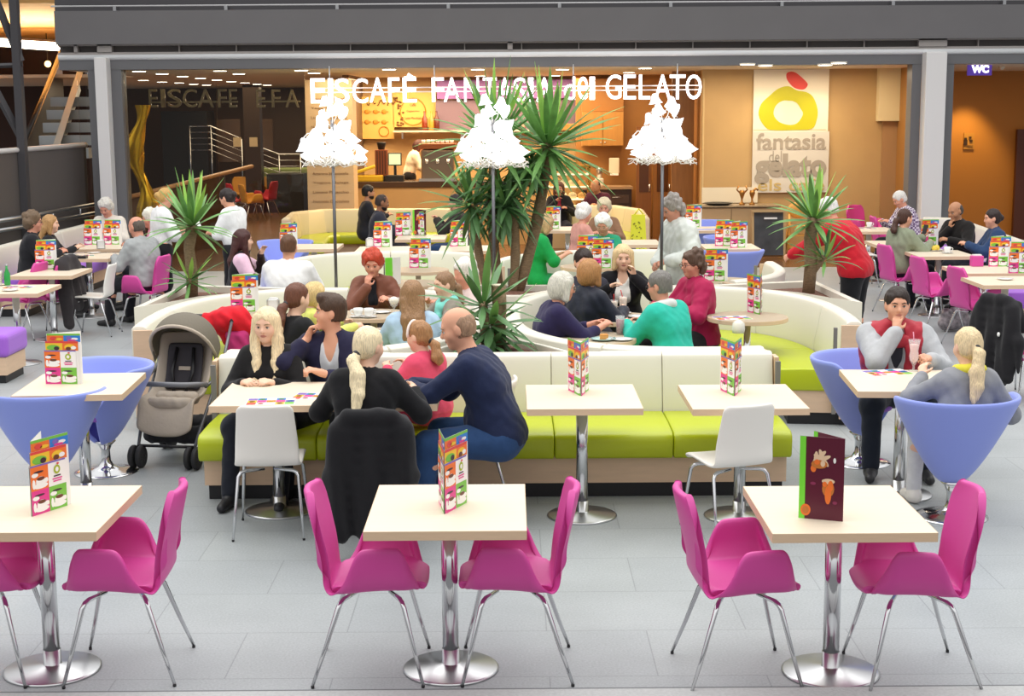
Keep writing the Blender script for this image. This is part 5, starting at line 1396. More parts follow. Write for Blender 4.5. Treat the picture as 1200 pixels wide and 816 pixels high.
area('corridor_light',(X(1160,26.5),26.5,zc-.06),(1.,1.5),34,WARM)
sn=bpy.data.lights.new('roof_glazing','AREA'); sn.shape='RECTANGLE'; sn.size,sn.size_y=16,12; sn.energy=1150; sn.color=(1,.985,.96)
o=bpy.data.objects.new('roof_glazing',sn); COL.objects.link(o); o.location=(0,11,9.5); o.rotation_euler=(R(-8),0,0)
scn.view_settings.view_transform='Standard'; scn.view_settings.look='None'; scn.view_settings.exposure=.0; scn.view_settings.gamma=1
scn.view_settings.use_curve_mapping=False
# ------------------------------------------------------------------ sofas, planters, plants, lamps of the island
XC=-.12
def booth_pts(cx,cy,a,b,t0,t1,n=2.5,N=60):
    out=[]
    for i in range(N):
        t=R(t0+(t1-t0)*i/(N-1)); c,s_=math.cos(t),math.sin(t)
        out.append((cx+a*math.copysign(abs(c)**(2/n),c), cy+b*math.copysign(abs(s_)**(2/n),s_)))
    return out
sofa('bench_sofa','long straight bench with cream back and lime seats behind the small tables',[(1.82,10.22),(-2.05,10.22)],panel=.78,depth=.74)
sofa('booth_sofa','curved cream and lime booth sofa around the seniors at right centre',booth_pts(1.39,12.42,1.26,1.78,-16,283),panel=1.05)
sofa('booth_sofa','curved cream and lime booth sofa around the red-haired diner at left centre',[(2*XC-x,y) for x,y in booth_pts(1.39,12.42,1.26,1.78,-16,283)][::-1],panel=1.05)
sofa('booth_sofa','cream booth sofa arc behind the right yucca planter',booth_pts(1.36,16.3,1.40,1.62,-62,6),panel=1.05)
sofa('booth_sofa','cream booth sofa arc behind the woman in green',booth_pts(1.36,16.3,1.42,1.68,62,176),panel=1.05)
sofa('booth_sofa','cream booth sofa behind the red-haired diner, beyond the lime booklet',booth_pts(-1.35,16.3,1.15,1.68,48,178),panel=1.05)
# white tops between bench and booths
def slab(name,label,poly,z0,z1,m,cat='top'):
    t=thing(name,(0,0,0),label,cat); MB().prism(poly,z1-.05,z1).build('top',m,t,bevel=.01)
    c=[sum(p[k] for p in poly)/len(poly) for k in (0,1)]
    MB().prism([(c[0]+(x-c[0])*.96,c[1]+(y-c[1])*.9) for x,y in poly],z0,z1-.05).build('body',M['white'],t); return t
slab('sofa_top','cream padded top between right end of the bench and the seniors’ booth',[(.62,10.41),(1.81,10.41),(1.76,10.56),(1.5,10.50),(1.0,10.46),(.62,10.46)],.02,.84,M['white'])
slab('sofa_top','cream padded top between left end of the bench and the left booth',[(-2.05,10.41),(-.86,10.41),(-.86,10.46),(-1.3,10.46),(-1.75,10.50),(-2.03,10.56)],.02,.84,M['white'])
tb=sofa
def planter(label,poly,z=.83):
    t=thing('planter',(0,0,0),label,'planter')
    n=len(poly); c=[sum(p[k] for p in poly)/n for k in (0,1)]
    inn=[(c[0]+(x-c[0])*.86,c[1]+(y-c[1])*.86) for x,y in poly]
    mb=MB(); P_=poly; ar=sum(P_[i][0]*P_[(i+1)%n][1]-P_[(i+1)%n][0]*P_[i][1] for i in range(n))
    if ar<0: poly=poly[::-1]; inn=inn[::-1]
    V_=[(x,y,0) for x,y in poly]+[(x,y,z) for x,y in poly]+[(x,y,z) for x,y in inn]+[(x,y,z-.12) for x,y in inn]
    fs=[]
    for i in range(n):
        j=(i+1)%n
        for k in range(3): fs.append((k*n+i,k*n+j,(k+1)*n+j,(k+1)*n+i))
    mb.add(V_,fs); mb.build('box',M['white'],t,bevel=.008)
    sb=MB(); vs=[]; rnd=random.Random(4)
    sb.add([(c[0],c[1],z-.02)]+[(x,y,z-.06) for x,y in inn],[(0,1+i,1+(i+1)%n) for i in range(n)]); so=sb.build('soil',M['soil'],t,sub=0)
    return t
planter('cream planter with bark between the two front booths',[(-.70,10.43),(.46,10.43),(.24,10.82),(.02,11.15),(-.07,11.5),(-.17,11.5),(-.26,11.15),(-.48,10.82)])
planter('cream triangular planter at the left corner of the island',[(-3.34,13.1),(-3.26,14.85),(-1.95,14.46),(-2.43,14.32),(-2.93,13.85),(-3.18,13.35)])
planter('cream triangular planter at the right corner of the island',[(3.10,13.1),(3.02,14.85),(1.71,14.46),(2.19,14.32),(2.69,13.85),(2.94,13.35)])
planter('cream planter in the middle of the island carrying the tall yucca',[(-.75,14.62),(.55,14.62),(.62,14.42),(.10,13.75),(-.34,13.75),(-.82,14.42)])
# plants
rnd=random.Random(21)
def crown(root,c,n,L,name='leaves',**k):
    mb=MB(); leaves(mb,c,n,L,rnd,**k); return mb.build(name,LM,root)
x,y=-3.06,14.2
t=thing('yucca',(0,0,0),'small single-trunk yucca in the left corner planter','plant')
trunk([(x,y,.76),(x+.01,y,1.0),(x-.01,y,1.25),(x+.03,y,1.47)],.055,t); crown(t,(x+.03,y,1.50),40,.50,tilt=(4,118),w=.052,droop=.8,mis=(0,0,2)); crown(t,(x-.0,y-.06,.98),24,.34,tilt=(30,120),w=.038,droop=.9)
x,y=2.86,14.2
t=thing('yucca',(0,0,0),'small single-trunk yucca in the right corner planter','plant')
trunk([(x-.02,y,.76),(x,y,1.05),(x-.02,y,1.3),(x+.02,y,1.50)],.06,t); crown(t,(x+.02,y,1.52),40,.52,tilt=(4,118),w=.052,droop=.8,mis=(0,0,2)); crown(t,(x+.12,y-.05,1.14),18,.38,tilt=(10,110),w=.040,droop=.9)
trunk([(x,y,.95),(x+.06,y-.03,1.05),(x+.11,y-.05,1.14)],.03,t,name='side_shoot')
t=thing('yucca',(0,0,0),'tall many-headed yucca rising to the shop sign','plant')
def tr(a,b,r,bend=.06,cut=False):
    a,b=Vector(a),Vector(b); pts=[a+(b-a)*k/6+Vector((bend*math.sin(k/6*math.pi),0,0)) for k in range(7)]
    trunk([tuple(p) for p in pts],r,t,cut)
tr((.05,14.5,.74),(.36,14.5,2.22),.055,.05); tr((-.12,14.55,.74),(-.14,14.55,2.26),.05,-.05); tr((-.22,14.45,.74),(-.36,14.5,1.62),.04,-.03); tr((.0,14.45,.74),(.02,14.4,1.55),.045,.03)
crown(t,(.36,14.5,2.22),80,.74,tilt=(2,140),w=.062,droop=.6,mis=(0,0,2)); crown(t,(-.14,14.55,2.26),70,.74,tilt=(5,140),w=.060,droop=.7,mis=(0,0,2))
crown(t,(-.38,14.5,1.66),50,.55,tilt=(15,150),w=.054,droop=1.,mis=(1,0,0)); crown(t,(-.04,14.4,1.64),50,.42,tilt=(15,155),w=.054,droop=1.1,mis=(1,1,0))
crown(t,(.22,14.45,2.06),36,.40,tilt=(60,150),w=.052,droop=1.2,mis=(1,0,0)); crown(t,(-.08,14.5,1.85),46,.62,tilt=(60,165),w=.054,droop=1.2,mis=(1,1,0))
x,y=-.13,10.85
t=thing('yucca',(0,0,0),'broad-leaved dark plant with a sawn-off trunk behind the bald man','plant')
trunk([(x+.03,y,.74),(x+.03,y,.95),(x+.04,y,1.12),(x+.035,y,1.27)],[.06,.056,.052,.055],t,True)
trunk([(x-.06,y-.02,.74),(x-.07,y-.02,.98),(x-.08,y,1.15)],.035,t)
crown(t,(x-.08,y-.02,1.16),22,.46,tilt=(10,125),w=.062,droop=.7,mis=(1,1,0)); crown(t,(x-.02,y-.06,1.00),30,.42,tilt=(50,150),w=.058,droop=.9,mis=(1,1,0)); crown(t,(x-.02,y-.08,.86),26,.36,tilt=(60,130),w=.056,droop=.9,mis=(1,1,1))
for px,lb in ((388,'glowing white chandelier lamp on a pole, leftmost of three'),(577,'glowing white chandelier lamp in front of the tall yucca'),(777,'glowing white chandelier lamp on a pole beside the man in the white coat')):
    yy=13.85 if px==577 else 14.45; lamp((X(px,yy),yy),R({388:20,577:0,777:-12}[px]),lb)
# ------------------------------------------------------------------ tables
def T(mk,px,py,label,rz=0,z=TZ,group=None):
    x,y=G(px,py,z); mk((x,y),R(rz),label,group); return x,y
for (px,py,lb) in ((62,785,'front row pale square table at the left edge'),(528.5,784,'front row pale square table in the middle holding a menu stand'),(973,788,'front row pale square table at right holding the maroon booklet'),
   (328,599,'left of the two joined tables of the family, over the white sneaker'),(682,604.5,'pale square table before the lime bench, left of two empty ones'),(866,605,'pale square table before the lime bench with a white chair at it')):
    x,y=G(px,py,0); sqtable((x,y),0,lb)
    if px==328: sqtable((x+.692,y),0,'right of the two joined tables of the family, at the bald man'); FAM=(x,y)
T(sqtable,95,450,'pale square table between the two lavender chairs at left',3)
T(sqtable,1057,446,'pale square table of the young man with the pink milkshake',-4)
for (px,py,lb) in ((876,371,'round table with a leaflet in front of the lime booth seat'),(722,372,'round table with two tall latte glasses among the seniors'),(694,396,'round table with the cake plate before the woman in teal'),(438,368,'round table with white cups before the red-haired diner'),(285,369,'round table behind the stroller with the red jacket'),(452,391,'round table with leaflets left of the denim jacket'),(490,316,'round table under the far menu stand right of the lime booklet'),(480,332,'round table carrying the lime spined booklet'),(848,329,'round table behind the woman in magenta'),(692,312,'round table with two menu stands before the woman in green')):
    T(rdtable,px,py,lb)
for (px,py,lb,rz) in ((60,319,'square table in front of the man in the black jacket at left',0),(18,339,'square table with green bottle at the left edge',0),(104,300,'square table between white-haired man and bald man in grey',0),(128,289,'far left square table with two menu stands',0),
   (1018,269,'far right square table beside the man in checked shirt',0),(1052,285,'square table in front of the girl in the olive jacket',0),(1100,297,'square table under the coffee of the couple in dark clothes',0),(1153,316,'square table with magenta napkin box at right',0),(1178,329,'square table at the right edge beyond the pink chairs',0),
   (494,278,'square table of the two men in the shop booth',0),(368,289,'small square table of the man in white polo shirt',0),(855,289,'far square table between lavender chairs near the chalkboard',0),(821,268,'farthest square table with menu stand by the poster wall',0),(665,268,'square table of the woman in black cardigan',0),(450,292,'white-edged square table behind the red-haired diner',0),(742,284,'square table behind the blonde woman in black',0),(547,291,'square table beside the tall yucca, left of its trunks',0)):
    T(sqtable,px,py,lb,rz)
# ------------------------------------------------------------------ chairs
def CH(mk,px,py,rz,label,z=0,group=None):
    x,y=G(px,py,z); mk((x,y),R(rz),label,group); return x,y
def CB(px,py,a,z=.82,off=.27):
    x,y=G(px,py,z); return x-math.sin(R(a))*off, y+math.cos(R(a))*off
x1,y1=G(62,785,0); x2,y2=G(528.5,784,0); x3,y3=G(973,788,0)
pink((x1+.345,y1+.02),R(92),'magenta armchair right of the left front table')
pink((x1-.29,y1+.02),R(-90),'magenta armchair cut by the left edge of the picture')
pink((x2-.35,y2+.02),R(-90),'magenta armchair left of the middle front table')
pink((x2+.295,y2+.02),R(90),'magenta armchair right of the middle front table')
pink((x3-.42,y3+.02),R(-86),'magenta armchair left of the right front table')
pink((x3+.35,y3-.01),R(91),'magenta armchair right of the right front table')
whitechair(CB(309,477,3),R(3),'white shell chair with its back to us at the family table')
whitechair(CB(882,476,20),R(20),'white shell chair turned away before the right bench table')
BALD=CB(606,444,84); whitechair(BALD,R(84),'white shell chair under the bald man in navy')
COATC=CB(434,492,2); whitechair(COATC,R(2),'shell chair under the blonde woman, hidden by the black coat')
x,y=G(112,392,0); whitechair((x,y),R(88),'white shell chair turned left at the left group')
x,y=G(1008,335,0); whitechair((x,y),R(-90),'white shell chair behind the person in red')
for (px,py,rz,lb) in ((60,392,72,'magenta armchair with a dark jacket over its back'),(1096,388,-78,'magenta armchair between the olive girl and the nearest empty one'),(1142,406,-76,'magenta armchair nearest the dark coat at the right edge'),(1012,300,-150,'far magenta armchair behind the person in red'),(1040,318,-90,'magenta armchair almost hidden behind the olive jacket'),(28,395,80,'magenta armchair behind the purple ottoman at left')):
    CH(pink,px,py,rz,lb)
x,y=G(125,553,0); tub((x,y),R(140),'lavender tub chair with purple seat behind the left square table')
x,y=G(60,592,0); tub((x,y),R(4),'lavender tub chair with its back to us at the left edge')
TC=(2.50,10.52); tub(TC,R(-138),'lavender tub chair under the young man in the red vest')
TD=(2.74,9.06); tub(TD,R(8),'lavender tub chair with its back to us under the blonde in grey')
for (px,py,rz,lb) in ((340,281,175,'lavender tub chair facing us beyond the man in white polo'),(828,278,-95,'lavender tub chair turned right behind the woman in magenta'),(866,296,5,'lavender tub chair with its back to us near the right yucca'),(826,269,10,'far lavender tub chair behind the white coat'),(826,258,175,'farthest lavender tub chair behind the menu stand by the poster wall')):
    x,y=G(px,py,.77); tub((x-.30*math.sin(R(rz)),y+.30*math.cos(R(rz))),R(rz),lb)
x,y=G(338,290,1.0); tub((x,15.0),R(-8),'lavender tub chair under the man in white polo')
pink((-4.36,17.68),R(78),'magenta armchair under the balding man in grey'); pink((4.84,18.42),R(-76),'magenta armchair under the girl in the olive jacket')
# side sofas
sofa('side_sofa','white sofa with purple seat along the left ramp',[G(112,262,.85),G(60,275,.85),(G(-8,293,.85))],panel=1.6,mseat=M['purple'])
sofa('side_sofa','white sofa along the right side behind the dark-clothed couple',[G(1230,303,.85),G(1195,285,.85),G(1112,256,.85),G(1080,255,.85)],panel=1.6,mseat=M['purple'])
SHW=M['white']
sofa('booth_sofa','lime booth inside the shop front, cream back tinted with the warm shop light, round the two men in dark suits',[G(343,256,.85),G(352,248.5,.85),G(382,245.5,.85),G(440,245,.85),G(530,245,.85)][::-1],panel=1.5,depth=.5,mback=mat('warm_lit_leather','#E0CFA8',.4))  # warm shop light is mixed into the cream of these booth backs
sofa('booth_sofa','booth end with cream back tinted with the warm shop light, beside the yellow bag',[(G(748,255,.85)),G(742,245,.85),G(715,241,.85),G(670,241,.85)],panel=1.4,mseat=M['lime'],mback=mat('warm_lit_leather','#E0CFA8',.4))
# purple ottoman at left edge
x,y=G(-8,420,.2); t=thing('ottoman',(x,y,0),'purple seat block on a maple base at the left edge','seat')
MB().box((0,0,.36),(.50,.62,.22)).build('seat',M['purple'],t,bevel=.05,seg=4); MB().box((0,0,.165),(.44,.56,.17)).build('base',M['panel'],t); MB().box((0,0,.04),(.40,.52,.08)).build('plinth',M['plinth'],t)
# ------------------------------------------------------------------ menus
def MN(px,py,rz,label,z=TZ,mk=None):
    x,y=G(px,py,z); x,y=snap(x,y,label); (mk or menu)((x,y,z),R(rz),label)
for (px,py,rz,lb) in ((54,597,-11,'menu stand on the left front table'),(527,594,-8,'menu stand on the middle front table'),(679,460,2,'menu stand on the left bench table'),(858,460,-2,'menu stand on the right bench table'),(77,449,62,'menu stand on the table between lavender chairs'),
  (886,366,4,'menu stand on the round table before the lime seat'),(296,358,48,'menu stand behind the blonde girl in black'),(459,331,50,'menu stand left'),
  (62,313,58,'menu stand before the man in the black jacket at left'),(119,282,58,'left menu stand of the pair by the white-haired man'),(146,282,66,'right menu stand of the pair by the white-haired man'),(306,292,30,'menu stand by the dark-red-haired woman'),
  (450,288,60,'menu stand behind the head of the red-haired diner'),(493,313,62,'menu stand right of the lime booklet'),(445,275,30,'menu stand behind the bearded man in the shop booth'),(497,272,20,'menu stand beside the standing booklet in the booth'),(537,288,40,'menu stand beside the tall yucca at left'),
  (683,300,58,'menu stand behind the white-haired woman in glasses'),(706,314,60,'menu stand left of the blonde woman in black'),(838,329,60,'menu stand behind the magenta jacket'),(848,288,58,'left menu stand on the table near the chalkboard'),(812,266,56,'farthest menu stand by the poster wall'),(864,290,40,'right menu stand on the table near the chalkboard'),
  (1154,307,58,'menu stand beside the magenta napkin box'),(1090,288,50,'menu stand in front of the olive jacket'),(1200,322,58,'menu stand cut by the right edge'),(647,268,40,'menu stand beside the woman in black cardigan')):
    if lb=='menu stand left': continue
    if rz>=30: rz=-(rz+14)
    MN(px,py,rz,lb)
x,y=G(988,612,TZ); booklet((x-.178,y+.075,TZ),R(-21),'maroon dessert booklet standing open on the right front table')
MN(456,334,10,'booklet with lime green spine behind the red-haired diner',mk=greenbook)
MN(486,273,0,'red booklet standing on the table of the two men in dark suits',mk=booklet)
for (px,py,rz,lb) in ((318,471,4,'colourful leaflet beside the white chair on the family table'),(372,465,-8,'colourful leaflet by the hand of the man in navy cardigan'),(1040,437,14,'open leaflet before the young man in the red vest'),(858,373,10,'leaflet on the round table before the lime seat'),(447,390,5,'leaflet behind the girl in pink'),(22,337,0,'leaflet on the table at the left edge'),(96,300,20,'paper on the table before the white-haired man'),(1015,268,0,'paper beside the cup of the man in checked shirt')):
    MN(px,py,rz,lb,mk=leaflet)
# ------------------------------------------------------------------ tableware
for (px,py,mk,lb,rz) in ((420,372,cup,'white coffee cup left of the red-haired diner’s pair',180),(431,374,cup,'white coffee cup right of the pair before the red-haired diner',0),(447,367,plate,'small white plate beside the ice cream goblet',0),(462,369,goblet,'tall ice cream goblet before the red-haired diner',0),
   (703,366,latte,'tall latte glass left before the blonde woman in black',0),(727,362,latte,'tall latte glass right before the blonde woman in black',40),(719,373,latte,'tall latte glass with red straw nearest us',90),(707,399,cakeplate,'mint plate with orange cake before the navy woman',0),(729,399,plate,'white plate with napkin before the woman in teal',0),
   (1069,434,shake,'tall pink milkshake before the young man',0),(1110,297,cup,'white cup before the bald man in black',0),(1016,266,cup,'white cup before the man in checked shirt',0),(110,297,plate,'white plate before the bald man in grey',0),(82,299,plate,'white plate before the blonde at left',0),(12,341,plate,'white plate beside the green bottle',0),(1075,290,plate,'white plate before the girl in olive',20),(1178,328,plate,'white plate at the right edge table',0),
   (115,293,napkin,'chrome napkin holder on the far left table',20),(322,364,napkin,'napkin holder beside the dark ponytail',0),(436,287,napkin,'chrome napkin holder above the red-haired diner',0),(864,435,napkin,'white napkin roll behind the right bench menu stand',0),(497,270,cup,'white cup by the standing red booklet',0),(7,332,latte,'tall glass on the table at the left edge',0),(480,272,cup,'white cup before the man in grey jacket',0),(746,372,plate,'plate with red drink coaster by the teal woman',0)):
    if lb.startswith('white napkin roll'): 
        x,y=G(863,388,.85); tag(MB().lathe([(0,0),(.045,0),(.05,.03),(.045,.075),(.02,.095),(0,.10)],(x,y-.1,.85),16).build('cushion_knob',M['white']),'rounded white knob on the sofa top behind the right bench menu stand','knob'); continue
    MN(px,py,rz,lb,mk=mk)
x,y=snap(*G(16,332,TZ)); t=thing('bottle',(x,y,TZ),'green glass bottle on the table at the left edge','bottle'); MB().lathe([(0,0),(.03,0),(.032,.01),(.032,.12),(.012,.17),(.012,.22),(0,.22)],(0,0,0),16).build('glass',mat('green_glass','#2F9A4A',.1),t); MB().lathe([(0,.22),(.014,.22),(.014,.205)],(0,0,0),10).build('cap',M['steel'],t)
x,y=snap(*G(756,392,TZ)); t=thing('red_drink',(x,y,TZ),'tall dark red drink beside the woman in teal','drink'); MB().lathe([(0,0),(.03,0),(.036,.15),(.034,.15),(.028,.006)],(0,0,0),18).build('glass',M['glassware'],t); MB().lathe([(0,.008),(.027,.008),(.032,.12),(0,.12)],(0,0,0),16).build('drink',mat('red_drink','#8E1830',.3),t)
x,y=snap(*G(94,303,TZ)); tag(MB().box((x,y,TZ+.017),(.17,.11,.033)).build('wallet',M['black'],bevel=.008),'black wallet on the table before the bald man in grey','wallet')
x,y=snap(*G(1135,309,TZ)); t=thing('napkin_box',(x,y,TZ),'magenta napkin box between white sugar jars','box'); MB().box((0,0,.06),(.13,.10,.12)).build('box',M['pink'],t,bevel=.01); MB().box((0,0,.123),(.09,.06,.02)).build('napkins',M['paper'],t)
x,y=snap(*G(1089,292,TZ)); t=thing('salad_plate',(x,y,TZ),'plate of yellow fruit before the girl in olive','plate'); MB().lathe([(0,.003),(.08,.003),(.12,.016),(.08,.008),(0,.008)],(0,0,0),24).build('dish',M['cup'],t)
mb=MB(); 
for k in range(6): mb.ball((.04*math.cos(k*2.2),.04*math.sin(k*2.2),.03+.01*(k%2)),.032,8)
mb.build('fruit',mat('yellow_fruit','#E8C94A',.5),t)
# ------------------------------------------------------------------ coats and bags
def draped(name,label,cat,prims,col,loc,rz,amp=.008,vox=.011,extra=None,keep=(),k=.05,sub=(),noise=None):
    t=thing(name,(*loc,0) if len(loc)==2 else loc,label,cat,R(rz))
    sdf_mesh('cloth',prims,cloth(col),t,vox,k=k,noise=noise or fold(amp),keep=keep,sub=sub)
    if extra: extra(t)
    return t
blk='#1B1B1E'
vfold=lambda a: (lambda x,y,z: a*(np.sin(x*34+np.sin(z*5)*1.4+y*6)+.5*np.sin(x*61+z*9))*(1.25-np.clip((z-.2)/.6,0,1)))
def coatprims(w0,w1,zb,th=.035,dz=0):
    pr=[]
    for k in range(10):
        q=k/9; z=.82-(.82-zb)*q; w=(w0+(w1-w0)*q)*(.72 if k==0 else .95 if k==1 else 1); pr.append(rc((-w,-.29-.06*q,z),(w,-.29-.06*q,z),th+.02*q))
    for k in range(4): pr.append(rc((-w0*.95,-.20+.02*k,.80-k*.07),(w0*.95,-.20+.02*k,.80-k*.07),th*.9))
    pr.append(rc((-w0*.6,-.25,.83),(w0*.6,-.25,.83),.045)); pr.append(rc((-w0*.6,-.29,.85),(w0*.6,-.29,.85),.022))
    for q in (-1,1): pr += [rc((q*w0*.95,-.27,.76),(q*(w1+.025),-.30,.50),.058,.052),rc((q*(w1+.025),-.30,.50),(q*(w1+.01),-.33,.26),.052,.045)]
    return [rc(p[1]+V3(0,-.4*dz,dz),p[2]+V3(0,-.4*dz,dz),p[3],p[4]) for p in pr]
draped('coat','black coat hung over the chair of the blonde woman','coat',coatprims(.19,.20,.20),blk,COATC,2,noise=vfold(.016),k=.05)
x,y=G(1192,465,0); pink((x,y),R(-62),'magenta armchair hidden under the dark coat at the right edge')
draped('coat','dark coat hung over the chair at the right edge','coat',coatprims(.18,.24,.18,dz=.05),'#201F22',(x,y),-62,noise=vfold(.018),k=.05,extra=lambda t: MB().ball((.12,-.385,.60),(.016,.01,.02),8).build('badge',M['paper'],t))
x,y=G(60,392,0)
draped('jacket','charcoal jacket slung over the magenta chair at left','jacket',coatprims(.12,.10,.30,dz=.05)+[rc((-.14,-.34,.5),(-.16,-.36,.16),.07,.05)],'#3A3638',(x,y),72,noise=vfold(.018),k=.05)
x,y=G(1118,388,0); t=thing('shopping_bag',(x,y,0),'grey patterned bag on the floor under the magenta chairs','bag',R(20))
sdf_mesh('bag',[rc((-.12,0,.10),(.12,0,.10),.085),rc((-.10,0,.20),(.10,0,.20),.07)],mat('silver_bag','#8A8488',.4,bump=.6,scale=20,var=.5),t,.012,noise=fold(.01),keep=[((0,0,.012),(0,0,1))]); MB().tube([(-.08,0,.25),(-.05,0,.38),(.05,0,.38),(.08,0,.25)],.010,8).build('handle',M['black'],t)
x,y=G(747,303,.3); t=thing('gift_bag',(x,y-.1,0),'bright yellow spotted bag standing at the warm-tinted booth end','bag',0)
Zb=W(745,296,y-.1)[1]
mb=MB().box((0,0,.66),(.26,.14,.62),0,taper=.75); r9=random.Random(9)
for k in range(26): mb.ball((r9.uniform(-.10,.10),-.066,.40+r9.random()*.5),(.012,.006,.010),6,1)
mb.build('bag',[mat('yellow_bag','#E9E73A',.5),mat('olive_dot','#8A8420',.6)],t); MB().tube([(-.06,-.03,.97),(0,-.06,1.06),(.07,-.03,.98)],.012,6).build('handle',mat('yellow_bag','#E9E73A',.5),t)
MB().box((0,.02,.175),(.30,.22,.35)).build('stand',M['panel'],t)
t=thing('card_reader',(-3.66,18.24,1.13),'black card reader in the hands of the dark-haired waitress','device',R(60)); MB().box((0,0,0),(.08,.18,.03)).build('housing',M['black'],t,bevel=.006); MB().box((0,.04,.016),(.06,.06,.004)).build('screen',mat('grey_screen','#9AA4A8',.2),t)
t=thing('order_pad',(-3.86,18.28,1.20),'white order pad held by the blonde waitress','pad',R(30)); MB().box((0,0,0),(.10,.15,.012),rot=Matrix.Rotation(R(40),3,'X')).build('paper',M['paper'],t)
t=thing('smartphone',(5.22,18.84,1.0),'dark smartphone in the hand of the girl in olive','phone',R(-60)); MB().box((0,0,0),(.07,.010,.14),rot=Matrix.Rotation(R(-20),3,'X')).build('body',M['black'],t,bevel=.004)
# ------------------------------------------------------------------ stroller
def stroller(x,y,rz):
    t=thing('stroller',(x,y,0),'taupe and black child stroller parked at the booth entry','stroller',R(rz))
    KH=mat('khaki_fabric','#6E675A',.8,bump=.2,scale=60); TP=mat('light_taupe_fabric','#B7AA9A',.8,bump=.3,scale=40); DKF=mat('charcoal_fabric','#38353A',.85); TB=M['steel']; GT_=mat('grey_tube','#6A6C70',.35,.5)
    # local: front = -y (towards the viewer), width x
    for s in (-1,1):
        MB().tube([(s*.27,.52,1.02),(s*.28,.30,.78),(s*.27,.02,.52),(s*.25,-.24,.26),(s*.235,-.33,.14)],.014,8).build('front_tube',GT_,t)
        MB().tube([(s*.28,.25,.74),(s*.27,.32,.45),(s*.27,.36,.10)],.014,8).build('rear_tube',GT_,t)
        MB().tube([(s*.275,.22,.70),(s*.285,-.05,.62),(s*.27,-.12,.60)],.012,8).build('side_bar',GT_,t)
        for (wx,wy,rr) in ((.235,-.35,.088),(.27,.36,.10)):
            for d in (-.032,.032):
                w_=MB().lathe([(rr*.62,-.018),(rr*.9,-.020),(rr,-.010),(rr,.010),(rr*.9,.020),(rr*.62,.018)],(s*wx+d,wy,rr),24,rot=Matrix.Rotation(math.pi/2,3,'Y')).build('wheel',M['rubber'],t)
                MB().lathe([(0,-.014),(rr*.64,-.016),(rr*.64,.016),(0,.014)],(s*wx+d,wy,rr),20,rot=Matrix.Rotation(math.pi/2,3,'Y')).build('hub',mat('wheel_hub','#8A8C90',.4,.3),w_)
                mb=MB()
                for k in range(5):
                    a=k*2*math.pi/5; mb.ball((s*wx+d+ (.017 if d>0 else -.017),wy+rr*.38*math.cos(a),rr+rr*.38*math.sin(a)),(.004,rr*.13,rr*.13),8)
                mb.build('spokes',M['black'],w_)
    MB().tube([(-.27,.52,1.02),(-.24,.56,1.06),(.24,.56,1.06),(.27,.52,1.02)],.017,10).build('handle',M['black'],t)
    MB().tube([(-.27,-.10,.615),(-.255,-.24,.64),(-.15,-.30,.645),(.15,-.30,.645),(.255,-.24,.64),(.27,-.10,.615)],.021,10).build('bumper_bar',mat('bumper_grey','#77787C',.4),t)
    # seat: back, base, footrest
    mb=MB(); P_=[]; prof=[(.30,.98),(.27,.85),(.20,.68),(.12,.52),(.03,.46),(-.10,.47),(-.20,.46),(-.27,.40),(-.31,.30),(-.33,.24)]
    for (yy,zz) in prof:
        for k in range(11):
            u=-1+2*k/10; P_.append((u*.235,yy-.10*abs(u)**3*(1 if zz>.44 else .3),zz+.07*abs(u)**3*(1 if zz<.6 else 0)))
    mb.grid(P_,11,len(prof)); mb.build('seat_fabric',TP,t,solid=.03,sub=1)
    mb=MB(); P_=[]
    for (yy,zz) in ((.235,.90),(.205,.76),(.15,.62),(.10,.54)):
        for k in range(9): u=-1+2*k/8; P_.append((u*.155,yy-.035-.03*abs(u)**3,zz))
    mb.grid(P_,9,4); mb.build('seat_pad',DKF,t,solid=.03,sub=1)
    tag_=MB().box((0,.125,.70),(.10,.012,.03),rot=Matrix.Rotation(R(-25),3,'X')).build('cloth_label',TP,t)
    for s in (-1,1): MB().tube([(s*.07,.16,.86),(s*.09,.08,.68),(s*.05,.0,.53)],.014,6).build('strap',M['black'],t)
    mb=MB(); 
    sdf_mesh('cushion',[rc((-.14,-.05,.50),(.14,-.05,.50),.05),rc((-.15,-.20,.48),(.15,-.20,.48),.05)],TP,t,.012,noise=fold(.006))
    # hood: a quarter dome with ribs
    mb=MB(); P_=[]; nu,nv=17,9
    for j in range(nv):
        a=R(12+118*j/(nv-1))                                  # swings from the back over the top to the front
        for i in range(nu):
            b=math.pi*i/(nu-1)
            rad=.30+.012*math.sin(j*math.pi/1.0)
            X_=.265*math.cos(b); h=math.sin(b)**.75
            P_.append((X_, .16-.02+ (math.cos(a))*.34*h, .80+(math.sin(a))*.34*h+ (-.06 if h<.05 else 0)))
    mb.grid(P_,nu,nv); mb.build('hood',KH,t,solid=.016,sub=1)
    a=R(130); MB().tube([(.268*math.cos(b),.14+math.cos(a)*.345*math.sin(b)**.75,.80+math.sin(a)*.345*math.sin(b)**.75) for b in np.linspace(0,math.pi,17)],.014,8).build('hood_rim',TP,t)
    sdf_mesh('basket',[rc((-.20,-.12,.22),(.20,-.12,.22),.07),rc((-.20,.22,.22),(.20,.22,.22),.09),rc((-.2,.05,.18),(.2,.05,.18),.06)],mat('black_mesh','#222226',.8),t,.014,noise=fold(.012))
    MB().tube([(-.27,.36,.10),(.27,.36,.10)],.010,8).build('axle',TB,t); MB().tube([(-.235,-.33,.17),(.235,-.33,.17)],.012,8).build('footrest_bar',M['black'],t)
    return t
sx_,sy_=G(207,545,0); stroller(sx_,sy_+.2,-10).scale=(.9,.9,.94)
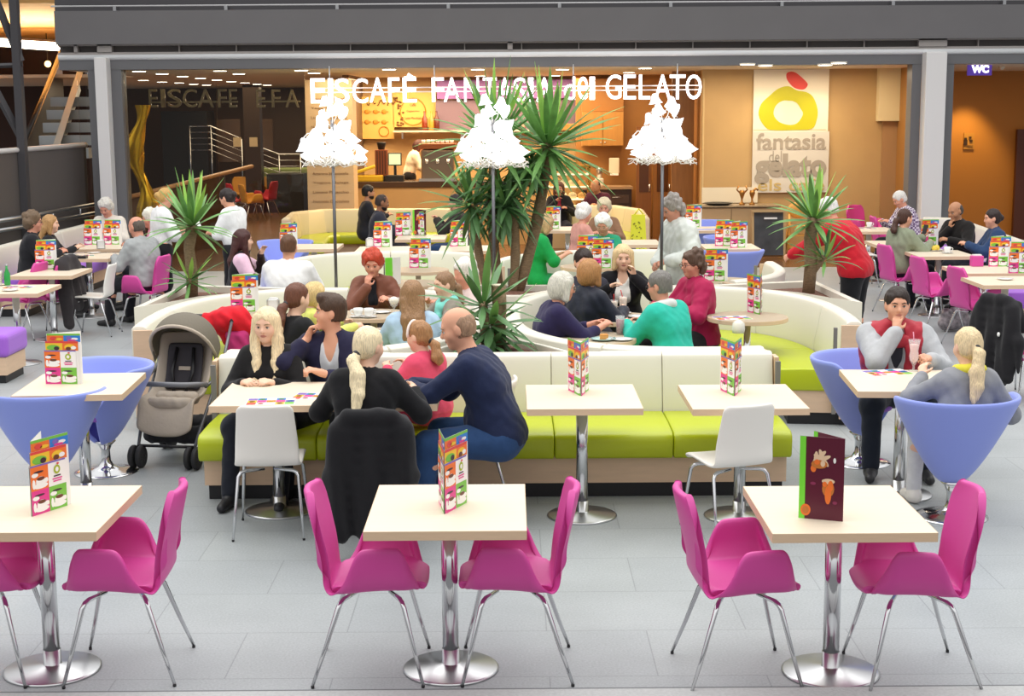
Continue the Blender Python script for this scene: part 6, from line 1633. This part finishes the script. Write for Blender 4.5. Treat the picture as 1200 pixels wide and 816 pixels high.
draped('jacket','red and pink child jacket hung over the stroller handle','jacket',[rc((-.12,0,0),(.10,.02,.03),.075,.09),rc((.02,-.02,.02),(.20,.02,-.06),.085,.06),rc((-.02,.0,-.02),(.02,.03,-.16),.06,.05)],'#DB2230',(sx_+.25,sy_+.72,.95),0,.012)
draped('scarf','pink and grey garment hanging below the red jacket','jacket',[rc((0,0,0),(.04,0,-.24),.05,.06),rc((.08,0,0),(.10,0,-.2),.05,.05)],'#C23A78',(sx_+.31,sy_+.68,.84),0,.012)
# ------------------------------------------------------------------ the people
def beard(c,col='#241C18'):
    HP,A,hs=c['HP'],c['A'],c['hs']
    E=lambda x,y,z,rx,ry,rz: el(HP(x,y,z),np.array((rx,ry,rz))*hs,A)
    sdf_mesh('beard',[(E(0,.020,-.066,.0645,.0735,.056),.02),(E(0,.060,-.095,.028,.026,.024),.02)],hairmat(col),c['root'],.008,sub=[(E(0,.10,-.045,.036,.05,.030),.01)],keep=[(HP(0,0,-.045),-c['hu']+c['hf']*.1)])
def held(c,nm,name,fn):            # a small thing in a hand, kept as a thing of its own
    r=c['root']; sh,elb,wr=c['wr'][nm]; d=unit(wr-elb); p=wr+d*.10*c['s']
    q=Matrix.Rotation(r.rotation_euler.z,4,'Z'); w=q@Vector(p); return fn(w+r.location)
TABLEH={'L':(-.14,.36,.825),'R':(.14,.36,.825)}
LAP={'L':(-.10,.26,.66),'R':(.10,.28,.66)}
g=lambda **k: k
def tee(col,**k): return g(name='shirt',col=col,**k)
# --- the family table
person('blonde girl in a black knit jumper facing us at the family table',(312,361),176,hy=-6,hp=4,lean=4,skin='fair',hair=('long','#F0DAB0',.26),top=[tee('#1E1D1E',name_='x') if False else g(name='jumper',col='#1F1E1F',sleeve=1.,amp=.003)],hands={'L':(-.10,.30,.77),'R':(.12,.30,.77)},bottom='#20232C',shoes='#202024',vox=.009,tuck=-.12,Y=9.95)
person('young man in navy cardigan and white tee resting his chin on his fist',(389,345),166,hy=-66,hp=-2,sex='m',lean=8,skin='light',hair=('quiff','#4A3526'),top=[g(name='tee',col='#D3D6DA',off=.008,sleeve=.35,vneck=.16,amp=.002),g(name='cardigan',col='#282741',off=.018,sleeve=.86,open=.075,amp=.004)],hands={'R':('chin',(.0,.155,-.185)),'L':(-.02,.36,.825)},curl=1.5,bottom='#1E222C',vox=.009,tuck=-.1,Y=10.0)
person('blonde woman in black with a low ponytail seen from behind',(432,383),-6,hy=-32,hp=6,lean=14,skin='fair',hair=('lowpony','#F2E0B8',.26),top=[g(name='jumper',col='#17171A',off=.013,amp=.003)],hands={'L':(-.20,.36,.83),'R':(.26,.34,.83)},bottom='#1B1C22',shoes='#2A2A2C',vox=.009,seat=.44,bw=1.08,Y=8.8)
def girlband(c):
    HP=c['HP']; MB().tube([HP(.088*math.cos(t),.045-.02*math.sin(t),.035+.092*math.sin(t)) for t in np.linspace(-.3,math.pi+.3,15)],.009,6).build('headband',mat('headband','#F3E6DE',.6),c['root'])
person('little girl in pink with a white headband at the family table',(489,376),52,S=.76,hy=10,hp=10,seat=.52,lean=10,skin='fair',hair=('lowpony','#A97C52',.06),top=[g(name='jumper',col='#DC4F6C',off=.014)],hands={'L':(-.12,.28,.83),'R':(.10,.28,.83)},bottom='#D9486A',shoes='#D8D4CE',vox=.009,extra=girlband,eyes=False,Y=9.95)
person('bald man in a navy jumper and jeans leaning over the family table',(531,361),80,hy=8,hp=16,S=1.06,sex='m',lean=24,skin='light',hair=('fringe','#A08066'),top=[g(name='jumper',col='#212A48',off=.014,amp=.005)],hands={'L':(-.02,.60,.83,-.9,-.2,-.6),'R':(.05,.58,.83)},bottom='#2E4A74',shoes='#3A3430',vox=.009,belly=.05,seat=.44,bw=1.06,Y=9.0)
# --- seniors in the right booth
def wscarf(col,r=.028,tail=0): return lambda c: ring(c,'scarf',col,r=r,tail=tail)
person('grey-haired woman in a dark purple top leaning to the cake plate',(661,319),-80,hy=0,hp=10,lean=16,skin='rosy',hair=('bob','#CFCBBE'),top=[g(name='top',col='#2A2448',off=.015,sleeve=.80)],hands={'L':(-.10,.46,.83),'R':(.06,.48,.83)},bottom='#2A2C34',vox=.010,glasses='#8A7A6A',bw=1.12,Y=11.7)
person('auburn-haired woman in a dark quilted jacket',(691,304),-48,hy=6,hp=4,lean=8,skin='fair',hair=('bob','#B07E4C'),top=[g(name='jacket',col='#1D212E',off=.026,amp=.007,rough=.5)],hands=TABLEH,bottom='#4A4440',vox=.011,eyes=False,Y=12.6)
person('dark-haired person partly hidden behind the auburn-haired woman',(684,292),-172,hp=8,sex='m',skin='light',hair=('short','#2E1E18'),top=[tee('#3A3A44')],vox=.012,eyes=False,Y=13.6)
person('blonde woman in a black cardigan facing us, playing with her straw',(730,287),178,hy=4,hp=6,lean=6,skin='fair',hair=('bob','#E3C594'),top=[g(name='top',col='#E9E6DE',off=.008,sleeve=.3,vneck=.10),g(name='cardigan',col='#17161A',off=.018,open=.075)],hands={'R':(.13,.26,.93,.9,-.1,-.8),'L':(-.10,.22,1.02,-.9,-.1,-.8,.1,.2,.9)},bottom='#2A2C34',vox=.010,Y=13.55)
person('woman in a teal jumper with pale scarf and dark glasses',(772,318),48,hy=14,hp=8,lean=16,skin='rosy',hair=('short','#77736E'),top=[g(name='jumper',col='#2DB8A2',off=.018)],hands={'L':(-.05,.46,.83),'R':(.12,.40,.83)},bottom='#3A3A44',vox=.010,glasses='#1A1A1C',extra=wscarf('#D5DAD6',.042),bw=1.12,Y=11.6)
person('curly-haired woman in a magenta jacket with glasses',(811,294),112,hy=0,hp=6,lean=6,skin='rosy',hair=('curly','#5C4436'),top=[g(name='jacket',col='#A8184C',off=.024,collar=.028,amp=.006,rough=.6)],hands=TABLEH,bottom='#2E2A30',vox=.010,glasses='#7A4A3A',bw=1.08,Y=12.9)
# --- left booth
person('red-haired woman in a brown leather jacket eating ice cream',(436,295),178,hy=0,hp=16,lean=10,skin='rosy',hair=('fluffy','#BE4228'),top=[g(name='top',col='#2A2A30',off=.008,sleeve=.3),g(name='jacket',col='#7A4A38',off=.020,open=.05,amp=.006,rough=.45,collar=.022)],hands={'R':('chin',(.05,.15,-.19)),'L':(-.18,.36,.83)},curl=1.2,bottom='#2A2622',vox=.010,Y=13.6)
person('woman in black with a dark ponytail behind the young man',(349,332),-42,hy=-6,hp=8,lean=10,skin='fair',hair=('lowpony','#6C4230',.16),top=[g(name='top',col='#1A1A1C')],hands=TABLEH,bottom='#2A2C34',vox=.011,eyes=False,Y=11.4)
person('small fair child in a yellow top beside the dark ponytail',(371,331),-60,S=.74,seat=.50,hp=14,skin='fair',hair=('bob','#D9BC80'),top=[g(name='top',col='#D6DA72')],hands=TABLEH,bottom='#8A9ACA',vox=.011,eyes=False,Y=11.9)
person('long-haired girl in pale denim with black collar seen from behind',(483,329),4,hp=4,lean=8,S=.95,skin='fair',hair=('straight','#98734F',.16),top=[g(name='jacket',col='#AFC9E0',off=.022,amp=.006)],hands=TABLEH,bottom='#3A4A6A',vox=.011,eyes=False,extra=lambda c: ring(c,'black_collar','#1C1A1C',r=.042,rad=.070,dz=.02),Y=11.5)
person('child with a turquoise scarf looking left before the tall plant',(520,319),118,S=.80,seat=.52,hp=6,hy=0,skin='fair',hair=('ponytail','#8F6E50',.1),top=[g(name='top',col='#8A8478')],hands=TABLEH,vox=.011,extra=lambda c: ring(c,'scarf','#86DCCF',r=.046,tail=.12),Y=12.7)
person('white-haired person half hidden by the broad-leaved plant',(543,306),120,hp=8,skin='rosy',hair=('fluffy','#EDE6DC'),top=[tee('#D9C4BE')],hands=TABLEH,Y=13.5,vox=.013,eyes=False)
# --- right foreground couple
def vest(c):
    garment(c,name='vest',col='#B0303E',off=.034,noarms=True,open=.06,amp=.010,rough=.5)
    ring(c,'hood','#B0303E',r=.040,rad=.105,dz=-.02)
    ring(c,'grey_hood','#A9ABAE',r=.030,rad=.078,dz=.0)
person('young man in a grey hoodie and red vest sipping through a straw',(1052,337),172,hy=4,hp=2,sex='m',lean=8,skin='light',hair=('short','#2C1F19'),top=[g(name='tee',col='#3A3A42',off=.008,sleeve=.3),g(name='hoodie',col='#B4B6B9',off=.022,open=.05,amp=.006)],hands={'R':('chin',(.03,.135,-.175)),'L':(-.20,.40,.83)},curl=1.3,bottom='#1E2431',shoes='#26262A',vox=.009,extra=vest,seat=.46,bw=1.08,Y=10.45)
person('blonde with a wavy ponytail in a grey cardigan seen from behind',(1134,384),2,side=9,bw=.88,hy=12,hp=8,lean=10,skin='fair',hair=('ponytail','#E3CBA0',.20),top=[g(name='cardigan',col='#8B8D93',off=.018,amp=.005)],hands={'L':(-.16,.34,.84,-.8,-.4,-.6,.2,.5,.6),'R':(.20,.24,.74)},bottom='#DADADC',shoes='#E6E2DA',vox=.009,seat=.46,eyes=False,extra=lambda c: ring(c,'yellow_collar','#E0D64A',r=.036,rad=.078,dz=.015),Y=9.32)
# --- waitresses
def apron(c):
    pass
def tie(c):
    n=c['nb']+c['f2']*.075*c['s']; MB().tube([n,n-c['u2']*.10+c['f2']*.045,n-c['u2']*.26+c['f2']*.05],[.014,.018,.028],8).build('tie',cloth('#9AA0AC'),c['root'])
def lanyard(c):
    n=c['nb']; f,u,x=c['f2'],c['u2'],c['rx']
    MB().tube([n-f*.05,n+x*.07+f*.02,n+x*.06+f*.12-u*.10,n+x*.02+f*.15-u*.22],.008,6).build('black_tie',M['black'],c['root'])
person('blonde waitress in a white blouse writing on her pad',(197,221),-62,stand=True,hp=20,hy=-6,lean=4,skin='light',hair=('bun','#C79F5C'),top=[g(name='blouse',col='#EDEEEE',off=.020,sleeve=.62,puff=.012,hem=-.06,pelvis=False)],hands={'L':(-.08,.30,1.12),'R':(.06,.30,1.10)},bottom='#1B1B1F',vox=.011,extra=lanyard,eyes=False)
person('dark-haired waitress in a white shirt and grey tie holding a card reader',(262,222),68,stand=True,hp=28,hy=0,lean=4,skin='light',hair=('bun','#2A201E'),top=[g(name='shirt',col='#EDEEEE',off=.020,sleeve=.5,hem=-.06,pelvis=False)],hands={'L':(-.06,.32,1.08),'R':(.06,.32,1.08)},bottom='#1E1E22',vox=.011,extra=tie,eyes=False)
# --- left group
person('man in black jacket and glasses looking right at the left edge',(38,249),-72,sex='m',hp=2,skin='rosy',hair=('fluffy','#75604A'),top=[g(name='shirt',col='#D9DEE6',off=.008),g(name='jacket',col='#232327',off=.022,open=.045,collar=.022)],hands=TABLEH,vox=.012,glasses='#1E1E20',belly=.04)
person('young blonde in black beside the man in glasses',(58,252),-80,skin='fair',hair=('straight','#B98F5C',.12),top=[tee('#222226')],hands=TABLEH,Y=19.2,vox=.012)
person('white-haired man in a pale striped shirt on the left sofa',(122,235),168,sex='m',hp=26,lean=12,skin='rosy',hair=('fluffy','#D6D2C8'),top=[g(name='shirt',col='#E4DCD0',off=.016)],hands=TABLEH,vox=.013,belly=.03)
person('balding man in a grey shirt seen from behind at left',(158,254),64,sex='m',hp=12,lean=10,skin='rosy',hair=('fringe','#5C5248'),top=[g(name='shirt',col='#A3A6A6',off=.02,collar=.018,amp=.007)],hands=TABLEH,bottom='#24242A',vox=.011,eyes=False,belly=.03,bw=1.06)
person('white-haired woman with pink collar beyond the balding man',(174,246),105,hp=10,skin='rosy',hair=('fluffy','#EAE5D6'),top=[tee('#D98AA0',collar=.02)],hands=TABLEH,vox=.013,eyes=False)
person('woman with long dark red hair in a black vest and pink sleeves',(284,269),-78,hp=2,skin='fair',hair=('long','#45221E',.12),top=[g(name='long_sleeves',col='#3A2A28',off=.010),g(name='pink_tee',col='#E6BFD2',off=.018,sleeve=.30),g(name='vest',col='#1E1C20',off=.026,noarms=True)],hands={'L':(-.06,.26,1.00,-.8,.2,-.9,.2,.3,.9),'R':(.10,.34,.825)},vox=.011)
person('man in a white polo shirt seen from behind',(338,275),-8,sex='m',hp=4,skin='light',hair=('crop','#66452F'),top=[g(name='polo',col='#F2F2F2',off=.02,sleeve=.42,collar=.018)],hands=TABLEH,bottom='#3A3A44',vox=.011,eyes=False,bw=1.06)
# --- shop booth
person('bearded young man in a dark jacket in the shop booth',(431,217),-78,sex='m',skin='tan',hair=('short','#1C1817'),top=[tee('#25252B')],hands=TABLEH,vox=.013,extra=beard)
person('man with shaved head in a dark grey suit in the shop booth',(449,228),-82,sex='m',hp=12,skin='brown',hair=('stubble','#3A2C26'),top=[g(name='shirt',col='#D9D9DE',off=.008),g(name='jacket',col='#33343E',off=.02,open=.03)],hands={'L':(-.10,.42,.83),'R':(.12,.40,.845)},vox=.013,extra=beard)
person('person in a dark jacket and jeans facing left beside the tall yucca',(533,228),82,sex='m',hp=6,skin='light',hair=('short','#2A211C'),top=[g(name='jacket',col='#35302C',off=.02)],hands={'L':(-.04,.36,.95),'R':(.04,.36,.95)},bottom='#34507C',vox=.013,eyes=False)
PLAT=thing('platform',(X(515,29.8),29.85,0),'raised wooden step behind the ice cream counter','platform'); MB().box((0,0,.185),(2.7,1.,.37)).build('deck',M['panel'],PLAT)
def bapron(c): garment(c,name='apron',col='#2A2422',off=.030,noarms=True,hem=.18) if False else None
person('barista in a cream shirt bending over the counter',(487,162.5),-76,stand=True,hp=30,lean=16,zoff=.37,at=(X(487,29.6)-.16,29.62),skin='light',hair=('bob','#4A241C'),top=[g(name='shirt',col='#EADCC0',off=.02,sleeve=.7,hem=-.03,pelvis=False)],hands={'L':(-.08,.40,1.02),'R':(.10,.40,1.02)},bottom='#1E1A1C',vox=.013,eyes=False)
# --- right rear
person('smiling woman in a black cardigan over red in the shop',(655,213),178,hp=6,skin='rosy',hair=('bob','#5C3A2C'),top=[g(name='top',col='#8E1E38',off=.008),g(name='cardigan',col='#1C1A1E',off=.02,open=.05)],hands={'L':(-.14,.34,.83),'R':(.06,.26,.94)},vox=.013)
person('man in maroon bending his head down in the shop',(696,212),150,sex='m',hp=34,lean=14,skin='tan',hair=('fringe','#2A2220'),top=[tee('#552838')],hands=TABLEH,vox=.013,eyes=False)
person('woman in a bright green blouse looking down at her plate',(643,252),-78,hp=24,lean=6,skin='light',hair=('bob','#BFA070'),top=[g(name='blouse',col='#1B9A4C',off=.02,sleeve=.62)],hands={'L':(-.06,.34,.845),'R':(.08,.34,.845)},bottom='#1E9450',vox=.011,eyes=False,extra=wscarf('#1E8A58',.022,.14),Y=17.1)
person('white-haired woman in a floral coral top',(686,240),-70,hp=10,skin='rosy',hair=('fluffy','#F0EDE6'),top=[tee('#D3988A',amp=.006)],hands=TABLEH,vox=.013,eyes=False)
person('elderly woman in a brown top facing us in the background',(708,234),172,hp=8,skin='rosy',hair=('fluffy','#DCCDAA'),top=[tee('#8F6C52')],hands=TABLEH,vox=.013)
person('white-haired woman with glasses in green and blue',(706,253),164,hp=22,skin='rosy',hair=('fluffy','#F2F0EA'),top=[tee('#2E9A72')],hands=TABLEH,vox=.012,glasses='#C9B89A')
person('grey-haired man standing in a padded white coat',(783,231),112,stand=True,sex='m',hp=24,lean=10,skin='rosy',hair=('curly','#A59D96'),top=[g(name='coat',col='#DCE1DB',off=.034,hem=.22,collar=.040,amp=.010,rough=.6)],hands={'L':(-.16,.26,1.06),'R':(.14,.24,1.02)},bottom='#8A8A86',vox=.012,extra=lambda c: ring(c,'scarf','#8F9AA0',r=.026,rad=.066))
person('person in a red jumper stooping behind the right yucca',(967,232),58,stand=True,sex='m',hp=20,lean=30,skin='light',hair=('short','#E2E0DC'),top=[g(name='jumper',col='#C4202E',off=.026,hem=.08,amp=.006)],hands={'L':(-.10,.74,.98),'R':(.24,.10,.78)},bottom='#1C1C20',vox=.011,eyes=False,bw=1.1)
def checkmat():
    m=bpy.data.materials.new('checked_shirt'); m.use_nodes=True; nt=m.node_tree; b=nt.nodes['Principled BSDF']; b.inputs['Roughness'].default_value=.85
    tc=nt.nodes.new('ShaderNodeTexCoord'); c1=nt.nodes.new('ShaderNodeTexChecker'); c1.inputs['Scale'].default_value=34; c1.inputs['Color1'].default_value=lin('#E6E0E6'); c1.inputs['Color2'].default_value=lin('#6A5078')
    nt.links.new(tc.outputs['Object'],c1.inputs[0]); nt.links.new(c1.outputs[0],b.inputs['Base Color']); return m
person('white-haired man in a checked shirt writing at the far right',(1051,225),98,sex='m',hp=28,lean=14,skin='rosy',hair=('short','#E4E0D8'),top=[g(name='checked_shirt',off=.02,mats=checkmat(),collar=.018)],hands={'L':(-.14,.38,.83),'R':(.08,.42,.83)},vox=.012,belly=.03)
def phone(c):
    pass
person('girl with a dark ponytail in an olive jacket holding a phone',(1061,245),-62,hy=-6,hp=6,lean=10,skin='light',hair=('ponytail','#4A2F24',.03),top=[g(name='jacket',col='#8B937B',off=.024,collar=.020,amp=.007)],hands={'L':(-.04,.46,.90,-.8,0,-.8,.1,.6,.6),'R':(.16,.40,.845)},bottom='#23262F',vox=.011,eyes=False)
person('balding man in black with his hand at his chin',(1118,237),118,sex='m',hp=18,lean=10,skin='tan',hair=('fringe','#4A423C'),top=[g(name='jacket',col='#211E1D',off=.022)],hands={'R':('chin',),'L':(-.20,.42,.83)},curl=1.1,vox=.011)
person('woman in a dark denim jacket with her hair in a bun',(1163,245),88,hp=6,lean=8,skin='light',hair=('bun','#2F211D'),top=[g(name='jacket',col='#2C4266',off=.022,amp=.006)],hands={'L':(-.06,.40,.845),'R':(.10,.36,.83)},vox=.011)
